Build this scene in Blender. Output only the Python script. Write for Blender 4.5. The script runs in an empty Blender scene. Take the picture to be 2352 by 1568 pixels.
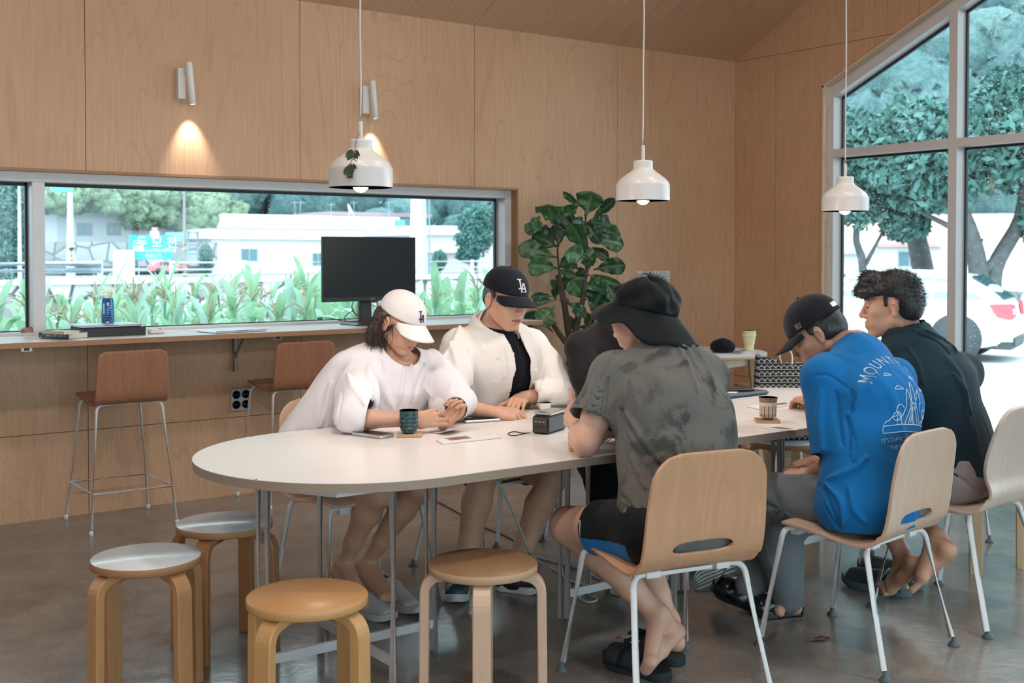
import bpy, bmesh, math, random
import numpy as np
from mathutils import Vector, Matrix, Quaternion

# ---------------------------------------------------------------- camera, sky, exposure
scn = bpy.context.scene
COL = scn.collection
cam_d = bpy.data.cameras.new('camera')
cam_d.sensor_width = 36.0
cam_d.lens = 36.0*2646.5/2352.0
cam_d.shift_y = -(784-645.6)/2352.0
cam_d.clip_start = 0.05
cam_d.clip_end = 600
cam = bpy.data.objects.new('camera', cam_d)
COL.objects.link(cam)
cam.location = (0, 0, 1.4)
cam.rotation_euler = (math.radians(90-1.363), 0, math.radians(-35.98))
scn.camera = cam
cam_d.dof.use_dof = True
cam_d.dof.focus_distance = 4.5
cam_d.dof.aperture_fstop = 5.0

world = bpy.data.worlds.new('overcast_sky')
scn.world = world
world.use_nodes = True
_nt = world.node_tree
_nt.nodes.clear()
_o = _nt.nodes.new('ShaderNodeOutputWorld')
_b = _nt.nodes.new('ShaderNodeBackground')
_b.inputs[0].default_value = (0.82, 0.93, 1.0, 1)
_b.inputs[1].default_value = 3.7
_nt.links.new(_b.outputs[0], _o.inputs[0])

scn.view_settings.view_transform = 'Standard'
scn.view_settings.look = 'None'
scn.view_settings.exposure = 0.28
scn.view_settings.gamma = 1.0
scn.view_settings.use_curve_mapping = False
scn.cycles.max_bounces = 7
scn.cycles.diffuse_bounces = 4
scn.cycles.glossy_bounces = 3
scn.cycles.transparent_max_bounces = 14
scn.cycles.transmission_bounces = 4
scn.cycles.caustics_reflective = False
scn.cycles.caustics_refractive = False
scn.cycles.sample_clamp_indirect = 6.0
random.seed(7)
RNG = np.random.RandomState(11)
PI = math.pi

# ---------------------------------------------------------------- helpers
def tag(o, label=None, cat=None, group=None, kind=None):
    if label: o['label'] = label
    if cat: o['category'] = cat
    if group: o['group'] = group
    if kind: o['kind'] = kind
    return o

def empty(name, loc, rz=0.0, label=None, cat=None, group=None):
    o = bpy.data.objects.new(name, None)
    o.empty_display_size = 0.1
    COL.objects.link(o)
    o.location = loc
    o.rotation_euler = (0, 0, rz)
    return tag(o, label, cat, group)

def put(name, me, parent=None):
    o = bpy.data.objects.new(name, me)
    COL.objects.link(o)
    if parent is not None: o.parent = parent
    return o

def copy_tree(o, parent=None, loc=None, rz=None, label=None, scale=None):
    c = o.copy()
    COL.objects.link(c)
    if parent is not None: c.parent = parent
    if loc is not None: c.location = loc
    if rz is not None: c.rotation_euler = (0, 0, rz)
    if scale is not None: c.scale = scale
    if label: c['label'] = label
    for ch in list(o.children):
        copy_tree(ch, c)
    return c

def nrm(v):
    v = np.array(v, float)
    n = np.linalg.norm(v)
    return v/n if n > 1e-9 else v

def frame_of(d, up=(0, 0, 1)):
    d = nrm(d); up = np.array(up, float)
    if abs(d @ nrm(up)) > 0.98: up = np.array((1.0, 0, 0)) if abs(d[0]) < 0.9 else np.array((0, 1.0, 0))
    x = nrm(np.cross(d, up)); y = np.cross(x, d)
    return x, y, d

class MB:
    """collects shapes into one mesh"""
    def __init__(s): s.v = []; s.f = []; s.sm = []; s.mi = []; s.cm = 0
    def mat(s, i): s.cm = i; return s
    def add(s, vs, fs, smooth=False):
        n = len(s.v)
        s.v += [tuple(float(c) for c in v) for v in vs]
        s.f += [tuple(n+i for i in f) for f in fs]
        s.sm += [smooth]*len(fs); s.mi += [s.cm]*len(fs)
        return s
    def box(s, c, size, rz=0.0, M=None, bev=0.0):
        sx, sy, sz = [v/2 for v in size]
        if bev > 0:
            b = min(bev, sx*.9, sy*.9, sz*.9)
            pts = []
            for x in (-1, 1):
                for y in (-1, 1):
                    for z in (-1, 1):
                        pts += [(x*sx, y*(sy-b), z*(sz-b)), (x*(sx-b), y*sy, z*(sz-b)), (x*(sx-b), y*(sy-b), z*sz)]
            bm = bmesh.new()
            for p in pts: bm.verts.new(p)
            r = bmesh.ops.convex_hull(bm, input=bm.verts)
            bmesh.ops.dissolve_limit(bm, angle_limit=0.01, verts=bm.verts, edges=bm.edges)
            bm.verts.ensure_lookup_table(); bm.verts.index_update()
            vs = [v.co[:] for v in bm.verts]; fs = [[v.index for v in f.verts] for f in bm.faces]
            bm.free()
        else:
            vs = [(x*sx, y*sy, z*sz) for x in (-1, 1) for y in (-1, 1) for z in (-1, 1)]
            fs = [(0, 1, 3, 2), (4, 6, 7, 5), (0, 4, 5, 1), (2, 3, 7, 6), (0, 2, 6, 4), (1, 5, 7, 3)]
        if M is None: M = Matrix.Rotation(rz, 4, 'Z')
        M = Matrix.Translation(Vector(c)) @ M
        return s.add([(M @ Vector(v))[:] for v in vs], fs)
    def b2(s, lo, hi, bev=0.0):
        return s.box([(a+b)/2 for a, b in zip(lo, hi)], [abs(b-a) for a, b in zip(lo, hi)], bev=bev)
    def tube(s, pts, r, n=10, cap=True, closed=False, prof=None, up=(0, 0, 1), smooth=True):
        """sweep a circle (or profile) along pts; r scalar or list"""
        pts = [np.array(p, float) for p in pts]; m = len(pts)
        rs = r if hasattr(r, '__len__') else [r]*m
        tang = []
        for i in range(m):
            if closed: t = pts[(i+1) % m]-pts[i-1]
            else: t = pts[min(i+1, m-1)]-pts[max(i-1, 0)]
            tang.append(nrm(t))
        x, y, _ = frame_of(tang[0], up)
        vs = []
        for i in range(m):
            if i:
                x = nrm(x-tang[i]*(x @ tang[i])); y = np.cross(tang[i], x)
            if prof is None:
                for k in range(n):
                    a = 2*PI*k/n
                    vs.append(pts[i]+rs[i]*(math.cos(a)*x+math.sin(a)*y))
            else:
                for (a, b) in prof: vs.append(pts[i]+rs[i]*(a*x+b*y))
        if prof is not None: n = len(prof)
        fs = []
        for i in range(m if closed else m-1):
            j = (i+1) % m
            for k in range(n):
                l = (k+1) % n
                fs.append((i*n+k, i*n+l, j*n+l, j*n+k))
        s.add(vs, fs, smooth)
        if cap and not closed:
            s.add(vs[:n], [tuple(range(n-1, -1, -1))]); s.add(vs[-n:], [tuple(range(n))])
        return s
    def lathe(s, prof, c=(0, 0, 0), n=32, M=None, smooth=True):
        vs = []; fs = []
        for (r, z) in prof:
            for k in range(n):
                a = 2*PI*k/n
                vs.append((r*math.cos(a), r*math.sin(a), z))
        m = len(prof)
        for i in range(m-1):
            for k in range(n):
                l = (k+1) % n
                fs.append((i*n+k, i*n+l, (i+1)*n+l, (i+1)*n+k))
        T = Matrix.Translation(Vector(c)) @ (M if M is not None else Matrix.Identity(4))
        s.add([(T @ Vector(v))[:] for v in vs], fs, smooth)
        if prof[0][0] > 1e-5: s.add([(T @ Vector(v))[:] for v in vs[:n]], [tuple(range(n-1, -1, -1))])
        if prof[-1][0] > 1e-5: s.add([(T @ Vector(v))[:] for v in vs[-n:]], [tuple(range(n))])
        return s
    def prism(s, poly, z0, z1, M=None, c=(0, 0, 0)):
        n = len(poly)
        vs = [(x, y, z0) for x, y in poly]+[(x, y, z1) for x, y in poly]
        fs = [tuple(range(n-1, -1, -1)), tuple(range(n, 2*n))]+[(k, (k+1) % n, n+(k+1) % n, n+k) for k in range(n)]
        T = Matrix.Translation(Vector(c)) @ (M if M is not None else Matrix.Identity(4))
        return s.add([(T @ Vector(v))[:] for v in vs], fs)
    def grid(s, P, smooth=True, flip=False, closed_u=False):
        """P[i][j] points"""
        m = len(P); n = len(P[0]); vs = [p for row in P for p in row]; fs = []
        for i in range(m if closed_u else m-1):
            for j in range(n-1):
                i2 = (i+1) % m
                f = (i*n+j, i2*n+j, i2*n+j+1, i*n+j+1)
                fs.append(f[::-1] if flip else f)
        return s.add(vs, fs, smooth)
    def ball(s, c, r, n=12, M=None, smooth=True):
        rr = r if hasattr(r, '__len__') else (r, r, r)
        m = max(4, n//2)
        vs = []; fs = []
        for i in range(m+1):
            t = PI*i/m
            for k in range(n):
                a = 2*PI*k/n
                vs.append(Vector((rr[0]*math.sin(t)*math.cos(a), rr[1]*math.sin(t)*math.sin(a), rr[2]*math.cos(t))))
        for i in range(m):
            for k in range(n):
                l = (k+1) % n
                fs.append((i*n+k, (i+1)*n+k, (i+1)*n+l, i*n+l))
        T = Matrix.Translation(Vector(c)) @ (M if M is not None else Matrix.Identity(4))
        return s.add([(T @ v)[:] for v in vs], fs, smooth)
    def mesh(s, name, mats):
        me = bpy.data.meshes.new(name)
        me.from_pydata(s.v, [], s.f)
        me.validate(verbose=False)
        if len(me.polygons) == len(s.f):
            me.polygons.foreach_set('use_smooth', s.sm)
            me.polygons.foreach_set('material_index', s.mi)
        for m in (mats if isinstance(mats, (list, tuple)) else [mats]): me.materials.append(m)
        me.update()
        return me
    def build(s, name, mats, parent=None, weld=False):
        me = s.mesh(name, mats)
        if weld:
            bm = bmesh.new(); bm.from_mesh(me)
            bmesh.ops.remove_doubles(bm, verts=bm.verts, dist=1e-5)
            bm.to_mesh(me); bm.free()
        return put(name, me, parent)

def mod_bevel(o, w=0.003, seg=2, ang=40):
    m = o.modifiers.new('bevel', 'BEVEL'); m.width = w; m.segments = seg; m.limit_method = 'ANGLE'; m.angle_limit = math.radians(ang)
    m.harden_normals = False
    return o

def bez(pts, n=8):
    """catmull-rom through pts"""
    pts = [np.array(p, float) for p in pts]
    P = [2*pts[0]-pts[1]]+pts+[2*pts[-1]-pts[-2]]
    out = []
    for i in range(1, len(P)-2):
        for k in range(n):
            t = k/n
            a, b, c, d = P[i-1], P[i], P[i+1], P[i+2]
            out.append(0.5*((2*b)+(-a+c)*t+(2*a-5*b+4*c-d)*t*t+(-a+3*b-3*c+d)*t**3))
    out.append(pts[-1])
    return out

def text_mesh(body, size=1.0, extrude=0.002, font=None, align='CENTER', spacing=1.0, shear=0.0):
    cu = bpy.data.curves.new('txt', 'FONT')
    cu.body = body; cu.size = size; cu.extrude = extrude; cu.align_x = align; cu.align_y = 'CENTER'
    cu.space_character = spacing; cu.shear = shear
    o = bpy.data.objects.new('txt', cu); COL.objects.link(o)
    dg = bpy.context.evaluated_depsgraph_get()
    me = bpy.data.meshes.new_from_object(o.evaluated_get(dg))
    bpy.data.objects.remove(o)
    bpy.data.curves.remove(cu)
    return me

# ---------------------------------------------------------------- materials
MATS = {}
class NT:
    def __init__(s, name):
        m = bpy.data.materials.new(name); m.use_nodes = True
        s.m = m; s.nt = m.node_tree; s.nt.nodes.clear()
        s.out = s.n('ShaderNodeOutputMaterial')
    def n(s, t, **k):
        x = s.nt.nodes.new(t)
        for a, b in k.items(): setattr(x, a, b)
        return x
    def l(s, a, b): s.nt.links.new(a, b)
    def tex(s, kind='Object', scale=(1, 1, 1), rot=(0, 0, 0)):
        c = s.n('ShaderNodeTexCoord'); mp = s.n('ShaderNodeMapping')
        mp.inputs['Scale'].default_value = scale; mp.inputs['Rotation'].default_value = rot
        s.l(c.outputs[kind], mp.inputs[0]); return mp.outputs[0]
    def noise(s, vec, scale, detail=4, rough=0.55, dist=0.0):
        x = s.n('ShaderNodeTexNoise'); x.inputs['Scale'].default_value = scale; x.inputs['Detail'].default_value = detail
        x.inputs['Roughness'].default_value = rough; x.inputs['Distortion'].default_value = dist
        s.l(vec, x.inputs['Vector']); return x.outputs['Fac']
    def wave(s, vec, scale, dist=0, detail=2, typ='BANDS', dr='X'):
        x = s.n('ShaderNodeTexWave'); x.wave_type = typ; x.bands_direction = dr
        x.inputs['Scale'].default_value = scale; x.inputs['Distortion'].default_value = dist; x.inputs['Detail'].default_value = detail
        s.l(vec, x.inputs['Vector']); return x.outputs['Fac']
    def ramp(s, fac, stops, interp='LINEAR'):
        r = s.n('ShaderNodeValToRGB'); r.color_ramp.interpolation = interp
        e = r.color_ramp.elements
        while len(e) < len(stops): e.new(0.5)
        for i, (p, c) in enumerate(stops):
            e[i].position = p; e[i].color = (c[0], c[1], c[2], 1) if hasattr(c, '__len__') else (c, c, c, 1)
        s.l(fac, r.inputs[0]); return r.outputs[0]
    def mix(s, f, a, b, mode='MIX'):
        x = s.n('ShaderNodeMix', data_type='RGBA', blend_type=mode)
        for i, v in ((0, f), (6, a), (7, b)):
            if isinstance(v, bpy.types.NodeSocket): s.l(v, x.inputs[i])
            elif i == 0: x.inputs[0].default_value = v
            else: x.inputs[i].default_value = (v[0], v[1], v[2], 1)
        return x.outputs[2]
    def math(s, op, a, b=0.0, c=None):
        x = s.n('ShaderNodeMath', operation=op)
        for i, v in enumerate((a, b) if c is None else (a, b, c)):
            if isinstance(v, bpy.types.NodeSocket): s.l(v, x.inputs[i])
            else: x.inputs[i].default_value = v
        return x.outputs[0]
    def bump(s, h, strength=0.3, dist=0.01):
        x = s.n('ShaderNodeBump'); x.inputs['Strength'].default_value = strength; x.inputs['Distance'].default_value = dist
        s.l(h, x.inputs['Height']); return x.outputs[0]
    def bsdf(s, col, rough=0.5, metal=0.0, spec=0.5, normal=None, **kw):
        b = s.n('ShaderNodeBsdfPrincipled')
        for key, v in (('Base Color', col), ('Roughness', rough), ('Metallic', metal), ('Specular IOR Level', spec), *kw.items()):
            if isinstance(v, bpy.types.NodeSocket): s.l(v, b.inputs[key])
            elif hasattr(v, '__len__') and key in ('Base Color', 'Emission Color', 'Sheen Tint', 'Specular Tint'): b.inputs[key].default_value = (v[0], v[1], v[2], 1)
            elif hasattr(v, '__len__'): b.inputs[key].default_value = v
            else: b.inputs[key].default_value = v
        if normal is not None: s.l(normal, b.inputs['Normal'])
        s.l(b.outputs[0], s.out.inputs[0]); s.b = b
        return s.m

def plain(name, col, rough=0.5, metal=0.0, spec=0.5, var=0.06, vscale=6.0, bump=0.0, bscale=60.0, **kw):
    if name in MATS: return MATS[name]
    t = NT(name); v = t.tex()
    f = t.noise(v, vscale, 3)
    c = t.ramp(f, [(0.25, [x*(1-var) for x in col]), (0.75, [min(1, x*(1+var)) for x in col])])
    nm = t.bump(t.noise(v, bscale, 3), bump, 0.002) if bump > 0 else None
    MATS[name] = t.bsdf(c, rough, metal, spec, nm, **kw)
    return MATS[name]

def emit(name, col, strength):
    t = NT(name); e = t.n('ShaderNodeEmission'); e.inputs[0].default_value = (*col, 1); e.inputs[1].default_value = strength
    t.l(e.outputs[0], t.out.inputs[0]); return t.m

def plywood(name, base, dark, light, vert='Z', scale=1.0, rough=0.45, flake=0.35):
    """birch veneer: cathedral figure stretched along the grain axis"""
    t = NT(name)
    st = {'Z': (1, 1, 0.16), 'Y': (1, 0.16, 1), 'X': (0.16, 1, 1)}[vert]
    v = t.tex('Object', tuple(scale*c for c in st))
    n1 = t.noise(v, 1.6, 3, 0.5, 0.6)
    w = t.math('MULTIPLY', n1, 26.0)
    lines = t.math('PINGPONG', w, 0.5)
    l2 = t.ramp(lines, [(0.0, 1.0), (0.08, 0.0), (1.0, 0.0)])
    fib = t.noise(t.tex('Object', tuple(scale*c*(30 if c == 1 else 6) for c in st)), 3.0, 3, 0.6)
    big = t.noise(t.tex('Object', (0.9, 0.9, 0.9)), 1.1, 2)
    c = t.ramp(big, [(0.3, base), (0.7, light)])
    c = t.mix(t.math('MULTIPLY', l2, flake), c, dark)
    c = t.mix(t.ramp(fib, [(0.35, 0.22), (0.62, 0.0)]), c, dark)
    spots = t.noise(t.tex('Object', (1, 1, 0.5)), 14.0, 1)
    c = t.mix(t.ramp(spots, [(0.80, 0.0), (0.84, 0.6)]), c, [x*0.45 for x in dark])
    m = t.bsdf(c, rough, 0, 0.35, t.bump(fib, 0.05, 0.002))
    MATS[name] = m
    return m

# ---------------------------------------------------------------- the room
YB = 6.343; XR = 6.784; XL = -3.6; YF = -2.0; EAVE = 2.909; SL = 0.52; YRIDGE = 2.2
ZR = EAVE+SL*(YB-YRIDGE)
PLY = plywood('wall_plywood', (0.545, 0.325, 0.195), (0.34, 0.175, 0.095), (0.61, 0.385, 0.245), 'Z', flake=0.26)
PLYC = plywood('ceiling_plywood', (0.545, 0.33, 0.20), (0.34, 0.175, 0.095), (0.61, 0.385, 0.245), 'Y', flake=0.26)
SEAM = plain('seam_dark', (0.035, 0.02, 0.012), 0.9)
def ply_edge(name, a, b, sc=90, dr='Z'):
    t = NT(name); v = t.tex()
    w = t.wave(v, sc, 0.4, 2, 'BANDS', dr)
    c = t.ramp(w, [(0.25, a), (0.7, b)])
    return t.bsdf(c, 0.55, 0, 0.3)
PLYEDGE = ply_edge('plywood_edge', (0.20, 0.095, 0.045), (0.46, 0.27, 0.15), 62)
WHITEFRAME = plain('white_frame_metal', (0.62, 0.61, 0.62), 0.38, var=0.02)
GASKET = plain('window_gasket', (0.02, 0.025, 0.03), 0.6)

def concrete():
    t = NT('polished_concrete'); v = t.tex()
    n1 = t.noise(v, 1.3, 5, 0.6, 0.4); n2 = t.noise(v, 5.5, 6, 0.65, 0.3); n3 = t.noise(v, 60, 3, 0.6)
    c = t.ramp(n1, [(0.3, (0.155, 0.135, 0.118)), (0.5, (0.225, 0.20, 0.18)), (0.72, (0.31, 0.285, 0.26))])
    c = t.mix(t.ramp(n2, [(0.42, 0.0), (0.72, 0.55)]), c, (0.31, 0.28, 0.25))
    c = t.mix(t.ramp(t.noise(v, 2.6, 4, 0.7), [(0.55, 0.0), (0.75, 0.45)]), c, (0.085, 0.07, 0.06))
    c = t.mix(t.ramp(n3, [(0.35, 0.25), (0.6, 0.0)]), c, (0.12, 0.1, 0.085))
    # chips and scratches in the surface
    ch = t.noise(t.tex('Object', (1, 2.2, 1), (0, 0, 0.5)), 21, 2, 0.4)
    mask = t.noise(v, 1.7, 1)
    cm = t.math('MULTIPLY', t.ramp(ch, [(0.71, 0.0), (0.73, 1.0)]), t.ramp(mask, [(0.5, 0.0), (0.6, 1.0)]))
    c = t.mix(t.math('MULTIPLY', cm, 0.6), c, (0.10, 0.065, 0.045))
    r = t.ramp(n2, [(0.2, 0.12), (0.8, 0.24)])
    h = t.math('ADD', t.math('MULTIPLY', n2, 0.7), t.math('MULTIPLY', t.noise(v, 28, 3, 0.6), 0.35))
    h = t.math('SUBTRACT', h, t.math('MULTIPLY', cm, 0.2))
    return t.bsdf(c, r, 0, 0.6, t.bump(h, 0.10, 0.012))
CONC = concrete()

mb = MB(); mb.b2((XL, YF, -0.2), (XR+0.3, YB+0.3, 0.0))
tag(mb.build('floor', CONC), kind='structure')

def panels(mb, u0, u1, v0, v1, us, vs, face, gap=0.0035, th=0.015):
    """sheets of plywood with thin open joints; face(u0,u1,v0,v1) appends one sheet"""
    U = [u0]+[u for u in us if u0+0.01 < u < u1-0.01]+[u1]
    V = [v0]+[v for v in vs if v0+0.01 < v < v1-0.01]+[v1]
    for a, b in zip(U, U[1:]):
        for c, d in zip(V, V[1:]):
            face(a+(gap/2 if a != u0 else 0), b-(gap/2 if b != u1 else 0), c+(gap/2 if c != v0 else 0), d-(gap/2 if d != v1 else 0))

SEX = [0.535-1.25*k for k in range(4)]+[1.786, 3.038, 4.298, 5.552]
WX1 = 4.652; WZ0 = 0.93; WZ1 = 1.845
mb = MB()
f = lambda a, b, c, d: mb.b2((a, YB, c), (b, YB+0.015, d))
panels(mb, XL, XR, 0, WZ0, SEX, [0.452], f)
panels(mb, XL, WX1, WZ1, EAVE+0.1, SEX, [], f)
panels(mb, WX1, XR, WZ0, EAVE+0.1, SEX, [], f)
mb.mat(1)
mb.b2((XL, YB+0.016, 0), (XR+0.3, YB+0.26, WZ0)); mb.b2((XL, YB+0.016, WZ1), (WX1, YB+0.26, EAVE+0.4)); mb.b2((WX1, YB+0.016, WZ0), (XR+0.3, YB+0.26, EAVE+0.4))
tag(mb.build('wall_back', [PLY, SEAM]), kind='structure')

# plywood lining round the long window
mb = MB()
mb.b2((XL, YB-0.012, WZ1-0.014), (WX1, YB+0.06, WZ1)); mb.b2((WX1-0.013, YB-0.012, WZ0), (WX1, YB+0.06, WZ1-0.0145))
tag(mb.build('trim_1', PLYEDGE), kind='structure')

# ---- glass with rain
def glass_mat():
    t = NT('window_glass')
    tr = t.n('ShaderNodeBsdfTransparent'); tr.inputs[0].default_value = (0.90, 0.975, 0.985, 1)
    gl = t.n('ShaderNodeBsdfGlossy'); gl.inputs['Roughness'].default_value = 0.02
    fr = t.n('ShaderNodeFresnel'); fr.inputs[0].default_value = 1.35
    mx = t.n('ShaderNodeMixShader')
    t.l(fr.outputs[0], mx.inputs[0]); t.l(tr.outputs[0], mx.inputs[1]); t.l(gl.outputs[0], mx.inputs[2]); t.l(mx.outputs[0], t.out.inputs[0])
    return t.m
GLASS = glass_mat()
def drop_mat():
    t = NT('rain_drop')
    tr = t.n('ShaderNodeBsdfTransparent'); tr.inputs[0].default_value = (0.95, 1, 1, 1)
    d = t.n('ShaderNodeBsdfTranslucent'); d.inputs[0].default_value = (1, 1, 1, 1)
    g = t.n('ShaderNodeBsdfGlossy'); g.inputs[1].default_value = 0.1
    m1 = t.n('ShaderNodeMixShader'); m1.inputs[0].default_value = 0.25
    m2 = t.n('ShaderNodeMixShader'); m2.inputs[0].default_value = 0.62
    t.l(d.outputs[0], m1.inputs[1]); t.l(g.outputs[0], m1.inputs[2])
    t.l(tr.outputs[0], m2.inputs[1]); t.l(m1.outputs[0], m2.inputs[2]); t.l(m2.outputs[0], t.out.inputs[0])
    return t.m
DROP = drop_mat()

def rain(n, sampler, normal, off, seed, rmin=0.0012, rmax=0.0032):
    """small domed drops on the outer face of a pane"""
    rs = np.random.RandomState(seed); mb = MB()
    nx, ny, nd = frame_of(normal)
    k = 0
    while k < n:
        p, keep = sampler(rs)
        if not keep: continue
        r = rmin+(rmax-rmin)*rs.rand()**2.5
        p = np.array(p, float)+np.array(normal)*off
        ring = [p+r*(math.cos(a)*nx+math.sin(a)*ny*1.15) for a in np.arange(6)*PI/3]
        top = p+np.array(normal)*r*0.6
        mb.add(ring+[top], [(i, (i+1) % 6, 6) for i in range(6)], True)
        k += 1
    return mb

# ---- window_1: long ribbon window in the back wall
FY0, FY1 = 6.40, 6.50
mb = MB()
GX1 = 4.585
mb.b2((XL, FY0, 1.779), (WX1-0.009, FY1+0.04, 1.831)); mb.b2((4.588, FY0, 0.945), (4.643, FY1+0.04, 1.779))
mb.b2((XL, FY0, 0.945), (4.588, FY1+0.04, 0.985))
mulls = [1.524-2.95*k for k in range(2)]
for mx in mulls: mb.b2((mx, FY0-0.001, 0.985), (mx+0.064, FY1+0.04, 1.779))
w1 = mb.build('window_1', WHITEFRAME); tag(w1, kind='structure'); mod_bevel(w1, 0.002, 2)
bays = [(mulls[0]+0.064, GX1), (mulls[1]+0.064, mulls[0]), (XL, mulls[1])]
for i, (a, b) in enumerate(bays):
    mb = MB(); mb.b2((a, 6.508, 0.985), (b, 6.514, 1.779)); mb.build('glass_pane', GLASS, w1)
    mb = MB()
    for (p, q, r, s) in ((a, b, 1.762, 1.779), (a, b, 0.985, 0.990), (b-0.012, b, 0.985, 1.779), (a, a+0.004, 0.985, 1.779)):
        mb.b2((p, 6.500, r), (q, 6.522, s))
    mb.build('gasket', GASKET, w1)
def smp(a, b, c, d, cl):
    def f(rs):
        x = a+(b-a)*rs.rand(); z = c+(d-c)*rs.rand()
        w = 0.18+0.5*max(0, math.sin(x*2.3+1)*math.sin(z*4+x))+0.5*(z-c)/(d-c)
        return (x, cl, z), rs.rand() < w
    return f
rain(2600, smp(bays[0][0], GX1, 1.0, 1.755, 6.5145), (0, 1, 0), 0, 3, 0.0010, 0.0026).build('rain_drops', DROP, w1)
rain(600, smp(0.9, mulls[0], 1.0, 1.755, 6.5145), (0, 1, 0), 0, 4, 0.0010, 0.0026).build('rain_drops', DROP, w1)
for o in w1.children:
    if o.name.startswith('rain'): o['kind'] = 'stuff'

# ---- right wall with the tall gable window
WY = 5.487; WS = 0.46; WYE = 0.6
def ztop(y): return 2.622+WS*(WY-y)
def sloped(mb, y0, y1, za, zb, x0, x1, topf=None, botf=None):
    """slab across x between two profiles in the y-z plane"""
    p = [(x, y, z) for x in (x0, x1) for (y, z) in ((y0, (botf or (lambda t: za))(y0)), (y1, (botf or (lambda t: za))(y1)), (y1, (topf or (lambda t: zb))(y1)), (y0, (topf or (lambda t: zb))(y0)))]
    mb.add(p, [(0, 1, 2, 3), (7, 6, 5, 4), (0, 4, 5, 1), (1, 5, 6, 2), (2, 6, 7, 3), (3, 7, 4, 0)])
ceil = lambda y: EAVE+SL*(YB-y) if y > YRIDGE else ZR-SL*(YRIDGE-y)
mb = MB()
YS = [5.932, 4.690, 3.45, YRIDGE, 0.97, -0.27]
ys = [YB]+YS+[YF]
g = 0.00175
for y0, y1 in zip(ys, ys[1:]):
    a, b = y0-g, y1+g
    cuts = [(a, b)]
    if b < WY < a: cuts = [(a, WY), (WY, b)]
    for (p, q) in cuts:
        inwin = p <= WY+1e-6 and q >= WYE-1e-6
        if p > WY+1e-6 or not inwin:
            for z0, z1 in ((0, 0.4363), (0.4398, EAVE-g)): sloped(mb, p, q, z0, z1, XR, XR+0.015)
            sloped(mb, p, q, EAVE+g, 0, XR, XR+0.015, topf=lambda y: ceil(y)+0.05)
        else:
            if q < 4.83: 
                z = lambda y: ztop(y)+0.001
                # panels above the window head
                if ztop(p) < EAVE:
                    ym = WY-(EAVE-2.622)/WS
                    if q < ym < p:
                        sloped(mb, p, ym, 0, EAVE-g, XR, XR+0.015, botf=z); sloped(mb, p, ym, EAVE+g, 0, XR, XR+0.015, topf=lambda y: ceil(y)+0.05)
                        sloped(mb, ym, q, 0, 0, XR, XR+0.015, botf=z, topf=lambda y: ceil(y)+0.05)
                        continue
                sloped(mb, p, q, 0, 0, XR, XR+0.015, botf=z, topf=lambda y: ceil(y)+0.05 if y >= YRIDGE else ceil(y)+0.05)
            else: sloped(mb, p, q, 0, 0, XR, XR+0.015, botf=lambda y: ztop(y)+0.001, topf=lambda y: ceil(y)+0.05)
mb.mat(1)
sloped(mb, YB+0.1, WY, 0, 0, XR+0.016, XR+0.20, topf=lambda y: ceil(y)+0.3 if y < YB else EAVE+0.3)
sloped(mb, WY, YRIDGE, 0, 0, XR+0.016, XR+0.20, botf=lambda y: ztop(y)+0.016, topf=lambda y: ceil(y)+0.3)
sloped(mb, YRIDGE, YF, 4.6, 0, XR+0.016, XR+0.20, topf=lambda y: ceil(y)+0.3)
sloped(mb, WYE, YF, 0, 4.6, XR+0.016, XR+0.20)
tag(mb.build('wall_right', [PLY, SEAM]), kind='structure')

mb = MB()
mb.b2((XR-0.012, WY-0.016, 0.0), (XR+0.055, WY, 2.622))
sloped(mb, WY, YRIDGE, 0, 0, XR-0.012, XR+0.055, botf=lambda y: ztop(y)-0.016, topf=lambda y: ztop(y))
PLYPALE = plywood('pale_lining', (0.66, 0.50, 0.36), (0.45, 0.3, 0.19), (0.72, 0.57, 0.43), 'Z')
tag(mb.build('trim_2', PLYPALE), kind='structure')

X0, X1 = 6.838, 6.96
zt2 = lambda y: ztop(y)-0.018
mb = MB()
mb.b2((X0, 5.434, 0.02), (X1, 5.471, zt2(5.45)))
sloped(mb, 5.47, YRIDGE, 0, 0, X0, X1, botf=lambda y: zt2(y)-0.085, topf=zt2)
ym = [(4.434, 4.496)]+[(4.434-1.08*k, 4.496-1.08*k) for k in (1, 2)]
for a, b in ym: sloped(mb, b, a, 0.02, 0, X0-0.001, X1, topf=zt2)
ye = ym[-1][0]
seg = [(5.434, 4.496)]+[(a, b-1.08) for a, b in ym[:-1]]
for a, b in seg:
    mb.b2((X0, b, 2.103), (X1, a, 2.160)); mb.b2((X0, b, 0.02), (X1, a, 0.08)); mb.b2((X0, b, 1.02-0.4), (X0+0.001, b+0.001, 0.62))
mb.b2((X0, WYE, 0), (X1, ye, 0.08)); mb.b2((X0, WYE, 2.103), (X1, ye, 2.16)); mb.b2((X0, WYE-0.05, 0), (X1, WYE, 4.55))
w2 = mb.build('window_2', WHITEFRAME); tag(w2, kind='structure')
for i, (a, b) in enumerate(seg+[(ye, WYE)]):
    for (z0, z1f, zc) in ((0.08, lambda y: 2.103, 0), (2.16, (lambda y: zt2(y)-0.085) if i < 3 else (lambda y: 4.3), 1)):
        mb = MB(); sloped(mb, a, b, z0, 0, X1-0.02, X1-0.014, topf=z1f); mb.build('glass_pane', GLASS, w2)
    if i < 2:
        mb = MB()
        for (z0, z1) in ((0.08, 2.103), (2.16, None)):
            tf = (lambda y: zt2(y)-0.085) if z1 is None else (lambda y: 2.103)
            mb.b2((X1-0.03, a-0.012, z0), (X1-0.008, a, tf(a))); mb.b2((X1-0.03, b, z0), (X1-0.008, b+0.006, tf(b)))
            sloped(mb, a, b, 0, 0, X1-0.03, X1-0.008, botf=lambda y: tf(y)-0.016, topf=tf)
        mb.build('gasket', GASKET, w2)
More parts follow.
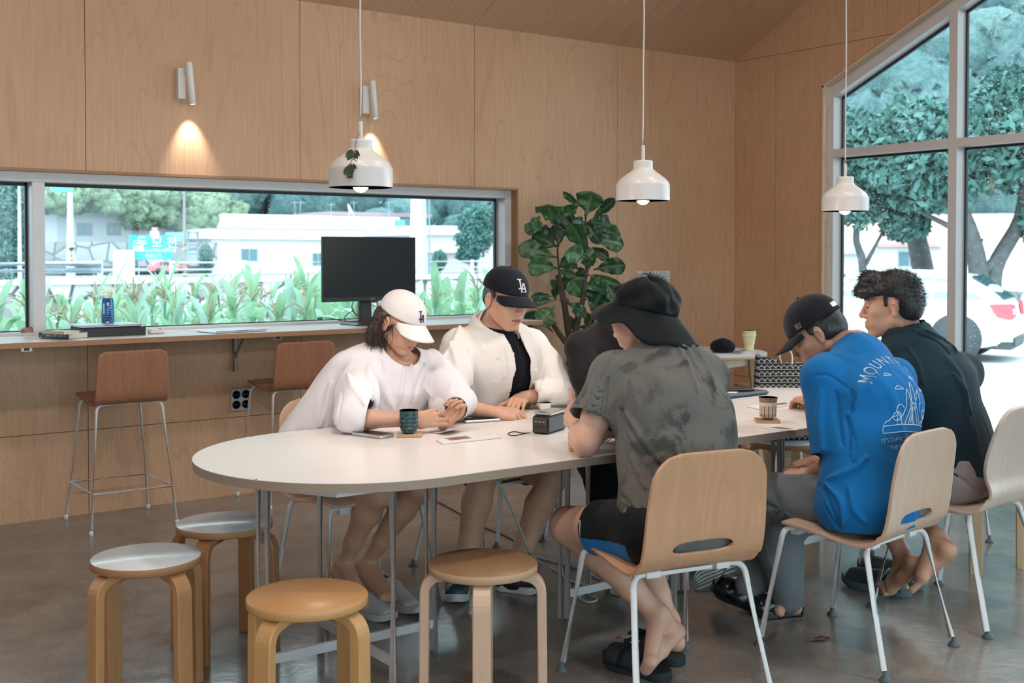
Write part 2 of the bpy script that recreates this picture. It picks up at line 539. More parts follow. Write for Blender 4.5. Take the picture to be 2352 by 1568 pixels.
def smp2(rs):
    y = 3.6+1.83*rs.rand(); z = 0.1+3.2*rs.rand()
    if z > zt2(y)-0.1 or 4.434 < y < 4.5: return (0, 0, 0), False
    w = 0.3
    if z < 2.1:
        w = 0.08+0.9*max(0, (z-1.45)/0.65)**1.4*(0.45+0.55*math.sin(y*21))
        if abs(y-5.15) < 0.14 and 1.35 < z < 1.75: w = 0.8
        if z < 1.0: w = 0.35 if (y < 4.4 and 0.75 < z < 0.98) else 0.10
    else: w = 0.25+0.35*max(0, 1-(z-2.16)/0.35)+0.3*max(0, math.sin(y*9+z*6))
    return (X1-0.0135, y, z), rs.rand() < w
o = rain(5200, smp2, (1, 0, 0), 0, 9, 0.0011, 0.0030).build('rain_drops', DROP, w2); o['kind'] = 'stuff'

# ---- ceiling: two pitched planes of plywood sheets
ang = math.atan(SL)
def pitch(name, y0, y1, ya, za, sgn):
    L = abs(y1-y0)/math.cos(ang); mb = MB()
    xs = [XL]+sorted(SEX)+[XR]
    for a, b in zip(xs, xs[1:]):
        for (c, d) in ((0.0, 2.44), (2.4435, L)):
            mb.b2((a+g, c, 0), (b-g, min(d, L), 0.015))
    mb.mat(1); mb.b2((XL, 0, 0.016), (XR+0.3, L+0.05, 0.2))
    o = mb.build(name, [PLYC, SEAM]); o.location = (0, ya, za)
    o.rotation_euler = (PI-ang, 0, 0) if sgn > 0 else (ang, 0, 0)
    if sgn > 0:
        # flip so that the sheets face down into the room
        for v in o.data.vertices: v.co.z = -v.co.z
        o.data.flip_normals()
    tag(o, kind='structure'); return o
c1 = pitch('ceiling', YB, YRIDGE, YB, EAVE, 1)
c2 = pitch('ceiling.001', YF, YRIDGE, YF, ZR-SL*(YRIDGE-YF), -1)
# ---- left wall and the glazed front wall behind the camera
mb = MB(); sloped(mb, YB+0.2, YRIDGE, 0, 0, XL-0.2, XL, topf=lambda y: ceil(min(y, YB))+0.1); sloped(mb, YRIDGE, YF, 0, 0, XL-0.2, XL, topf=lambda y: ceil(y)+0.1)
tag(mb.build('wall_left', PLY), kind='structure')
zf = ZR-SL*(YRIDGE-YF)
mb = MB(); mb.b2((XL, YF-0.2, 2.45), (XR+0.3, YF, zf+0.2)); mb.b2((XL, YF-0.2, 0), (XL+0.5, YF, 2.45)); mb.b2((XR-0.4, YF-0.2, 0), (XR+0.3, YF, 2.45))
mb.b2((1.6, YF-0.2, 0), (1.9, YF, 2.45))
tag(mb.build('wall_front', PLY), kind='structure')
for i, (a, b) in enumerate(((XL+0.5, 1.6), (1.9, XR-0.4))):
    mb = MB(); n = 3
    for k in range(n+1):
        x = a+(b-a-0.06)*k/n; mb.b2((x, YF-0.14, 0), (x+0.06, YF-0.06, 2.45))
    mb.b2((a, YF-0.139, 0), (b, YF-0.061, 0.06)); mb.b2((a, YF-0.139, 2.39), (b, YF-0.061, 2.45))
    w = mb.build('window_%d' % (i+3), WHITEFRAME); tag(w, kind='structure')
    mb = MB(); mb.b2((a, YF-0.103, 0.06), (b, YF-0.097, 2.39)); mb.build('glass_pane', GLASS, w)

# ---- counter under the ribbon window
def laminate(name, col, rough=0.35):
    return plain(name, col, rough, var=0.015, vscale=2.0)
LAM = laminate('white_laminate', (0.80, 0.77, 0.76), 0.30)
EDGE2 = ply_edge('counter_edge', (0.22, 0.10, 0.05), (0.50, 0.28, 0.155), 75)
ct = empty('counter', (0, 0, 0), 0, 'long white-topped plywood counter fixed under the ribbon window', 'counter')
mb = MB(); mb.b2((XL, 5.90, 0.969), (4.53, 6.40, 0.970)); mb.build('countertop', LAM, ct)
mb = MB(); mb.b2((XL, 5.90, 0.943), (4.53, 6.40, 0.969)); mb.build('plywood_edge', EDGE2, ct)
mb = MB(); mb.b2((4.40, 6.18, 0.915), (4.872, 6.342, 0.942)); mb.build('end_shelf', EDGE2, ct)
STEEL = plain('bracket_steel', (0.42, 0.38, 0.34), 0.35, 0.9)
for bx in (2.615, -0.3, 1.30-0.0):
    mb = MB()
    mb.b2((bx-0.012, YB-0.004, 0.72), (bx+0.012, YB-0.001, 0.943)); mb.b2((bx-0.012, YB-0.26, 0.939), (bx+0.012, YB-0.001, 0.943))
    mb.tube([(bx, YB-0.006, 0.80), (bx, YB-0.15, 0.937)], 0.006, 6)
    mb.b2((bx-0.012, YB-0.02, 0.72), (bx-0.009, YB-0.001, 0.943)); mb.b2((bx+0.009, YB-0.02, 0.72), (bx+0.012, YB-0.001, 0.943))
    mb.build('bracket', STEEL, ct)
BLACKPL = plain('black_plastic', (0.012, 0.013, 0.016), 0.4)
for bx in (2.71, 1.385):
    mb = MB(); mb.b2((bx-0.025, 5.95, 0.922), (bx+0.025, 5.99, 0.943)); mb.build('cable_clip', STEEL, ct)
    mb = MB(); mb.b2((bx-0.012, 5.945, 0.926), (bx+0.012, 5.951, 0.94)); mb.build('cable_clip_socket', BLACKPL, ct)

# ---- wall socket
so = empty('wall_socket', (2.651, YB-0.006, 0.554), 0, 'steel wall plate with four black round power sockets below the counter', 'wall socket')
mb = MB(); mb.box((0, 0, 0), (0.124, 0.012, 0.132), bev=0.003); mb.build('socket_plate', plain('socket_steel', (0.55, 0.55, 0.57), 0.35, 0.6), so)
for sx in (-1, 1):
    for sz in (-1, 1):
        mb = MB(); R_ = Matrix.Rotation(PI/2, 4, 'X')
        mb.lathe([(0.0, 0.004), (0.019, 0.004), (0.021, 0.009), (0.024, 0.010), (0.025, 0.006)], (sx*0.029, 0, sz*0.029), 24, R_)
        mb.mat(1)
        for q in (-1, 1): mb.lathe([(0.0, 0.0075), (0.003, 0.0075), (0.003, 0.003)], (sx*0.029+q*0.008, 0, sz*0.029), 8, R_)
        mb.build('socket', [BLACKPL, STEEL], so)
# ---- paper notice
def notice_mat():
    t = NT('notice_paper'); v = t.tex('Generated')
    return t.bsdf((0.62, 0.66, 0.66), 0.6)
pp = MB(); pp.b2((-0.165, -0.001, -0.235), (0.165, 0.001, 0.235))
po = pp.build('paper_notice', notice_mat()); po.location = (5.912, YB-0.0015, 1.036)
tag(po, 'pale blue-grey printed paper notice on the plywood wall above the bucket hat', 'poster')
INK = plain('grey_ink', (0.22, 0.25, 0.26), 0.7)
mb = MB()
def ink_lines(mb, x0, x1, z0, n, dz, seed, h=0.0022):
    rs = random.Random(seed)
    for k in range(n):
        x = x0
        e = x1-(x1-x0)*0.25*rs.random()
        while x < e:
            w = 0.004+0.010*rs.random(); mb.b2((x, -0.0016, z0-k*dz-h), (min(x+w, e), -0.001, z0-k*dz)); x += w+0.003
ink_lines(mb, -0.155, -0.035, 0.225, 3, 0.008, 1); ink_lines(mb, 0.06, 0.15, 0.225, 5, 0.008, 2); ink_lines(mb, 0.10, 0.15, 0.10, 3, 0.009, 3); ink_lines(mb, 0.10, 0.15, 0.02, 4, 0.009, 4)
for k in range(8):
    a = PI*(0.2+0.6*k/7); mb.box((-0.0+0.07*math.cos(a)*0.6, -0.0013, 0.165+0.03*math.sin(a)), (0.006, 0.0006, 0.006))
mb.build('printed_text', INK, po)

# ---- wall spotlights
WHITEMET = plain('white_lacquer', (0.72, 0.70, 0.69), 0.4, var=0.02)
def sconce(x, z, label):
    r = empty('wall_spotlight', (x, YB, z), 0, label, 'wall light', 'white spotlights on the plywood wall')
    mb = MB(); mb.b2((-0.022, -0.045, -0.085), (0.022, 0, 0.085)); mod_bevel(mb.build('mounting_plate', WHITEMET, r), 0.002)
    tilt = Matrix.Rotation(math.radians(6), 4, 'Y') @ Matrix.Rotation(math.radians(-3), 4, 'X')
    T = Matrix.Rotation(-math.radians(5), 4, 'Y')
    mb = MB(); mb.lathe([(0.0, 0.115), (0.018, 0.115), (0.019, 0.113), (0.019, -0.115), (0.015, -0.118), (0.014, -0.10), (0.0, -0.10)], (0.038, -0.072, 0.0), 24, T); mb.build('lamp_tube', WHITEMET, r)
    mb = MB(); mb.tube([(0.015, -0.04, 0.055), (0.032, -0.062, 0.052)], 0.006, 10); mb.build('swivel_joint', WHITEMET, r)
    mb = MB(); mb.lathe([(0.0, -0.1165), (0.0145, -0.1165)], (0.038, -0.072, 0), 16, T)
    mb.build('lamp_lens', emit('spot_lens', (1.0, 0.96, 0.92), 9.0), r)
    l = bpy.data.lights.new('spot_beam', 'SPOT'); l.energy = 13; l.color = (1.0, 0.92, 0.80); l.spot_size = math.radians(62); l.spot_blend = 0.9; l.shadow_soft_size = 0.012
    lo = put('spot_beam', l, r); lo.location = (0.038+0.012, -0.078, -0.128); lo.rotation_euler = (math.radians(16), math.radians(-2), 0)
    return r
sconce(2.30, 2.350, 'left white wall spotlight casting its pool of light above the window')
sconce(3.462, 2.350, 'white wall spotlight partly behind the nearest hanging lamp')

# ---- unseen ceiling lamps added up the roof slope to brighten the room
def added_ceiling_lamp(x, y, label, e=70):
    z = ceil(y)-0.06
    r = empty('added_ceiling_lamp', (x, y, z), 0, label, 'lamp', 'round ceiling lamps on the roof slope')
    mb = MB(); mb.lathe([(0, 0.0), (0.16, 0.0), (0.17, 0.01), (0.17, 0.05), (0, 0.05)], n=32); mb.build('lamp_body', WHITEMET, r)
    mb = MB(); mb.lathe([(0, -0.004), (0.15, -0.004), (0.15, -0.001)], n=32); mb.build('diffuser', emit('added_lamp_diffuser', (1, 0.90, 0.78), 6.0), r)
    l = bpy.data.lights.new('added_ceiling_light', 'AREA'); l.shape = 'DISK'; l.size = 0.3; l.energy = e; l.color = (1.0, 0.94, 0.88)
    lo = put('added_ceiling_light', l, r); lo.location = (0, 0, -0.012)
for x, w in ((-1.2, 'leftmost'), (1.5, 'middle'), (4.2, 'rightmost')):
    added_ceiling_lamp(x, 1.4, w+' round ceiling lamp on the camera side of the ridge', 28)
    added_ceiling_lamp(x, 3.0, w+' round ceiling lamp on the roof slope above the table', 18)

# ---------------------------------------------------------------- furniture
TUBE = plain('white_powder_coat', (0.70, 0.70, 0.71), 0.35, var=0.015)
GREYRUB = plain('grey_rubber', (0.09, 0.12, 0.13), 0.6)
def veneer(name, a, b, gr='Z', rough=0.38, sc=1.0, k=0.3):
    t = NT(name)
    st = {'Z': (1, 1, 0.10), 'Y': (1, 0.10, 1), 'X': (0.10, 1, 1)}[gr]
    v = t.tex('Object', tuple(s*sc for s in st))
    n1 = t.noise(v, 3.2, 3, 0.5, 0.5)
    lines = t.math('PINGPONG', t.math('MULTIPLY', n1, 16.0), 0.5)
    c = t.mix(t.ramp(lines, [(0.0, k), (0.3, 0.0)]), a, b)
    fib = t.noise(t.tex('Object', tuple(s*sc*(40 if s == 1 else 8) for s in st)), 3.0, 2, 0.6)
    c = t.mix(t.ramp(fib, [(0.35, 0.25), (0.65, 0.0)]), c, b)
    return t.bsdf(c, rough, 0, 0.4, t.bump(fib, 0.04, 0.001))
BEECH = veneer('beech_shell', (0.62, 0.345, 0.20), (0.48, 0.255, 0.135))
BEECHP = veneer('pale_beech_shell', (0.64, 0.44, 0.32), (0.52, 0.34, 0.235))
BEECHW = veneer('whitish_beech_shell', (0.62, 0.49, 0.40), (0.52, 0.385, 0.30))
WALNUT = veneer('reddish_walnut_shell', (0.33, 0.15, 0.085), (0.21, 0.085, 0.045), sc=1.4)

def shell_chair_mesh(prof, width, th, slot=None, n_s=64, n_v=36, curve=0.012, r0=0.05, r1=0.09):
    """bent plywood shell: prof = side profile (y,z) front to back-top; width(t) half width; slot in (s, v) metres"""
    P = bez([(0, y, z) for y, z in prof], 14)
    P = np.array(P)
    d = np.r_[0, np.cumsum(np.linalg.norm(np.diff(P, axis=0), axis=1))]
    L = d[-1]
    sv = np.linspace(0, L, n_s)
    Q = np.stack([np.interp(sv, d, P[:, k]) for k in range(3)], 1)
    T = np.gradient(Q, axis=0); T /= np.linalg.norm(T, axis=1)[:, None]
    N = np.stack([T[:, 0]*0, -T[:, 2], T[:, 1]], 1)  # up / front side
    def hw(s):
        w = width(s/L)
        for (e, r) in ((s, r0), (L-s, r1)):
            if e < r: w = w-r+math.sqrt(max(r*r-(r-e)**2, 0))
        return max(w, 0.004)
    bm = bmesh.new(); grid = {}
    vv = np.linspace(-1, 1, n_v)
    for i in range(n_s):
        w = hw(sv[i]); t = sv[i]/L
        for j, v in enumerate(vv):
            x = v*w; s = sv[i]; p = Q[i].copy(); nn = N[i]
            if slot:
                # snap the rim of the slot
                s0, hs, hv = slot
                a = (s-s0)/hs; b = x/hv
                q = abs(a)**2.2+abs(b)**4.5
                grid_in = q < 1
            cz = curve*(x/0.22)**2*(1 if t > 0.55 else 0.5)
            p = p+nn*cz
            grid[i, j] = bm.verts.new((x, p[1], p[2]))
    ds = sv[1]-sv[0]
    def inside(s, x):
        s0, hs, hv = slot; return abs((s-s0)/hs)**2.2+abs(x/hv)**4.5 < 1
    for i in range(n_s-1):
        for j in range(n_v-1):
            if slot:
                sc_ = (sv[i]+sv[i+1])/2; xc = (vv[j]+vv[j+1])/2*hw(sc_)
                if inside(sc_, xc): continue
            bm.faces.new((grid[i, j], grid[i, j+1], grid[i+1, j+1], grid[i+1, j]))
    bmesh.ops.delete(bm, geom=[v for v in bm.verts if not v.link_faces], context='VERTS')
    if slot:
        s0, hs, hv = slot
        inv = {v: k for k, v in grid.items() if v.is_valid}
        for v in bm.verts:
            if any(len(e.link_faces) == 1 for e in v.link_edges):
                i, j = inv[v]
                if i in (0, n_s-1) or j in (0, n_v-1): continue
                s = sv[i]; x = vv[j]*hw(s)
                a = (s-s0)/hs; b = x/hv
                q = (abs(a)**2.2+abs(b)**4.5)**(1/3.0)
                k = 1.0
                for _ in range(25):
                    qq = abs(a*k)**2.2+abs(b*k)**4.5
                    k *= 1/(qq**0.28) if qq > 0 else 1
                s2 = s0+(s-s0)*k; x2 = x*k
                p = np.array([np.interp(s2, sv, Q[:, c]) for c in range(3)]); nn = np.array([np.interp(s2, sv, N[:, c]) for c in range(3)])
                p = p+nn*curve*(x2/0.22)**2
                v.co = (x2, p[1], p[2])
    me = bpy.data.meshes.new('shell'); bm.normal_update(); bm.to_mesh(me); bm.free()
    for p in me.polygons: p.use_smooth = True
    return me

def finish_shell(me, name, mat, parent, th=0.011):
    me.materials.append(mat)
    o = put(name, me, parent)
    m = o.modifiers.new('thickness', 'SOLIDIFY'); m.thickness = th; m.offset = 0
    b = o.modifiers.new('round', 'BEVEL'); b.width = 0.003; b.segments = 2; b.limit_method = 'ANGLE'; b.angle_limit = math.radians(50)
    return o

PROF_A = [(0.205, 0.438), (0.15, 0.452), (0.02, 0.438), (-0.10, 0.424), (-0.165, 0.432), (-0.205, 0.475), (-0.222, 0.54), (-0.238, 0.66), (-0.262, 0.80)]
def wa(t): return 0.208+0.014*math.sin(PI*min(1, t*1.0))-0.008*max(0, t-0.75)*4
def leg_frame(root, foot, knee, inner, r=0.0105, mat=None, rubber=True, foot_h=0.032):
    """one bent tube leg with its glide"""
    mat = mat or TUBE
    f = np.array(foot, float); k = np.array(knee, float); i = np.array(inner, float)
    d1 = nrm(k-f); d2 = nrm(i-k); R_ = 0.038
    base = f+d1*foot_h*1.05
    pts = [base, k-d1*R_]
    for q in range(1, 7):
        t = q/7; a = k-d1*R_; c = k+d2*R_
        pts.append((1-t)**2*a+2*t*(1-t)*k+t*t*c)
    pts += [k+d2*R_, i]
    mb = MB(); mb.tube(pts, r, 12)
    leg = mb.build('leg', mat, root)
    if rubber:
        mb = MB(); mb.lathe([(0.020, 0.0), (0.021, 0.004), (0.016, 0.011), (0.0085, 0.018), (0.0085, foot_h), (0, foot_h)], tuple(f), 16); mb.build('glide_foot', GREYRUB, leg)
    return leg
def chair_a(mat, label, loc, rz, group):
    r = empty('dining_chair', loc, rz, label, 'chair', group)
    me = shell_chair_mesh(PROF_A, wa, 0.011, slot=(0.462, 0.021, 0.112), n_s=76, n_v=44)
    finish_shell(me, 'plywood_shell', mat, r)
    for sx in (-1, 1):
        leg_frame(r, (sx*0.248, 0.243, 0), (sx*0.200, 0.175, 0.428), (sx*0.07, 0.14, 0.412))
        leg_frame(r, (sx*0.248, -0.243, 0), (sx*0.205, -0.145, 0.412), (sx*0.06, -0.10, 0.402))
    mb = MB(); mb.b2((-0.10, -0.13, 0.396), (0.10, 0.17, 0.410)); mod_bevel(mb.build('seat_plate', TUBE, r), 0.004)
    for sx in (-1, 1):
        for yy in (-0.13, 0.16):
            mb = MB(); mb.b2((sx*0.13-0.025, yy-0.015, 0.398), (sx*0.13+0.025, yy+0.015, 0.428)); mb.build('seat_spacer', TUBE, r)
    return r
c_mid = chair_a(BEECH, 'orange-toned plywood shell chair under the man in the tie-dye shirt', (2.590, 2.725, 0), math.radians(-10.8), 'plywood shell chairs at the table')
c_blue = copy_tree(c_mid, None, (3.40, 2.585, 0), math.radians(8), 'pale plywood shell chair under the man in the blue T-shirt')
c_wom = copy_tree(c_mid, None, (2.205, 4.12, 0), PI, 'plywood shell chair behind the woman in the white cap')
c_man = copy_tree(c_mid, None, (2.93, 4.20, 0), PI+0.1, 'plywood shell chair under the man in the black cap, hidden behind his open white shirt')
c_hid = copy_tree(c_mid, None, (3.62, 4.16, 0), PI-0.12, 'pinkish plywood shell chair behind the man in the dark shirt')
c_end = copy_tree(c_mid, None, (5.19, 3.484, 0), math.radians(126.9), 'shell chair at the far right end of the table, mostly hidden behind the men')
for c, m in ((c_blue, BEECHP), (c_wom, BEECHP), (c_hid, BEECHW), (c_end, BEECHP)):
    for ch in c.children:
        if ch.name.startswith('plywood_shell'):
            ch.data = ch.data.copy(); ch.data.materials[0] = m

# waisted chair of the man in the dark T-shirt
PROF_B = [(0.21, 0.452), (0.15, 0.462), (0.02, 0.452), (-0.10, 0.440), (-0.175, 0.452), (-0.205, 0.50), (-0.195, 0.56), (-0.205, 0.64), (-0.235, 0.74), (-0.27, 0.835)]
def wb(t):
    base = 0.225 if t < 0.45 else 0.225
    return base-0.040*math.exp(-((t-0.585)/0.075)**2)+0.012*math.exp(-((t-0.80)/0.12)**2)
r = empty('dining_chair', (4.085, 2.610, 0), math.radians(3), 'whitish plywood chair with a pinched waist under the man in the dark T-shirt', 'chair')
finish_shell(shell_chair_mesh(PROF_B, wb, 0.012, n_s=76, n_v=40, curve=0.016, r1=0.075), 'plywood_shell', BEECHW, r, 0.013)
for sx in (-1, 1):
    leg_frame(r, (sx*0.245, 0.243, 0), (sx*0.185, 0.15, 0.440), (sx*0.06, 0.10, 0.432), r=0.0115, foot_h=0.022)
    leg_frame(r, (sx*0.245, -0.243, 0), (sx*0.185, -0.125, 0.430), (sx*0.06, -0.08, 0.424), r=0.0115, foot_h=0.022)
mb = MB(); mb.b2((-0.19, -0.13, 0.424), (0.19, 0.15, 0.436)); mod_bevel(mb.build('seat_plate', TUBE, r), 0.005)

# ---- bar stools at the counter
PROF_S = [(0.20, 0.668), (0.14, 0.668), (0.0, 0.650), (-0.12, 0.640), (-0.175, 0.650), (-0.20, 0.685), (-0.208, 0.75), (-0.216, 0.84), (-0.222, 0.912)]
def bar_stool(loc, rz, label):
    r = empty('bar_stool', loc, rz, label, 'bar stool', 'bar stools at the counter')
    me = shell_chair_mesh(PROF_S, lambda t: 0.175+0.012*math.sin(PI*t), 0.010, n_s=52, n_v=22, curve=0.004, r0=0.03, r1=0.035)
    o = finish_shell(me, 'plywood_shell', WALNUT, r, 0.009)
    F_ = [(-0.2175, 0.225), (0.2175, 0.225), (0.2175, -0.225), (-0.2175, -0.225)]
    K_ = [(-0.155, 0.165), (0.155, 0.165), (0.165, -0.155), (-0.165, -0.155)]
    for (fx, fy), (kx, ky) in zip(F_, K_):
        sg = 1 if kx > 0 else -1
        l = leg_frame(r, (fx, fy, 0), (kx, ky, 0.640), (sg*0.03, ky*0.9, 0.640), r=0.0075, rubber=False)
        mb = MB(); mb.lathe([(0.0, 0.0), (0.011, 0.0), (0.011, 0.022), (0.009, 0.026), (0, 0.026)], (fx, fy, 0), 12); mb.build('glide_foot', TUBE, l)
    q = [(fx+(kx-fx)*0.31, fy+(ky-fy)*0.31, 0.20) for (fx, fy), (kx, ky) in zip(F_, K_)]
    for a, b in zip(q, q[1:]+q[:1]):
        mb = MB(); mb.tube([a, b], 0.0065, 10); mb.build('footrest', TUBE, r)
    mb = MB(); mb.b2((-0.16, -0.14, 0.632), (0.16, -0.12, 0.642)); mb.b2((-0.14, 0.12, 0.634), (0.14, 0.14, 0.654)); mb.build('seat_plate', TUBE, r)
    return r
b1 = bar_stool((1.865, 6.045, 0), 0.0, 'left reddish walnut bar stool, standing alone below the black computer case')
b2 = copy_tree(b1, None, (2.83, 6.075, 0), 0.0, 'reddish walnut bar stool behind the woman in the white cap')

# ---- round stools with bent legs
HONEY = veneer('honey_birch', (0.50, 0.27, 0.125), (0.40, 0.20, 0.085), sc=1.5)
HONEYD = veneer('darker_honey_birch', (0.40, 0.185, 0.08), (0.30, 0.125, 0.05), sc=1.5)
YELLOW = veneer('yellow_birch', (0.58, 0.32, 0.13), (0.48, 0.25, 0.10), sc=1.5)
TOPBROWN = veneer('brown_veneer_top', (0.30, 0.175, 0.09), (0.20, 0.11, 0.055), 'X', sc=1.6)
TOPYEL = veneer('golden_veneer_top', (0.50, 0.265, 0.11), (0.41, 0.20, 0.08), 'X', sc=1.2)
PINKISH = veneer('pale_pink_birch', (0.66, 0.44, 0.32), (0.56, 0.35, 0.24), sc=1.5)
LINO = plain('pale_linoleum', (0.62, 0.66, 0.70), 0.22, var=0.035, vscale=22, spec=0.5)
E1 = ply_edge('stool_edge', (0.30, 0.14, 0.06), (0.48, 0.25, 0.12), 120)
E3 = ply_edge('pale_stool_edge', (0.42, 0.25, 0.14), (0.62, 0.42, 0.27), 120)
def stool(loc, ang, label, top, edge, leg, r=0.168, h=0.45, group='round stools with bent legs', face=True):
    s = empty('round_stool', loc, ang, label, 'stool', group)
    mb = MB(); mb.lathe([(0, h-0.026), (r-0.003, h-0.026), (r, h-0.023), (r, h-0.003), (r-0.001, h-0.0015)], n=72)
    seat = mb.build('seat', edge, s)
    mb = MB(); mb.lathe([(r-0.001, h-0.0015), (r-0.002, h), (0, h)], n=72); mb.build('seat_top', top, s)
    for k in range(4):
        a = k*PI/2; c, sn = math.cos(a), math.sin(a)
        R0 = 0.052; ro = r+0.012; pts = [(0.055, h-0.041)]
        zc = h-0.041-R0
        for q in range(0, 8):
            t = PI/2*q/7; pts.append((ro-R0+R0*math.sin(t), zc+R0*math.cos(t)))
        pts.append((ro+0.004, 0.0))
        hw_, tt = 0.0265, 0.0145
        prof = [(-hw_+0.003, -tt), (hw_-0.003, -tt), (hw_, -tt+0.003), (hw_, tt-0.003), (hw_-0.003, tt), (-hw_+0.003, tt), (-hw_, tt-0.003), (-hw_, -tt+0.003)]
        P3 = [(p*c, p*sn, z) for p, z in pts]
        mb = MB(); mb.tube(P3, 1.0, prof=prof, up=(0, 0, 1), smooth=False)
        o = mb.build('leg', leg, s)
    return s
s1 = stool((1.187, 3.594, 0), math.radians(17), 'round stool with pale blue-white top and honey legs, leftmost in the foreground', LINO, E1, HONEY)
s2 = stool((1.566, 3.895, 0), math.radians(43), 'pale blue-white topped stool with darker legs, second from the left, behind the leftmost stool', LINO, E1, HONEYD, group='round stools with bent legs')
s3 = stool((1.414, 2.919, 0), math.radians(26), 'golden birch round stool in front of the table end', TOPYEL, YELLOW, YELLOW)
s4 = stool((2.004, 2.912, 0), math.radians(54), 'round stool with brown veneer top and pale pink legs in front of the table', TOPBROWN, E3, PINKISH)
s5 = stool((4.738, 2.96, 0), math.radians(33), 'pale wood stool behind the pinched-waist chair, only its legs in view', TOPYEL, E3, veneer('raw_birch', (0.60, 0.42, 0.27), (0.5, 0.33, 0.2)), h=0.44)
RAW = MATS.get('raw') or veneer('raw_birch_leg', (0.62, 0.46, 0.32), (0.52, 0.36, 0.23))
s6 = stool((4.56, 3.92, 0), math.radians(20), 'white topped stool with whitish birch legs beyond the table, left of the blue T-shirt', LINO, E1, RAW)
s7 = stool((6.43, 5.78, 0), math.radians(15), 'birch stool tucked under the small round corner table', RAW, E3, RAW)

# ---- the long table
table = empty('long_table', (0, 0, 0), 0, 'long white oval table with pale plywood edge where everyone sits', 'table')
TT = 0.72; TY = 3.505; TR = 0.5525; TXL = 1.893; TXR = 4.19
def stadium(r, n=40):
    p = [(TXR+r*math.cos(a), TY+r*math.sin(a)) for a in np.linspace(-PI/2, PI/2, n)]
    return p+[(TXL+r*math.cos(a), TY+r*math.sin(a)) for a in np.linspace(PI/2, 3*PI/2, n)]
TLAM = laminate('table_laminate', (0.80, 0.755, 0.735), 0.27)
TEDGE = ply_edge('table_edge', (0.27, 0.20, 0.15), (0.40, 0.315, 0.25), 150)
mb = MB(); mb.prism(stadium(TR), TT-0.0015, TT); mb.build('tabletop', TLAM, table)
mb = MB(); mb.prism(stadium(TR), TT-0.029, TT-0.0016); mb.build('plywood_edge', TEDGE, table)
TLEG = plain('grey_white_leg_paint', (0.60, 0.60, 0.62), 0.4, var=0.02)
for cx_ in (1.825, 3.05, 4.25):
    F_ = [(cx_-0.313, 3.41), (cx_, 3.41-0.255), (cx_+0.313, 3.41), (cx_, 3.41+0.255)]
    for k, (x, y) in enumerate(F_):
        mb = MB(); mb.tube([(x, y, 0.012), (x, y, TT-0.03)], 0.0145, 16); leg = mb.build('leg', TLEG, table)
        mb = MB(); mb.lathe([(0.012, 0), (0.012, 0.013), (0, 0.013)], (x, y, 0), 12); mb.build('glide_foot', GREYRUB, leg)
        if k in (0, 2):
            s_ = -1 if k == 2 else -1
            mb = MB(); mb.tube([(x-0.022, y+0.018, 0.012), (x-0.022, y+0.018, TT-0.03)], 0.0095, 12); mb.build('leg_brace', TLEG, table)
    for (a, b) in ((0, 2), (1, 3)):
        mb = MB(); p, q = F_[a], F_[b]; L = math.hypot(q[0]-p[0], q[1]-p[1]); an = math.atan2(q[1]-p[1], q[0]-p[0])
        mb.box(((p[0]+q[0])/2, (p[1]+q[1])/2, 0.105+0.0 if a else 0.105), (L, 0.014, 0.03 if a == 0 else 0.029), rz=an); mb.build('cross_bar', TLEG, table)
    mb = MB()
    poly = [(-0.33, -0.02), (-0.20, -0.26), (0.20, -0.26), (0.33, -0.02), (0.33, 0.02), (0.20, 0.26), (-0.20, 0.26), (-0.33, 0.02)]
    mb.prism([(cx_+x, 3.41+y) for x, y in poly], TT-0.065, TT-0.03); mb.build('under_frame', TLEG, table)
mb = MB(); mb.ball(((1.408, 3.252, 0.721)), (0.0035, 0.0035, 0.0008), 8); mb.build('screw_cap', plain('brown_dot', (0.08, 0.04, 0.02), 0.6), table)

# ---- small round table in the corner
st = empty('side_table', (5.62, 5.60, 0), 0, 'small round white-topped table with splayed birch legs in the corner', 'table')
h = 0.735; rr = 0.47
mb = MB(); mb.lathe([(0, h-0.002), (rr-0.001, h-0.002), (rr, h-0.001), (rr-0.001, h), (0, h)], n=72); mb.build('tabletop', laminate('side_table_laminate', (0.72, 0.74, 0.78)), st)
mb = MB(); mb.lathe([(0, h-0.022), (rr-0.003, h-0.022), (rr, h-0.02), (rr, h-0.002), (0, h-0.002)], n=72); mb.build('plywood_edge', E3, st)
fz = h-0.023
aa = math.radians(8)
for k in range(4):
    a = aa+k*PI/2+PI/4; c, s_ = math.cos(a), math.sin(a)
    mb = MB(); hw_ = 0.042; tt = 0.014
    tx = np.array((-s_, c, 0)); nx = np.array((c, s_, 0))
    p0 = nx*0.36; p1 = nx*0.44
    vs = []
    for (base, w, z) in ((p1, 0.018, 0), (p0, 0.044, fz)):
        for u, v in ((-1, -1), (1, -1), (1, 1), (-1, 1)): vs.append(tuple(base+tx*w*u*1.0+nx*tt*v+np.array((0, 0, z))))
    mb.add(vs, [(3, 2, 1, 0), (4, 5, 6, 7), (0, 1, 5, 4), (1, 2, 6, 5), (2, 3, 7, 6), (3, 0, 4, 7)])
    mod_bevel(mb.build('leg', RAW, st), 0.004)
    a2 = aa+k*PI/2
    mb = MB(); M_ = Matrix.Rotation(a2, 4, 'Z')
    c0 = M_ @ Vector((0.252, 0, h-0.058)); mb.box(c0, (0.02, 0.46, 0.07), rz=a2); mb.build('apron', PLYPALE, st)

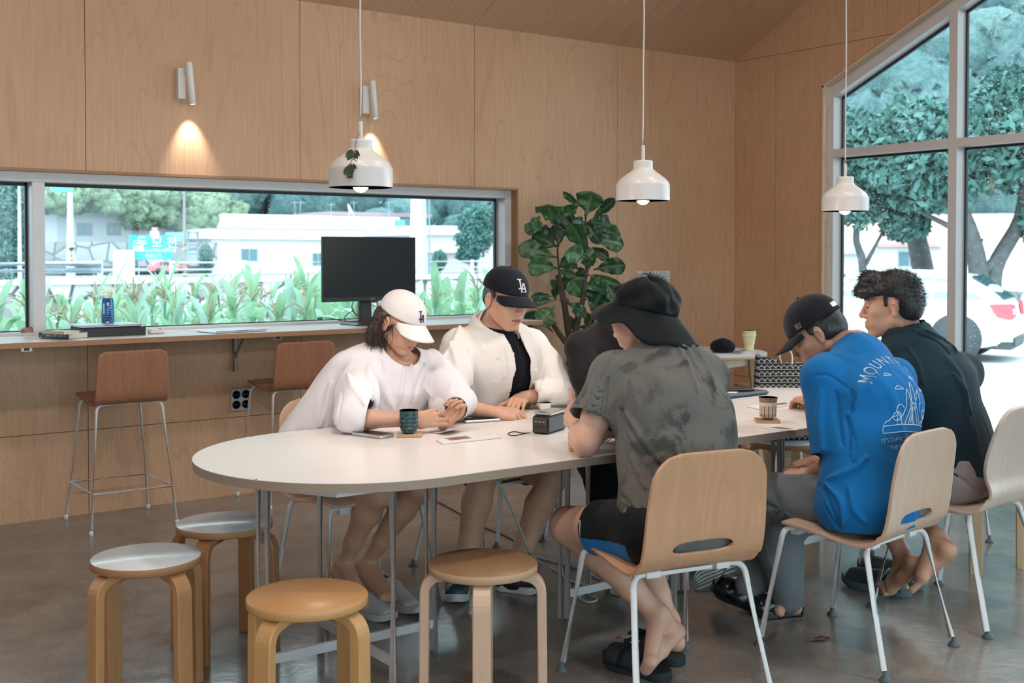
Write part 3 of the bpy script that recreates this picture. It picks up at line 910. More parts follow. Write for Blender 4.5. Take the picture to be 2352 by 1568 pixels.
# ---- hanging lamps
BULB = emit('glowing_bulb', (1.0, 0.93, 0.86), 30.0)
LAMPW = plain('lamp_white', (0.70, 0.66, 0.64), 0.33, var=0.01)
CORD = plain('white_cord', (0.62, 0.58, 0.56), 0.6)
def pendant(x, y, zb, label, wob):
    p = empty('pendant_lamp', (x, y, zb), 0, label, 'lamp', 'white pendant lamps over the table')
    R_ = 0.110
    pf = [(R_, 0), (R_, 0.055), (R_-0.004, 0.072), (R_-0.018, 0.090), (0.050, 0.122), (0.042, 0.130), (0.040, 0.138), (0.040, 0.162), (0.036, 0.1645), (0.006, 0.1645)]
    pf2 = bez([(a, b, 0) for a, b in pf[:8]], 4)
    prof = [(a[0], a[1]) for a in pf2]+pf[8:]
    inner = [(r_-0.0022, z_) for r_, z_ in prof[:-3]]
    mb = MB(); mb.lathe(prof, n=64); mb.lathe([(R_, 0), (R_-0.0022, 0)]+inner[::1], n=64)
    mb.build('lamp_shade', LAMPW, p)
    mb = MB(); mb.lathe([(0.0075, 0.16), (0.0075, 0.225), (0.005, 0.228), (0, 0.228)], n=16); mb.build('cord_grip', CORD, p)
    zt = ceil(y)-zb
    mb = MB(); n = 26
    pts = [(wob*0.003*math.sin(k*1.3), wob*0.004*math.sin(k*0.9+1), 0.22+(zt-0.22)*k/n) for k in range(n+1)]
    mb.tube(bez(pts, 3), 0.0032, 8); mb.build('cord', CORD, p)
    mb = MB(); mb.lathe([(0, zt-0.035), (0.045, zt-0.035), (0.045, zt+0.02), (0, zt+0.02)], n=24); mb.build('ceiling_rose', LAMPW, p)
    mb = MB(); mb.ball((0, 0, 0.028), (0.034, 0.034, 0.045), 24); mb.build('bulb', BULB, p)
    mb = MB(); mb.lathe([(0.018, 0.06), (0.018, 0.12), (0.0, 0.12)], n=16); mb.build('lamp_holder', LAMPW, p)
    l = bpy.data.lights.new('bulb_light', 'POINT'); l.energy = 8.5; l.color = (1.0, 0.88, 0.78); l.shadow_soft_size = 0.034
    lo = put('bulb_light', l, p); lo.location = (0, 0, -0.055)
    return p
p1 = pendant(1.915, 3.525, 1.628, 'nearest white pendant lamp with a dried green sprig hanging on it', 1)
p2 = pendant(3.225, 3.525, 1.618, 'middle white pendant lamp, hanging in front of the plain wall', 1)
p3 = pendant(4.525, 3.525, 1.603, 'farthest white pendant lamp, in front of the tall window', 0.3)
# sprig of dried leaves
LEAFD = plain('dried_green_leaf', (0.022, 0.045, 0.018), 0.6, var=0.35, vscale=40)
sp = empty('leaf_sprig', tuple(np.array((1.915, 3.525, 1.628))), 0, 'dried dark green leaf sprig hung on the nearest lamp', 'leaf sprig')
dv = nrm((-0.72, -0.69, 0)); ou = np.array(dv)
base = ou*0.050+np.array((0, 0, 0.150)); lat = np.array((0.7, -0.72, 0))
mb = MB(); mb.tube(bez([ou*0.008+np.array((0, 0, 0.185)), ou*0.043+np.array((0, 0, 0.168)), ou*0.062+np.array((0, 0, 0.128)), ou*0.120+np.array((0, 0, 0.06))], 6), 0.0012, 6); mb.build('stem', plain('dry_stem', (0.16, 0.13, 0.05), 0.7), sp)
mb = MB(); rs = random.Random(5)
for k in range(46):
    t = rs.random(); cen = ou*(0.066+0.058*t)+np.array((0, 0, 0.125-0.075*t)); a = rs.uniform(-1.15, 1.15)*(1-0.5*t)
    d = nrm(lat*math.sin(a)+np.array((0, 0, -math.cos(a)))+ou*rs.uniform(0.0, 0.5)); L = rs.uniform(0.020, 0.036); w = L*0.2
    side = nrm(np.cross(d, ou+0.3*np.array((rs.random(), rs.random(), 0)))); off = lat*math.sin(a)*0.012*rs.random()
    P_ = [cen+off+d*L*u+side*w*s2*math.sin(PI*min(1, u*0.9+0.08)) for u in (0, .3, .6, 1) for s2 in (-1, 1)]
    mb.add(P_, [(0, 1, 3, 2), (2, 3, 5, 4), (4, 5, 7, 6)], True)
o = mb.build('leaves', LEAFD, sp)

# ---------------------------------------------------------------- the village outside
GRND = -0.35
def vn(p, s, seed=0):
    """cheap smooth value noise for numpy points"""
    p = np.asarray(p)*s+seed*17.13
    i = np.floor(p).astype(int); f = p-i; f = f*f*(3-2*f)
    def h(a):
        n = (a[..., 0]*73856093) ^ (a[..., 1]*19349663) ^ (a[..., 2]*83492791)
        n = (n ^ (n >> 13)) & 0x7fffffff
        return ((n*1103515245+12345) & 0x7fffffff)/float(0x7fffffff)
    r = 0
    for dx in (0, 1):
        for dy in (0, 1):
            for dz in (0, 1):
                w = (f[..., 0] if dx else 1-f[..., 0])*(f[..., 1] if dy else 1-f[..., 1])*(f[..., 2] if dz else 1-f[..., 2])
                r = r+w*h(i+np.array((dx, dy, dz)))
    return r

def ground_mat(name, a, b, s=0.3):
    t = NT(name); v = t.tex(); n = t.noise(v, s, 6, 0.65)
    c = t.ramp(n, [(0.3, a), (0.7, b)])
    return t.bsdf(c, 0.85, 0, 0.2)
PALE = ground_mat('pale_concrete_yard', (0.55, 0.56, 0.56), (0.68, 0.69, 0.69), 0.8)
SOIL = ground_mat('garden_soil', (0.16, 0.15, 0.12), (0.27, 0.26, 0.22), 2.0)
ROAD = ground_mat('village_road', (0.26, 0.27, 0.29), (0.36, 0.37, 0.39), 0.3)
mb = MB(); mb.b2((XR+0.31, -30, GRND-0.3), (45, 24, GRND)); tag(mb.build('ground', PALE), kind='structure')
mb = MB(); mb.b2((-30, 6.65, GRND-0.35), (XR+0.3, 24, GRND-0.02)); mb.b2((XR+0.3, 6.65, GRND-0.36), (26, 24, GRND-0.03))
tag(mb.build('ground.001', SOIL), kind='structure')
mb = MB(); mb.b2((-60, 26, -1.0), (200, 140, 0.15)); mb.b2((45, -80, -1.0), (200, 26, -0.36)); tag(mb.build('ground.002', ROAD), kind='structure')
mb = MB(); mb.b2((-15, YF-14, -0.3), (XR+0.3, YF-0.2, -0.1)); tag(mb.build('ground.003', PALE), kind='structure')

def stone_mat(name, a, b, c_, sc=2.5):
    t = NT(name); v = t.tex(); x = t.n('ShaderNodeTexVoronoi'); x.inputs['Scale'].default_value = sc; t.l(v, x.inputs['Vector'])
    y = t.n('ShaderNodeTexVoronoi'); y.feature = 'DISTANCE_TO_EDGE'; y.inputs['Scale'].default_value = sc; t.l(v, y.inputs['Vector'])
    sep = t.n('ShaderNodeSeparateColor'); t.l(x.outputs['Color'], sep.inputs[0])
    col = t.ramp(sep.outputs[0], [(0.2, a), (0.8, b)])
    col = t.mix(t.ramp(y.outputs['Distance'], [(0.03, 1.0), (0.09, 0.0)]), col, c_)
    return t.bsdf(col, 0.85, 0, 0.2, t.bump(y.outputs['Distance'], 0.8, 0.1))
STONE = stone_mat('canal_stone', (0.22, 0.21, 0.22), (0.62, 0.62, 0.64), (0.10, 0.10, 0.10), 1.9)
STONEG = stone_mat('embankment_stone', (0.26, 0.26, 0.27), (0.38, 0.38, 0.39), (0.15, 0.15, 0.15), 1.2)
mb = MB(); mb.b2((-30, 24.0, -1.2), (26, 24.6, 0.78)); tag(mb.build('stone_canal_wall', STONE), 'low stone wall of the canal bank behind the corn rows', 'stone wall')
mb = MB(); mb.b2((-30, 23.95, 0.78), (26, 24.9, 0.87)); tag(mb.build('wall_coping', PALE), 'pale concrete coping running on top of the canal wall', 'coping')

# ---- hillside forest: bumpy crowns over rising ground
def foliage_mat(name, lo, mid, hi, sc=1.0, transl=True):
    t = NT(name); v = t.tex(); n = t.noise(v, 0.25*sc, 5, 0.7); n2 = t.noise(v, 2.2*sc, 5, 0.75)
    c = t.ramp(n, [(0.3, lo), (0.5, mid), (0.72, hi)])
    c = t.mix(t.ramp(n2, [(0.4, 0.55), (0.6, 0.0)]), c, [x*0.55 for x in lo])
    return t.bsdf(c, 0.85, 0, 0.12, t.bump(n2, 0.9, 0.5/sc))
HILLM = foliage_mat('haze_tinted_forest', (0.11, 0.22, 0.22), (0.18, 0.31, 0.31), (0.30, 0.43, 0.41), 0.8)  # distance haze is put into the pale teal foliage colour
ico = bmesh.new(); bmesh.ops.create_icosphere(ico, subdivisions=3, radius=1.0)
IV3 = np.array([v.co[:] for v in ico.verts]); IF3 = np.array([[v.index for v in f.verts] for f in ico.faces]); ico.free()
ico = bmesh.new(); bmesh.ops.create_icosphere(ico, subdivisions=2, radius=1.0)
IV2 = np.array([v.co[:] for v in ico.verts]); IF2 = np.array([[v.index for v in f.verts] for f in ico.faces]); ico.free()
def mesh_np(name, V, Fc, mats, smooth=True):
    me = bpy.data.meshes.new(name)
    V = np.asarray(V, dtype=np.float32); Fc = np.asarray(Fc, dtype=np.int32); k = Fc.shape[1]
    me.vertices.add(len(V)); me.vertices.foreach_set('co', V.ravel())
    me.loops.add(Fc.size); me.loops.foreach_set('vertex_index', Fc.ravel())
    me.polygons.add(len(Fc)); me.polygons.foreach_set('loop_start', np.arange(len(Fc), dtype=np.int32)*k)
    me.polygons.foreach_set('use_smooth', np.full(len(Fc), smooth))
    for m in (mats if isinstance(mats, (list, tuple)) else [mats]): me.materials.append(m)
    me.update(calc_edges=True)
    return me
def blobs(centers, radii, rough=0.28, seed=0, iv=None, iff=None, flat=0.8, fs=1.2):
    iv = IV2 if iv is None else iv; iff = IF2 if iff is None else iff
    VV = []; FF = []
    for k, (c, r) in enumerate(zip(centers, radii)):
        n = vn(iv*fs+np.array(c)*0.37, 1.6, seed+k % 97)-0.5
        n2 = vn(iv*fs, 4.5, seed+k % 89)-0.5
        v = iv*(1+rough*n*2+rough*0.7*n2)[:, None]*r*np.array((1, 1, flat))+np.array(c)
        FF.append(iff+len(iv)*k); VV.append(v)
    return np.concatenate(VV), np.concatenate(FF)
cs = []; rr_ = []
rs = np.random.RandomState(21)
for k in range(2300):
    az = math.radians(rs.uniform(-6, 82)); d = rs.uniform(0, 1)**0.8
    R0 = 108+(-22 if az > math.radians(48) else 0)
    dist = R0+d*120; zz = 0.5+d*74+rs.uniform(-2, 2)
    cs.append((dist*math.sin(az), dist*math.cos(az), zz)); rr_.append(rs.uniform(2.6, 5.2))
V_, F_ = blobs(cs, rr_, 0.35, 3)
def leaf_tufts(cs, rr_, per, size, seed, flat=0.8):
    rs = np.random.RandomState(seed); c = np.repeat(np.array(cs), per, 0); r = np.repeat(np.array(rr_), per)[:, None]; n = len(c)
    d = rs.normal(size=(n, 3)); d[:, 2] = np.abs(d[:, 2])*0.8+d[:, 2]*0.2; d /= np.linalg.norm(d, axis=1)[:, None]
    p = c+d*r*(0.9+0.35*rs.rand(n))[:, None]*np.array((1, 1, flat))
    a = rs.normal(size=(n, 3)); a /= np.linalg.norm(a, axis=1)[:, None]; b = np.cross(a, rs.normal(size=(n, 3))); b /= np.linalg.norm(b, axis=1)[:, None]
    s = size*(0.5+rs.rand(n))[:, None]
    V = np.stack([p-a*s, p+b*s*0.7, p+a*s, p-b*s*0.7], 1).reshape(-1, 3)
    return V, np.arange(4*n).reshape(n, 4)
def join_tri(V, F, V2, F2):
    q = np.concatenate([F2[:, [0, 1, 2]], F2[:, [0, 2, 3]]])+len(V)
    return np.concatenate([V, V2]), np.concatenate([F, q])
V_, F_ = join_tri(V_, F_, *leaf_tufts(cs, rr_, 34, 0.55, 4))
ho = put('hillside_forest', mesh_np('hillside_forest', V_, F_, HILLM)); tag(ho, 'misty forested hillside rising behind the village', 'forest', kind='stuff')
P_ = []
for i in range(40):
    az = math.radians(-10+96*i/39); row = []
    for d, z in ((0.0, -1), (0.05, 3), (1.0, 74)):
        R0 = 108+(-22 if az > math.radians(48) else 0)
        dist = R0+2+d*120; row.append((dist*math.sin(az), dist*math.cos(az), z-2.5))
    P_.append(row)
mb = MB(); mb.grid(P_); tag(mb.build('hillside_ground', foliage_mat('hill_undergrowth', (0.05, 0.12, 0.11), (0.08, 0.16, 0.15), (0.12, 0.2, 0.18))), kind='structure')

# ---- leafy trees
def leaf_cloud(n, c, rad, size, seed, hollow=0.55):
    rs = np.random.RandomState(seed)
    d = rs.normal(size=(n, 3)); d /= np.linalg.norm(d, axis=1)[:, None]
    r = (hollow+(1-hollow)*rs.rand(n))[:, None]
    lump = 0.75+0.5*vn(d*1.7+seed, 1.5, seed)[:, None]
    p = np.array(c)+d*r*lump*np.array(rad)
    a = rs.normal(size=(n, 3)); a /= np.linalg.norm(a, axis=1)[:, None]
    b = np.cross(a, rs.normal(size=(n, 3))); b /= np.linalg.norm(b, axis=1)[:, None]
    s = size*(0.35+0.45*rs.rand(n))[:, None]
    V = np.stack([p-a*s, p+b*s*0.45, p+a*s, p-b*s*0.45], 1).reshape(-1, 3)
    F = np.arange(4*n).reshape(n, 4)
    return V, F
def leafm(name, a, b):
    t = NT(name); v = t.tex(); n = t.noise(v, 1.4, 5, 0.7)
    c = t.ramp(n, [(0.35, a), (0.65, b)])
    return t.bsdf(c, 0.6, 0, 0.3)
BARK = plain('grey_bark', (0.11, 0.115, 0.115), 0.85, var=0.3, vscale=5)
TG1 = leafm('teal_leaves', (0.055, 0.16, 0.14), (0.13, 0.27, 0.24)); TG2 = leafm('pale_leaves', (0.20, 0.36, 0.24), (0.36, 0.52, 0.38)); TG3 = leafm('bright_leaves', (0.16, 0.32, 0.16), (0.33, 0.50, 0.27))
def tree(loc, trunks, crowns, mat, label, seed, size=0.22, dens=1.0, name='tree'):
    r = empty(name, loc, 0, label, 'tree', 'trees in the village')
    for pts, r0, r1 in trunks:
        pp = bez(pts, 5); mb = MB(); mb.tube(pp, list(np.linspace(r0, r1, len(pp))), 10); mb.build('trunk', BARK, r)
    VV = []; FF = []; n0 = 0
    for k, (c, rad) in enumerate(crowns):
        V, F = leaf_cloud(int(dens*3400*rad[0]), c, rad, size, seed+k); VV.append(V); FF.append(F+n0); n0 += len(V)
    if VV: put('crown', mesh_np('crown', np.concatenate(VV), np.concatenate(FF), mat, False), r)
    return r
# trees beyond the tall window
tree((29.8, 20.4, -0.3), [([(0, 0, 0), (0.05, 0, 1.0), (-0.15, 0.1, 2.1), (-0.5, 0.3, 4.0)], 0.34, 0.26), ([(-0.2, 0.1, 2.2), (0.6, 0.3, 4.5)], 0.2, 0.1)],
     [((-0.8, 0.6, 4.1), (2.6, 2.2, 1.3)), ((1.2, 0.2, 4.9), (2.2, 2.0, 1.2))], TG1, 'grey leaning tree trunk with a broad dark crown seen behind the white car', 5, 0.26)
tree((25.6, 19.4, -0.3), [([(0, 0, 0), (0.05, 0, 1.4), (-0.1, 0.1, 2.2), (0.2, 0, 3.2)], 0.12, 0.07), ([(0, 0, 1.2), (0.6, -0.3, 2.4)], 0.07, 0.03)],
     [((0, 0, 3.5), (1.5, 1.3, 1.1)), ((-0.9, 0.6, 4.6), (1.4, 1.4, 1.2)), ((0.9, -0.7, 2.5), (0.7, 0.6, 0.5))], TG1, 'slim branching tree with layered foliage left behind the nearest pane', 9, 0.18)
tree((27.4, 17.1, -0.3), [([(0, 0, 0), (0.0, 0, 1.2), (-0.35, 0.1, 2.4), (-0.9, 0.4, 3.6)], 0.30, 0.16), ([(0.35, -0.2, 0), (0.4, -0.2, 1.3), (0.9, -0.6, 2.6), (1.0, -0.7, 4)], 0.26, 0.13), ([(-0.1, 0, 1.0), (0.6, -0.4, 1.9)], 0.13, 0.1), ([(0.1, 0, 2.0), (-1.5, 1.2, 3.0)], 0.10, 0.04)],
     [((-1.1, 0.9, 4.3), (2.3, 2.1, 1.4)), ((1.5, -1.0, 4.9), (2.5, 2.1, 1.7)), ((1.6, -1.1, 2.6), (1.0, 0.8, 0.8))], TG1, 'twin-trunked dark tree at the right edge of the tall window', 13, 0.25)
tree((23.4, 20.6, -0.3), [([(0, 0, 0), (0.1, 0, 2), (0, 0, 4)], 0.16, 0.1)], [((0, 0, 3.9), (1.7, 1.6, 1.2))], TG2, 'pale green leafy tree low in the left upright pane', 17, 0.22)
tree((31, 14.4, -0.3), [([(0, 0, 0), (0.1, 0, 3), (0, 0, 5)], 0.2, 0.1)], [((0.6, -0.6, 6.9), (2.6, 2.4, 1.9)), ((0, 0, 5.2), (2.0, 2, 1.2))], TG2, 'tall pale yellow-green tree high in the right pane', 23, 0.28)
for k, (x, y) in enumerate(((26.9, 20.9), (28.1, 20.2), (25.5, 21.4))):
    o = empty('round_shrub', (x, y, -0.35), 0, ['small round clipped shrub left of the grey trunk', 'small round clipped shrub beside the grey trunk', 'small round clipped shrub by the slim branching tree'][k], 'shrub', 'clipped shrubs')
    V, F = leaf_cloud(700, (0, 0, 0.62), (0.55, 0.5, 0.5), 0.10, 40+k, 0.8); put('leaves', mesh_np('leaves', V, F, TG1, False), o)
    mb = MB(); mb.tube([(0, 0, 0), (0, 0, 0.5)], 0.05, 8); mb.build('stem', BARK, o)
WALLW = plain('white_render', (0.80, 0.80, 0.78), 0.7, var=0.03, vscale=0.6)
PINKR = plain('pink_roof_tiles', (0.62, 0.36, 0.33), 0.7, var=0.08, vscale=1.2)
WIN = plain('dark_window_glass', (0.13, 0.24, 0.27), 0.2)
GREYW = plain('grey_white_render', (0.52, 0.55, 0.58), 0.75, var=0.08, vscale=0.5)
def house(name, label, x0, x1, y, z0, z1, wall, roof, rh, windows, dep_=8, over=0.5, flat=False, cat='building', rz=0, org=None):
    h = empty(name, org or (0, 0, 0), rz, label, cat, 'village buildings')
    mb = MB(); mb.b2((x0, y, z0), (x1, y+dep_, z1)); mb.build('walls', wall, h)
    mb = MB()
    if flat: mb.b2((x0-over, y-over, z1), (x1+over, y+dep_+over, z1+rh))
    else:
        ym_ = y+dep_/2
        for s_ in (0, 1):
            ya = y-over if s_ == 0 else y+dep_+over
            mb.add([(x0-over, ya, z1-0.1), (x1+over, ya, z1-0.1), (x1+over, ym_, z1+rh), (x0-over, ym_, z1+rh), (x0-over, ya, z1+0.1), (x1+over, ya, z1+0.1), (x1+over, ym_, z1+rh+0.2), (x0-over, ym_, z1+rh+0.2)],
                   [(0, 1, 2, 3), (7, 6, 5, 4), (0, 4, 5, 1), (2, 6, 7, 3), (0, 3, 7, 4), (1, 5, 6, 2)])
    mb.build('roof', roof, h)
    for (a, b, c, d) in windows:
        mb = MB(); mb.b2((a-0.06, y-0.06, b-0.06), (c+0.06, y+0.02, d+0.06)); f_ = mb.build('window_frame', GREYW if wall is not GREYW else plain('mid_grey_frame', (0.3, 0.32, 0.34), 0.6), h)
        for (p, q) in ((a, (a+c)/2-0.03), ((a+c)/2+0.03, c)):
            mb = MB(); mb.b2((p, y-0.08, b), (q, y-0.055, d)); mb.build('window_pane', WIN, f_)
    return h
# house with pink roofs beyond the cars; its local y axis runs away from the viewer
house('house', 'white house under a long pink tiled roof beyond the parked cars', -7, 9, 0, 0, 1.9, WALLW, PINKR, 1.7, [(2.0, 0.7, 3.2, 1.5), (5.6, 0.7, 6.8, 1.5)], rz=math.radians(-54), org=(56.2, 42.5, 0.0))
house('house', 'small white house with shallow white roof left of the pink roofed house', -2.0, 2.2, 0, 0, 1.5, WALLW, GREYW, 0.8, [(-1.2, 0.6, -0.4, 1.2)], rz=math.radians(-54), org=(45.0, 36.6, 0.0), dep_=5)
house('house', 'square white building between the trunks at the right', -1.6, 2.0, 0, 0, 2.0, WALLW, WALLW, 0.2, [], rz=math.radians(-57), org=(41.4, 25.6, -0.3), dep_=5, flat=True, over=0.1)
mb = MB(); mb.box((31.5, 20.4, 0.0), (0.5, 9, 0.75), rz=math.radians(-33.0+0)); tag(mb.build('stone_garden_wall', stone_mat('pale_wall_stone', (0.55, 0.56, 0.57), (0.75, 0.76, 0.77), (0.4, 0.42, 0.43), 1.6)), 'low pale stone garden wall behind the parked cars', 'stone wall')
# ---- parked cars
CARW = plain('white_car_paint', (0.82, 0.83, 0.84), 0.25, var=0.01, **{'Coat Weight': 0.6})
CARG = plain('car_glass', (0.05, 0.085, 0.10), 0.06)
CARG2 = plain('car_side_glass', (0.30, 0.42, 0.47), 0.08)
TYRE = plain('tyre_rubber', (0.03, 0.035, 0.04), 0.8); RIM = plain('alloy_rim', (0.45, 0.47, 0.5), 0.3, 0.8)
RED = plain('tail_light_red', (0.60, 0.10, 0.12), 0.2); DARKP = plain('bumper_dark', (0.06, 0.07, 0.075), 0.7)
def car(loc, rz, label):
    c = empty('car', loc, rz, label, 'car', 'white cars parked outside')
    # side outline (x forward, z) sampled top and bottom; width by height
    top = [(-2.15, 0.62), (-2.12, 0.88), (-2.02, 1.00), (-1.80, 1.20), (-1.45, 1.40), (-0.9, 1.475), (-0.1, 1.485), (0.45, 1.40), (0.95, 1.12), (1.25, 0.98), (1.75, 0.90), (2.05, 0.78), (2.15, 0.60)]
    xs = np.linspace(-2.15, 2.15, 60); tz = np.interp(xs, [a for a, b in top], [b for a, b in top])
    P = []
    for x, zt in zip(xs, tz):
        e = abs(x)/2.15; wb_ = 0.90*(1-0.16*max(0, (e-0.7)/0.3)**2); row = []
        zb = 0.24+0.10*max(0, (e-0.8)/0.2)
        sill = [(wb_*0.93, zb), (wb_, zb+0.12), (wb_*1.01, 0.55), (wb_*1.0, min(0.88, zt-0.06)), (wb_*0.95, min(0.97, zt-0.03))]
        if zt > 1.02:
            k = (zt-0.97); sill += [(wb_*0.95-0.13*k/0.5, 0.97+k*0.55), (wb_*0.90-0.22*k/0.5, 0.97+k*0.90), (wb_*0.62, zt-0.005), (0.0, zt)]
        else: sill += [(wb_*0.85, zt-0.012), (wb_*0.7, zt-0.004), (wb_*0.4, zt), (0, zt)]
        row = [(x, -y, z) for y, z in sill]+[(x, y, z) for y, z in sill[::-1][1:]]
        P.append(row)
    mb = MB(); mb.grid(P); n = len(P[0])
    mb.add(P[0], [tuple(range(n))]); mb.add(P[-1], [tuple(range(n-1, -1, -1))]); mb.add([p for row in (P[10], P[-10]) for p in (row[0], row[-1])], [(0, 1, 3, 2)])
    mb.build('body', CARW, c)
    def sidez(x, z):
        zt = np.interp(x, xs, tz); k = zt-0.97; t = (z-0.97)/max(k, 1e-3)
        return 0.90*0.95-np.interp(t, [0, .55, .9], [0, 0.13*k/0.5, 0.045+0.22*k/0.5])
    for s_ in (-1, 1):
        for pts in ([(-1.72, 1.02), (-1.25, 1.33), (-0.95, 1.36), (-0.95, 1.02)], [(-0.90, 1.02), (-0.90, 1.365), (-0.15, 1.385), (-0.05, 1.02)], [(0.0, 1.02), (-0.08, 1.385), (0.40, 1.32), (0.86, 1.04)]):
            mb = MB(); v = [(x, s_*(sidez(x, z)+0.012), z) for x, z in pts]; mb.add(v+[(x, y*0.97, z) for x, y, z in v], [(0, 1, 2, 3), (7, 6, 5, 4)]+[(k, (k+1) % 4, 4+(k+1) % 4, 4+k) for k in range(4)]); mb.build('side_window', CARG2, c)
        mb = MB(); mb.b2((-0.55, s_*0.885, 0.84), (-0.38, s_*0.925, 0.87)); mb.build('door_handle', CARW, c)
        for wx in (-1.32, 1.33):
            M_ = Matrix.Rotation(PI/2, 4, 'X')
            mb = MB(); mb.lathe([(0.20, -0.10), (0.315, -0.10), (0.33, -0.07), (0.33, 0.07), (0.315, 0.10), (0.20, 0.10)], (wx, s_*0.80, 0.33), 28, M_); w_ = mb.build('wheel', TYRE, c)
            mb = MB(); mb.lathe([(0, -0.085), (0.05, -0.10), (0.18, -0.07), (0.21, -0.10), (0.21, 0.10), (0.18, 0.07), (0.05, 0.10), (0, 0.085)], (wx, s_*0.80, 0.33), 20, M_); mb.build('rim', RIM, w_)
            mb = MB(); mb.lathe([(0.0, -0.02), (0.40, -0.02), (0.40, 0.0), (0.0, 0.0)], (wx, s_*0.905, 0.38), 28, M_); mb.build('wheel_arch', DARKP, c)
        mb = MB(); mb.add([(-2.13, s_*0.80, 0.70), (-2.15, s_*0.50, 0.74), (-2.13, s_*0.50, 0.92), (-2.10, s_*0.80, 0.95), (-1.82, s_*0.905, 0.94), (-1.95, s_*0.90, 0.74)],
                          [(0, 1, 2, 3), (0, 3, 4, 5)]); o = mb.build('tail_light', RED, c); m_ = o.modifiers.new('t', 'SOLIDIFY'); m_.thickness = 0.05; m_.offset = 0
        mb = MB(); mb.b2((-2.165, s_*0.62-0.06, 0.78), (-2.14, s_*0.62+0.06, 0.87)); mb.build('reversing_lamp', CARW, o)
    mb = MB(); mb.add([(-2.02, -0.66, 1.02), (-2.02, 0.66, 1.02), (-1.52, 0.58, 1.395), (-1.52, -0.58, 1.395)], [(0, 1, 2, 3)]); o = mb.build('rear_window', CARG, c); m_ = o.modifiers.new('t', 'SOLIDIFY'); m_.thickness = 0.03; m_.offset = 1
    mb = MB(); mb.b2((-2.14, -0.78, 0.22), (2.12, 0.78, 0.34)); mb.b2((-2.19, -0.70, 0.28), (-2.10, 0.70, 0.40)); mb.build('underbody', DARKP, c)
    return c
f2 = nrm((-0.40, 0.916, 0)); rw = np.array((16.81, 10.87, GRND)); az = math.atan2(f2[1], f2[0])
pos = rw+f2*1.32+np.array((-math.sin(az), math.cos(az), 0))*(-0.80)
cc = car(tuple(pos), az, 'nearer white hatchback with its red tail light at the right edge of the window')
copy_tree(cc, None, (20.6, 17.3, GRND), az+math.radians(205), 'second white car farther left behind the seated man in the dark T-shirt')

# ---- things beyond the ribbon window
def bx(name, B, y, d, mat, label=None, cat=None, group=None, parent=None, kind=None):
    mb = MB(); mb.b2((B[0], y, B[1]), (B[2], y+d, B[3])); return tag(mb.build(name, mat, parent), label, cat, group, kind)
BW = (19.308, 2.157, 30.402, 4.145)
w_ = [(20.594, 2.630, 21.394, 3.292), (22.435, 2.649, 23.231, 3.320), (26.900, 2.865, 27.370, 3.327), (29.606, 2.896, 30.282, 3.398)]
house('house', 'long grey-white house half buried under green vines left of the blue sign', BW[0], BW[2], 75, BW[1], BW[3], GREYW, plain('slate_roof', (0.42, 0.43, 0.46), 0.7), 0.5, w_, over=0.3, flat=True)
B_ = (16.901, 1.160, 26.997, 2.083)
bx('stone_embankment', (B_[0], B_[1]-0.5, B_[2], B_[3]), 68, 5, STONEG, 'grey stone embankment under the vine-covered house', 'embankment')
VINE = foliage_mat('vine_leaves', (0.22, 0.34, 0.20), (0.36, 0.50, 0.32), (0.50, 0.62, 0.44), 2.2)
B_ = (19.444, 3.566, 29.803, 5.099)
rs = np.random.RandomState(31); cs = []; rr_ = []
for k in range(420):
    x = rs.uniform(B_[0]-2, B_[2]+1); cs.append((x, rs.uniform(72.6, 80), rs.uniform(B_[1]-(0.4 if (x-B_[0]) > 4 else -0.8), B_[3]))); rr_.append(rs.uniform(0.35, 0.85))
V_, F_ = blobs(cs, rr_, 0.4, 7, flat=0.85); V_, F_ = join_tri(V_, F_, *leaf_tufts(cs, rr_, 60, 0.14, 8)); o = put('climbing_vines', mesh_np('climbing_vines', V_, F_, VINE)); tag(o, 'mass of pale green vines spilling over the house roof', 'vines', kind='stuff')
CREAM = plain('cream_render', (0.80, 0.76, 0.70), 0.7, var=0.02, vscale=0.4)
B_ = (27.398, 0.138, 42.045, 2.349)
w_ = [(29.366, 0.941, 30.432, 1.698), (34.390, 0.661, 35.157, 1.418)]
hc = house('house', 'cream village hall with two stacked white flat roofs behind the monitor', B_[0], B_[2], 70, B_[1]-0.5, B_[3], CREAM, WALLW, 0.62, w_, flat=True, over=0.5)
B2 = (28.846, 3.081, 41.976, 4.001); bx('upper_roof', B2, 71.5, 7, WALLW, parent=hc)
B2 = (29.490, 2.856, 42.197, 3.096); bx('clerestory', B2, 72.0, 6, plain('brown_roof_band', (0.20, 0.13, 0.12), 0.8), parent=hc)  # plain dark brown band between the two roof slabs
B2 = (37.797, 4.133, 46.253, 4.420); bx('roof_tiles', B2, 74.0, 6, plain('plum_roof', (0.34, 0.24, 0.27), 0.8), parent=hc)
B2 = (41.577, 2.720, 42.111, 3.803); bx('awning', B2, 71.0, 1, plain('green_awning', (0.10, 0.42, 0.35), 0.6), parent=hc)
o = empty('satellite_dish', (38.090, 71.800, 4.456), 0, 'white satellite dish on the village hall roof', 'satellite dish')
mb = MB(); mb.lathe([(0, 0.0), (0.2, 0.02), (0.42, 0.12), (0.42, 0.10), (0.2, 0.0), (0, -0.02)], n=24, M=Matrix.Rotation(math.radians(60), 4, 'Y') @ Matrix.Rotation(0.6, 4, 'X')); mb.build('dish', WALLW, o)
mb = MB(); mb.tube([(0, 0, 0), (0, 0, -0.6)], 0.04, 8); mb.build('mast', GREYW, o)
STEELG = plain('galvanised_steel', (0.55, 0.62, 0.66), 0.45, 0.3)
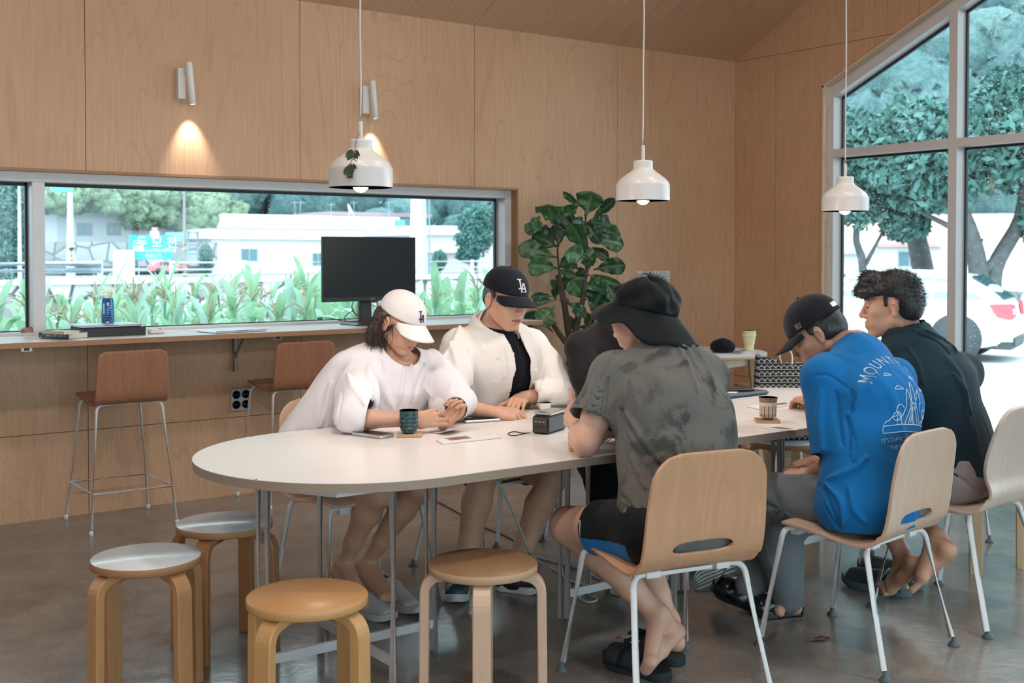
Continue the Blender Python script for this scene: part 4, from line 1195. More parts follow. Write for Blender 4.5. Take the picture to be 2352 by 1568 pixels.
for nm, px in (('leftmost', (34.343, 3.981, 34.468, 4.993)), ('second', (34.766, 3.989, 34.859, 5.004)), ('third', (37.085, 4.159, 37.522, 4.919)), ('fourth', (38.896, 4.192, 38.996, 5.115)), ('rightmost', (41.721, 4.122, 41.790, 5.190))):
    mb = MB(); w_ = max(px[2]-px[0], 0.09); x = px[0]
    mb.tube([(x, 72.6, px[1]-0.3), (x, 72.6, px[3])], 0.035, 6); mb.tube([(x-0.3, 72.6, px[3]-0.1), (x+0.3, 72.6, px[3]-0.1)], 0.02, 6)
    tag(mb.build('roof_antenna', STEELG), nm+' of the thin steel antennas on the hall roof', 'antenna', 'roof antennas')
B_ = (38.202, 0.128, 43.562, 2.594)
w_ = [(38.456, 0.646, 38.909, 1.087), (41.565, 0.627, 42.212, 1.277)]
PINKW = plain('pinkish_grey_render', (0.58, 0.52, 0.54), 0.75, var=0.06, vscale=0.5)
hp = house('house', 'pinkish grey house with white sheet roof at the right end of the ribbon window', B_[0], B_[2]+2, 62, B_[1]-0.4, B_[3], PINKW, WALLW, 0.3, w_, flat=True, over=0.3)
B2 = (38.591, 2.570, 41.314, 3.216); bx('metal_roof', B2, 63.0, 4, plain('pale_metal_roof', (0.60, 0.68, 0.70), 0.5), parent=hp)
B2 = (38.235, 1.473, 40.926, 1.667); bx('ledge', B2, 61.6, 0.4, WALLW, parent=hp)
# left guard rail and the pipe railing on the canal
RAILB = plain('guard_rail_steel', (0.52, 0.62, 0.68), 0.35, 0.5)
def rails(name, label, x0, x1, y, zs, th, post, zp, mat, cat='railing'):
    r = empty(name, (0, 0, 0), 0, label, cat)
    for z in zs:
        mb = MB(); mb.tube([(x0, y, z), (x1, y, z)], th, 10); mb.build('rail', mat, r)
    n = max(2, int(round((x1-x0)/post))); 
    for k in range(n+1):
        x = x0+(x1-x0)*k/n; mb = MB(); mb.b2((x-0.06, y+0.02, zp), (x+0.06, y+0.14, zs[0]+0.08)); mb.build('post', mat, r)
    return r
a = (5.997, 1.139, 9.094, 1.229); rails('guard_rail', 'thick blue-grey steel guard rail at the left end of the ribbon window', a[0]-4, a[2], 31, [1.14, 0.97], 0.085, 4.0, 0.1, RAILB, 'guard rail')
a = (17.036, 0.962, 35.518, 1.044); rails('pipe_railing', 'white pipe railing along the canal road behind the corn', a[0], a[2], 48, [1.02, 0.72, 0.50], 0.045, 3.2, 0.1, WALLW)
# poles
def pole(px, y, r, label, mat, z0, z1, stripes=False, extra=True):
    p = empty('utility_pole', (px, y, z0), 0, label, 'pole', 'concrete poles')
    mb = MB(); mb.tube([(0, 0, 0), (0, 0, z1-z0)], [r*1.15, r*0.9], 18); mb.build('shaft', mat, p)
    if stripes:
        BLK = plain('stripe_black', (0.03, 0.03, 0.03), 0.6); YEL = plain('stripe_yellow', (0.75, 0.52, 0.10), 0.6)
        t = NT('hazard_stripes'); v = t.tex('Object', (1, 1, 1), (0.6, 0, 0)); w = t.wave(v, 1.3, 0, 0, 'BANDS', 'Z')
        m = t.bsdf(t.ramp(w, [(0.48, (0.03, 0.03, 0.03)), (0.52, (0.78, 0.56, 0.12))]), 0.6)
        mb = MB(); mb.tube([(0, 0, stripes[0]-z0), (0, 0, stripes[1]-z0)], r*1.2, 18); mb.build('hazard_band', m, p)
    return p
CONCP = plain('pale_pole_concrete', (0.62, 0.68, 0.70), 0.7, var=0.05)
q = (15.031, 56.000, 1.863); pole(q[0], 56, 0.19, 'white concrete pole with black and yellow band, left of the blue sign', CONCP, 0, 12, (q[2]-0.85, q[2]+0.35-0.5))
q = (20.521, 56.000, 1.890); pole(q[0], 56, 0.10, 'thin brown-grey pole with hazard band right of the blue sign', plain('brown_pole', (0.30, 0.28, 0.28), 0.7), 0, 11, (q[2]-0.3, q[2]+0.1))
q = (16.441, 27.000, 1.669); pole(q[0], 27, 0.25, 'thick pale concrete pole right of the black monitor', CONCP, -0.2, 12)
mb = MB(); x = q[0]+0.27; mb.tube([(x+0.02, 26.9, -0.2), (x+0.02, 26.9, 11.5)], 0.03, 8); tag(mb.build('cable_conduit', STEELG), 'thin steel conduit running up beside the thick pale pole', 'pipe')
q = (7.756, 34.000, 1.674); pole(q[0], 34, 0.055, 'slim white lamp post in the left pane', WALLW, 0, 9)
q = (14.399, 55.000, 4.389); bx('blue_road_sign', (q[0]-0.45, q[2]-0.15, q[0]+0.5, q[2]+0.2), 55, 0.05, plain('sign_blue_small', (0.12, 0.45, 0.72), 0.5), 'small blue road sign high on the white pole at left', 'sign')
# river sign
SIGNB = plain('sign_cyan_blue', (0.02, 0.42, 0.66), 0.45, var=0.01); SIGNW = plain('sign_white', (0.86, 0.88, 0.88), 0.5, var=0.01)
B_ = (14.291, 1.188, 15.989, 2.129); cx_, cz_ = (B_[0]+B_[2])/2, (B_[1]+B_[3])/2; W_, H_ = B_[2]-B_[0], B_[3]-B_[1]
sg = empty('river_sign', (cx_, 45, cz_), 0, 'bright blue river name sign with white Korean letters', 'sign')
mb = MB(); mb.b2((-W_/2, -0.03, -H_/2), (W_/2, 0.03, H_/2)); mb.build('sign_panel', SIGNB, sg)
for s_ in (-0.28, 0.28):
    mb = MB(); mb.tube([(s_*W_, 0.05, -H_/2-1.6), (s_*W_, 0.05, H_/2)], 0.05, 8); mb.build('post', WALLW, sg)
def sign_text(body, size, x, z, name):
    me = text_mesh(body, size, 0.005); me.materials.clear(); me.materials.append(SIGNW)
    o = put(name, me, sg); o.location = (x, -0.04, z); o.rotation_euler = (PI/2, 0, 0); return o
sign_text('두 모 천', 0.50, W_*0.13, H_*0.17, 'sign_lettering'); sign_text('Dumocheon(Riv.)', 0.215, W_*0.12, -H_*0.12, 'sign_lettering'); sign_text('경상남도', 0.19, W_*0.05, -H_*0.37, 'sign_lettering')
def frame_rect(mb, x0, z0, x1, z1, t, y0, y1):
    for q in ((x0, z0, x1, z0+t), (x0, z1-t, x1, z1), (x0, z0, x0+t, z1), (x1-t, z0, x1, z1)): mb.b2((q[0], y0, q[1]), (q[2], y1, q[3]))
mb = MB(); frame_rect(mb, -W_*0.42, -H_*0.16, -W_*0.19, H_*0.28, 0.03, -0.045, -0.035); mb.b2((-W_*0.40, -0.045, -H_*0.14), (-W_*0.21, -0.035, H_*0.06)); mb.b2((-W_*0.37, -0.045, H_*0.13), (-W_*0.24, -0.035, H_*0.19)); mb.build('sign_emblem', SIGNW, sg)
B_ = (12.119, 0.570, 12.691, 1.529)
k_ = empty('roadside_cabinet', ((B_[0]+B_[2])/2, 40, B_[1]), 0, 'white roadside equipment cabinet left of the blue river sign', 'cabinet'); w_ = (B_[2]-B_[0])/2; h_ = B_[3]-B_[1]
mb = MB(); mb.prism([(-w_, 0), (w_, 0), (w_*0.95, h_), (-w_*0.85, h_)], 0, 0.6, M=Matrix.Rotation(PI/2, 4, 'X')); mb.build('cabinet_body', WALLW, k_)
mb = MB(); mb.b2((-w_*0.25, -0.62, h_*0.55), (w_*0.2, -0.60, h_*0.85)); mb.build('meter_window', plain('meter_glass', (0.45, 0.55, 0.58), 0.4), k_)
B_ = (17.649, 0.537, 18.694, 1.131); bx('white_notice_board', B_, 44, 0.06, WALLW, 'blank white board fixed on the pipe railing', 'board')
BLUEP = plain('blue_frame_paint', (0.20, 0.45, 0.66), 0.5)
B_ = (21.442, 1.189, 21.943, 2.563); mb = MB()
for x in (B_[0], B_[2]): mb.tube([(x, 58, B_[1]), (x, 58, B_[3])], 0.07, 8)
for f_ in (0.15, 0.5, 0.95): mb.tube([(B_[0], 58, B_[1]+(B_[3]-B_[1])*f_), (B_[2], 58, B_[1]+(B_[3]-B_[1])*f_)], 0.05, 8)
tag(mb.build('blue_gate_frame', BLUEP), 'blue steel frame standing behind the river sign', 'gate frame')
B_ = (21.376, 1.924, 21.915, 2.548); bx('blue_canopy', (B_[0], B_[3]-0.5, B_[2], B_[3]), 60, 1.2, BLUEP, 'small blue canopy between sign and thin pole', 'canopy')
def small_tree(px, y, z0, crowns, mat, label, seed, size): return tree((px, y, z0), [([(0, 0, 0), (0.02, 0, crowns[0][0][2])], 0.09, 0.05)], crowns, mat, label, seed, size)
q = (23.159, 60.000, 0.992); small_tree(q[0], 60, 0.1, [((0, 0, 0.95), (0.42, 0.4, 0.95))], TG1, 'dark upright bush at the corner of the cream hall', 51, 0.13)
q = (35.290, 52.000, 1.937); small_tree(q[0], 52, 0.1, [((0, 0, 2.1), (1.1, 1, 0.9)), ((0.3, 0, 3.1), (1.2, 1, 0.9)), ((-0.5, 0, 1.3), (0.7, 0.6, 0.5))], TG1, 'leafy tree against the pinkish house at the right', 55, 0.17)
q = (9.805, 42.000, 2.939); small_tree(q[0]-1.3, 42, 0.1, [((0, 0, 3.0), (1.6, 1.4, 1.7)), ((0.4, 0, 1.3), (1.3, 1.1, 1.0)), ((-1.4, 0.6, 2), (1.4, 1.2, 1.5))], TG1, 'dark green tree filling the leftmost pane', 59, 0.16)
q = (38.382, 60.000, 1.202); small_tree(q[0], 60.5, 0.1, [((0, 0, 0.9), (0.5, 0.4, 0.7))], TG1, 'small shrub in front of the pinkish house wall', 63, 0.12)
q = (17.292, 0.535, 17.758, 0.973)
rc = empty('car', ((q[0]+q[2])/2, 50.0, q[1]), 0, 'small red car parked beyond the railing, right of the thin pole', 'car')
mb = MB(); L_ = 1.9; mb.prism([(-L_, 0.25), (L_, 0.25), (L_, 0.7), (L_*0.6, 0.85), (L_*0.3, 1.3), (-L_*0.6, 1.3), (-L_*0.95, 0.85), (-L_, 0.7)], -0.8, 0.8, M=Matrix.Rotation(PI/2, 4, 'X')); mod_bevel(mb.build('body', plain('red_car_paint', (0.62, 0.20, 0.22), 0.3), rc), 0.08)
mb = MB(); mb.b2((-1.0, -0.83, 0.85), (0.5, -0.79, 1.2)); mb.build('side_window', CARG, rc)
for x in (-1.2, 1.2): mb = MB(); mb.lathe([(0, -0.1), (0.3, -0.1), (0.3, 0.1), (0, 0.1)], (x, -0.75, 0.3), 18, Matrix.Rotation(PI/2, 4, 'X')); mb.build('wheel', TYRE, rc)

rc.scale = (0.42, 0.42, 0.42)

# ---- corn rows
CORN = []
def corn_mat(name, a, b):
    t = NT(name); v = t.tex('Object', (1, 1, 0.3)); n = t.noise(v, 9, 3)
    c = t.ramp(n, [(0.3, a), (0.7, b)])
    bs = t.n('ShaderNodeBsdfDiffuse'); t.l(c, bs.inputs[0]); tr = t.n('ShaderNodeBsdfTranslucent'); t.l(c, tr.inputs[0])
    mx = t.n('ShaderNodeMixShader'); mx.inputs[0].default_value = 0.4; t.l(bs.outputs[0], mx.inputs[1]); t.l(tr.outputs[0], mx.inputs[2]); t.l(mx.outputs[0], t.out.inputs[0])
    return t.m
CL = corn_mat('corn_leaf', (0.26, 0.50, 0.28), (0.46, 0.66, 0.46)); CL2 = corn_mat('corn_leaf_pale', (0.42, 0.62, 0.50), (0.60, 0.76, 0.68)); CT = corn_mat('corn_tassel', (0.62, 0.54, 0.40), (0.80, 0.73, 0.60))
def corn_proto(seed):
    rs = random.Random(seed); H_ = 1.42
    st_ = MB(); st_.tube(bez([(0, 0, 0), (0.01, 0.0, 0.6), (0.0, 0.01, H_)], 5), [0.013]*10+[0.008], 7)
    lv = MB(); n = 11
    for k in range(n):
        z0 = 0.35+(H_-0.42)*k/(n-1)+rs.uniform(-0.03, 0.03); a = (k % 2)*PI+rs.uniform(-0.7, 0.7)+seed
        L = rs.uniform(0.50, 0.78)*(1.0 if k < n-2 else 0.7); up = rs.uniform(0.75, 1.35) if k < n-3 else rs.uniform(1.25, 1.5); w = rs.uniform(0.034, 0.050)
        d = np.array((math.cos(a), math.sin(a), 0)); s_ = np.array((-d[1], d[0], 0)); P = []; p = np.array((0, 0, z0)); ang = up; m = 11
        droop = rs.uniform(0.10, 0.30)*(1 if k < n-2 else 0.3)
        for i in range(m):
            t = i/(m-1); wv = w*(0.55+1.2*t)*(1-t)**0.55*1.35 if t < 1 else 0.001
            tw = 0.5*math.sin(t*3+k)
            nn = np.array((0, 0, 1.0))*math.cos(tw)+s_*math.sin(tw)
            sd = s_*math.cos(tw)-np.array((0, 0, 1))*math.sin(tw)*0.6
            cup = np.array((0, 0, 0.35*wv))
            P.append([p-sd*wv+cup, p, p+sd*wv+cup])
            p = p+(d*math.cos(ang)+np.array((0, 0, math.sin(ang))))*L/m; ang -= droop*(0.5+2.2*t)
        lv.mat(k % 2); lv.grid(P)
    ts = MB()
    nb = rs.randint(5, 9)
    for k in range(nb+1):
        a = rs.uniform(0, 6.28); sp_ = 0 if k == 0 else rs.uniform(0.15, 0.75); L = 0.26 if k == 0 else rs.uniform(0.14, 0.22); z0 = H_-0.02+(0 if k == 0 else rs.uniform(0, 0.08))
        pts = [(math.cos(a)*math.sin(sp_*(1+0.5*t))*L*t, math.sin(a)*math.sin(sp_*(1+0.5*t))*L*t, z0+math.cos(sp_*(1+0.8*t))*L*t) for t in (0, .25, .5, .75, 1)]
        ts.tube(bez(pts, 2), [0.003]+[0.006]*7+[0.002], 5)
    r = empty('corn_plant', (0, 0, 0), 0, 'x', 'corn plant', 'corn rows outside the ribbon window')
    st_.build('stalk', CL, r); lv.build('leaves', [CL, CL2], r); ts.build('tassel', CT, r)
    return r
protos = [corn_proto(s) for s in (1, 2, 3, 4, 5)]
rs = random.Random(77)
spots = []
for row in range(5):
    y = 8.3+row*0.62; x = 1.0+0.1*row
    while x < 3.6+y*0.56:
        spots.append((x+rs.uniform(-0.06, 0.06), y+rs.uniform(-0.12, 0.12), row)); x += 0.25
used = set()
for k, (x, y, row) in enumerate(spots):
    p = protos[k % 5]; top = 1.20+rs.uniform(-0.20, 0.14)-0.02*row; s_ = (top-GRND)/1.68
    lab = 'corn plant in the %s row of the corn patch outside the ribbon window' % ['nearest', 'second', 'third', 'fourth', 'farthest'][row]
    c = copy_tree(p, None, (x, y, GRND-0.02), rs.uniform(0, 6.28), lab, (s_, s_, s_))
    c['group'] = 'corn plants of the %s row' % ['nearest', 'second', 'third', 'fourth', 'farthest'][row]
for p in protos:
    for ch in list(p.children): bpy.data.objects.remove(ch)
    bpy.data.objects.remove(p)

from mathutils.bvhtree import BVHTree
# ---------------------------------------------------------------- implicit surfaces for people and soft things
A3 = lambda v: np.array(v, float)
class SDF:
    """smooth union / cut of simple volumes, meshed with surface nets on sparse blocks"""
    def __init__(s): s.ops = []
    def _add(s, fn, lo, hi, k, mode): s.ops.append((fn, A3(lo), A3(hi), k, mode)); return s
    def cone(s, a, b, ra, rb, k=0.01, mode='u'):
        a, b = A3(a), A3(b); ab = b-a; L2 = max(ab @ ab, 1e-12); R = max(ra, rb)
        def fn(p):
            t = np.clip((p-a) @ ab/L2, 0, 1)
            return np.linalg.norm(p-a-t[:, None]*ab, axis=1)-(ra+(rb-ra)*t)
        return s._add(fn, np.minimum(a, b)-R, np.maximum(a, b)+R, k, mode)
    def chain(s, pts, rs, k=0.012, mode='u'):
        for i in range(len(pts)-1): s.cone(pts[i], pts[i+1], rs[i], rs[i+1], k if i else k, mode)
        return s
    def ell(s, c, r, X=None, k=0.01, mode='u'):
        c = A3(c); r = A3(r); X = np.eye(3) if X is None else np.array(X)  # rows = axes
        m = r.min(); R = r.max()
        def fn(p):
            q = (p-c) @ X.T; a = np.linalg.norm(q/r, axis=1); b = np.linalg.norm(q/(r*r), axis=1)
            return np.where(b > 1e-9, a*(a-1)/np.maximum(b, 1e-9), -m)
        return s._add(fn, c-R, c+R, k, mode)
    def ecap(s, a, b, u, r0, r1, k=0.03, mode='u', end=None):
        """tapered capsule with an elliptic section: r = (lateral, frontal)"""
        a, b = A3(a), A3(b); ab = b-a; L = np.linalg.norm(ab); d = ab/L; u = nrm(A3(u)-d*(A3(u) @ d)); w = np.cross(d, u); R = max(*r0, *r1)
        r0 = A3(r0); r1 = A3(r1)
        def fn(p):
            q = p-a; t = np.clip(q @ d/L, 0, 1); q = q-t[:, None]*ab
            r = r0+(r1-r0)*t[:, None]; e = r.min(1)
            x = q @ u/r[:, 0]; y = q @ w/r[:, 1]; z = q @ d/e
            n = np.sqrt(x*x+y*y+z*z); g = np.sqrt((x/r[:, 0])**2+(y/r[:, 1])**2+(z/e)**2)
            return np.where(g > 1e-9, n*(n-1)/np.maximum(g, 1e-9), -e)
        return s._add(fn, np.minimum(a, b)-R, np.maximum(a, b)+R, k, mode)
    def plane(s, c, n, mode='i', k=0.004):
        """keep the side n points away from"""
        c = A3(c); n = nrm(n)
        return s._add(lambda p: (p-c) @ n, c-99, c+99, k, mode)
    def fn(s, f, lo, hi, k=0.004, mode='u'): return s._add(f, lo, hi, k, mode)
    def shell(s, t): return s._add(None, A3((0, 0, 0)), A3((0, 0, 0)), t, 'shell')
    def sub(s, o, k=0.006):
        us = [q for q in o.ops if q[4] == 'u']; lo = np.min([q[1] for q in us], axis=0); hi = np.max([q[2] for q in us], axis=0)
        return s._add(o.val, lo, hi, k, 'u')
    def val(s, P):
        d = np.full(len(P), 0.08); pl = P.min(0); ph = P.max(0)
        for fn, lo, hi, k, mode in s.ops:
            if mode in 'us' and ((pl > hi+k+0.06).any() or (ph < lo-k-0.06).any()): continue
            if mode == 'shell':
                d = np.maximum(d, -(d+k)); continue
            if mode == 'i':
                e = fn(P); h = np.clip(0.5-0.5*(e-d)/k, 0, 1); d = (e*(1-h)+d*h)+k*h*(1-h); continue
            mg = k+0.06
            m = np.all((P > lo-mg) & (P < hi+mg), axis=1)
            if not m.any(): continue
            x = d[m]; e = fn(P[m])
            if mode == 'u':
                h = np.clip(0.5+0.5*(x-e)/k, 0, 1); d[m] = x*(1-h)+e*h-k*h*(1-h)
            elif mode == 's':
                h = np.clip(0.5-0.5*(x+e)/k, 0, 1); d[m] = x*(1-h)-e*h+k*h*(1-h)
        return d
    def mesh(s, h=0.004, smooth=1, clip=None):
        us = [o for o in s.ops if o[4] == 'u']
        lo = np.min([o[1] for o in us], axis=0)-3*h; hi = np.max([o[2] for o in us], axis=0)+3*h
        if clip is not None: lo = np.maximum(lo, clip[0]); hi = np.minimum(hi, clip[1])
        Bk = 8; n = np.ceil((hi-lo)/(h*Bk)).astype(int); N = n*Bk+1
        bc = np.stack(np.meshgrid(*[np.arange(k) for k in n], indexing='ij'), -1).reshape(-1, 3)
        cen = lo+(bc+0.5)*Bk*h; rad = Bk*h*0.87
        dc = s.val(cen); act = np.abs(dc) < rad*1.35+0.006
        vol = np.full(tuple(N), 1.0, np.float32)
        for (i, j, k), v in zip(bc[dc < 0], dc[dc < 0]): vol[i*Bk:(i+1)*Bk+1, j*Bk:(j+1)*Bk+1, k*Bk:(k+1)*Bk+1] = -1
        ab = bc[act]
        off = np.stack(np.meshgrid(*[np.arange(Bk+1)]*3, indexing='ij'), -1).reshape(-1, 3)
        key = (ab//3) @ np.array([1, 1000, 1000000]); order = np.argsort(key, kind='stable'); ab = ab[order]; key = key[order]
        cut = np.r_[0, np.nonzero(np.diff(key))[0]+1, len(ab)]
        for c0, c1 in zip(cut, cut[1:]):
            idx = (ab[c0:c1, None, :]*Bk+off[None]).reshape(-1, 3)
            vol[idx[:, 0], idx[:, 1], idx[:, 2]] = s.val(lo+idx*h)
        S = vol < 0
        # cells crossed by the surface
        c8 = [S[a:N[0]-1+a, b:N[1]-1+b, c:N[2]-1+c] for a in (0, 1) for b in (0, 1) for c in (0, 1)]
        alln = np.logical_and.reduce(c8); anyn = np.logical_or.reduce(c8); cells = anyn & ~alln
        ci = np.argwhere(cells); vid = np.full(cells.shape, -1, np.int32); vid[cells] = np.arange(len(ci))
        acc = np.zeros((len(ci), 3)); cnt = np.zeros(len(ci))
        corners = [(a, b, c) for a in (0, 1) for b in (0, 1) for c in (0, 1)]
        cv = {c: vol[ci[:, 0]+c[0], ci[:, 1]+c[1], ci[:, 2]+c[2]] for c in corners}
        for ax in range(3):
            for c in corners:
                if c[ax]: continue
                c2 = list(c); c2[ax] = 1; c2 = tuple(c2)
                v0, v1 = cv[c], cv[c2]; m = (v0 < 0) != (v1 < 0)
                t = np.where(m, v0/np.where(m, v0-v1, 1), 0)
                q = np.array(c, float)[None].repeat(len(ci), 0); q[:, ax] = t
                acc[m] += q[m]; cnt[m] += 1
        V = lo+(ci+acc/np.maximum(cnt, 1)[:, None])*h
        F = []
        for ax in range(3):
            o1, o2 = [(1, 2), (2, 0), (0, 1)][ax]
            sl0 = [slice(1, N[k]-1) for k in range(3)]; sl0[ax] = slice(0, N[ax]-1)
            sl1 = list(sl0); sl1[ax] = slice(1, N[ax])
            a = S[tuple(sl0)]; b = S[tuple(sl1)]
            for flip, m in ((False, a & ~b), (True, ~a & b)):
                e = np.argwhere(m)
                if not len(e): continue
                add = np.array([1, 1, 1]); add[ax] = 0; e = e+add
                def g(da, db):
                    q = e.copy(); q[:, o1] -= da; q[:, o2] -= db; return vid[q[:, 0], q[:, 1], q[:, 2]]
                quad = np.stack([g(1, 1), g(0, 1), g(0, 0), g(1, 0)], 1)
                F.append(quad[:, ::-1] if flip else quad)
        F = np.concatenate(F)
        F = F[(F >= 0).all(1)]
        for _ in range(smooth): V = lap(V, F, 0.5)
        return V, F
def lap(V, F, w=0.5):
    acc = np.zeros_like(V); cnt = np.zeros(len(V))
    for a, b in ((0, 1), (1, 2), (2, 3), (3, 0)):
        for c in range(3):
            acc[:, c] += np.bincount(F[:, a], V[F[:, b], c], len(V)); acc[:, c] += np.bincount(F[:, b], V[F[:, a], c], len(V))
        cnt += np.bincount(F[:, a], minlength=len(V))+np.bincount(F[:, b], minlength=len(V))
    return V+w*(acc/np.maximum(cnt, 1)[:, None]-V)
def vnormals(V, F):
    n = np.cross(V[F[:, 2]]-V[F[:, 0]], V[F[:, 3]]-V[F[:, 1]]); N = np.zeros_like(V)
    for k in range(4):
        for c in range(3): N[:, c] += np.bincount(F[:, k], n[:, c], len(V))
    return N/np.maximum(np.linalg.norm(N, axis=1), 1e-12)[:, None]
def folds(V, F, spec, seed=0):
    """cloth folds: 'n' stretched noise, 'r' creases radiating from an anchor, 'l' single ridge lines"""
    N = vnormals(V, F); D = np.zeros(len(V))
    bvh0 = BVHTree.FromPolygons(V.tolist(), F.tolist()) if any(f[0] == 'l' for f in spec) else None
    for i, f in enumerate(spec):
        if f[0] == 'n':
            _, d, fr, amp, squash = f[:5]; d = nrm(d); al = V @ d
            q = V-np.outer(al, d)*(1-squash); q = q+0.025*(vn(V, 6, seed+i+31)-0.5)[:, None]
            v = vn(q, fr, seed+i); v = 1-np.minimum(np.abs(v-0.5)*5.0, 1.0); v2 = vn(q, fr*1.9, seed+i+7); v2 = 1-np.minimum(np.abs(v2-0.5)*5.0, 1.0)
            g = np.clip(vn(V, 4.5, seed+i+53)*2.4-0.7, 0, 1)
            w = 1.0 if len(f) < 6 else np.exp(-(np.linalg.norm(V-A3(f[5]), axis=1)/f[6])**2)
            D += amp*((v*v*(3-2*v)-0.4)*g+0.35*(v2*v2-0.3)*(1-g))*w
        elif f[0] == 'r':
            _, c, ax, k, amp, R = f; c = A3(c); x, y, z = frame_of(ax); q = V-c; r = np.linalg.norm(q, axis=1)
            th = np.arctan2(q @ y, q @ x)+0.5*vn(V, 9, seed+i)
            D += amp*np.sin(k*th+6*vn(V, 3.0, seed+i))*np.exp(-(r/R)**2)*np.clip(r/(0.6*R)-0.35, 0, 1)
        elif f[0] == 'l':
            _, pts, wd, amp = f; best = np.full(len(V), 9.0); o = A3((0, 0, 1.4))
            dirs = [nrm(p-o) for p in bez([o+nrm(A3(p)-o)*4 for p in pts], 6)]; hits = []
            for dr in dirs:
                h_ = bvh0.ray_cast(Vector(o), Vector(dr), 9.0)
                if h_[0] is not None: hits.append(np.array(h_[0]))
            m = max(len(hits)-1, 1)
            for j, (a, b) in enumerate(zip(hits, hits[1:])):
                ab = b-a
                if ab @ ab > 0.01 or ab @ ab < 1e-10: continue
                t = np.clip((V-a) @ ab/(ab @ ab), 0, 1); e = math.sin(PI*(j+0.5)/m)**0.6
                best = np.minimum(best, np.linalg.norm(V-a-t[:, None]*ab, axis=1)/(0.35+0.65*e))
            D += amp*np.exp(-(best/wd)**2)
    return V+N*D[:, None]
def put_np(name, V, F, mat, parent=None, attrs=None):
    me = mesh_np(name, V, F, mat)
    for k, a in (attrs or {}).items():
        at = me.attributes.new(k, 'FLOAT', 'POINT'); at.data.foreach_set('value', np.asarray(a, np.float32))
    return put(name, me, parent)

# ---- anatomy
class Head:
    def __init__(s, c, f, up, sc=1.0, roll=0):
        s.c = A3(c); s.f = nrm(f); s.r = nrm(np.cross(s.f, up)); s.u = np.cross(s.r, s.f); s.X = np.array((s.r, s.f, s.u)); s.k = sc
    def P(s, x, y, z): return s.c+(s.r*x+s.f*y+s.u*z)*s.k
    def loc(s, V): return ((V-s.c) @ s.X.T)/s.k
def head_ops(S, H, jaw=1.0, ears=True, nose=1.0, open_mouth=0.0):
    P, k, X = H.P, H.k, H.X; E = lambda c, r, kk=0.012, m='u': S.ell(P(*c), A3(r)*k, X, kk, m)
    E((0, -0.012, 0.038), (0.075, 0.094, 0.082), 0.02); E((0, 0.022, -0.008), (0.066, 0.070, 0.088), 0.02)
    E((0, 0.035, -0.045), (0.054*jaw, 0.050, 0.058), 0.02)
    for s_ in (-1, 1):
        S.cone(P(s_*0.054*jaw, 0.0, -0.050), P(s_*0.018, 0.070, -0.094), 0.019*k, 0.017*k, 0.02)
        E((s_*0.042, 0.058, -0.014), (0.024, 0.024, 0.022), 0.018); E((s_*0.030, 0.062, -0.050), (0.024, 0.026, 0.026), 0.018)
    E((0, 0.078, -0.092), (0.020, 0.016, 0.015), 0.014)
    S.cone(P(-0.034, 0.080, 0.028), P(0.034, 0.080, 0.028), 0.011*k, 0.011*k, 0.014)
    for s_ in (-1, 1):
        E((s_*0.031, 0.098, 0.008), (0.019, 0.012, 0.012), 0.010, 's'); E((s_*0.031, 0.077, 0.008), (0.0155, 0.0125, 0.0125), 0.004)
        S.cone(P(s_*0.017, 0.0905, 0.008), P(s_*0.046, 0.082, 0.008), 0.0016*k, 0.0014*k, 0.003)
    S.cone(P(0, 0.086, 0.020), P(0, 0.104*nose, -0.022), 0.0075*k, 0.0095*k, 0.012)
    E((0, 0.106, -0.026), (0.011, 0.011, 0.009), 0.008)
    for s_ in (-1, 1): E((s_*0.012, 0.096, -0.030), (0.008, 0.010, 0.0075), 0.006); E((s_*0.0065, 0.103, -0.0375), (0.004, 0.006, 0.003), 0.002, 's')
    E((0, 0.086, -0.060), (0.028, 0.017, 0.020), 0.012)
    S.cone(P(-0.016, 0.094, -0.0535), P(0.016, 0.094, -0.0535), 0.0055*k, 0.0055*k, 0.006); S.cone(P(-0.013, 0.093, -0.0655), P(0.013, 0.093, -0.0655), 0.0065*k, 0.0065*k, 0.006)
    S.cone(P(-0.023, 0.095, -0.0590), P(0.023, 0.095, -0.0590), (0.0012+open_mouth)*k, (0.0012+open_mouth)*k, 0.003, 's'); E((0, 0.106, -0.0595), (0.020, 0.010, 0.0018+open_mouth), 0.004, 's')
    if ears:
        for s_ in (-1, 1):
            X2 = np.array((nrm(H.r*s_+H.f*0.35*1), nrm(H.f-H.r*s_*0.35), H.u))
            S.ell(P(s_*0.080, -0.008, -0.002), A3((0.0055, 0.017, 0.030))*k, X2, 0.006)
            S.ell(P(s_*0.081, -0.004, -0.028), A3((0.006, 0.009, 0.010))*k, X2, 0.006)
            S.ell(P(s_*0.0885, -0.004, 0.000), A3((0.006, 0.010, 0.019))*k, X2, 0.003, 's')
            S.cone(P(s_*0.084, 0.002, 0.014), P(s_*0.088, -0.013, 0.008), 0.0024, 0.0024, 0.003); S.cone(P(s_*0.088, -0.013, 0.008), P(s_*0.086, -0.010, -0.014), 0.0024, 0.002, 0.003)
def rot(v, ax, a):
    ax = nrm(ax); return v*math.cos(a)+np.cross(ax, v)*math.sin(a)+ax*(ax @ v)*(1-math.cos(a))
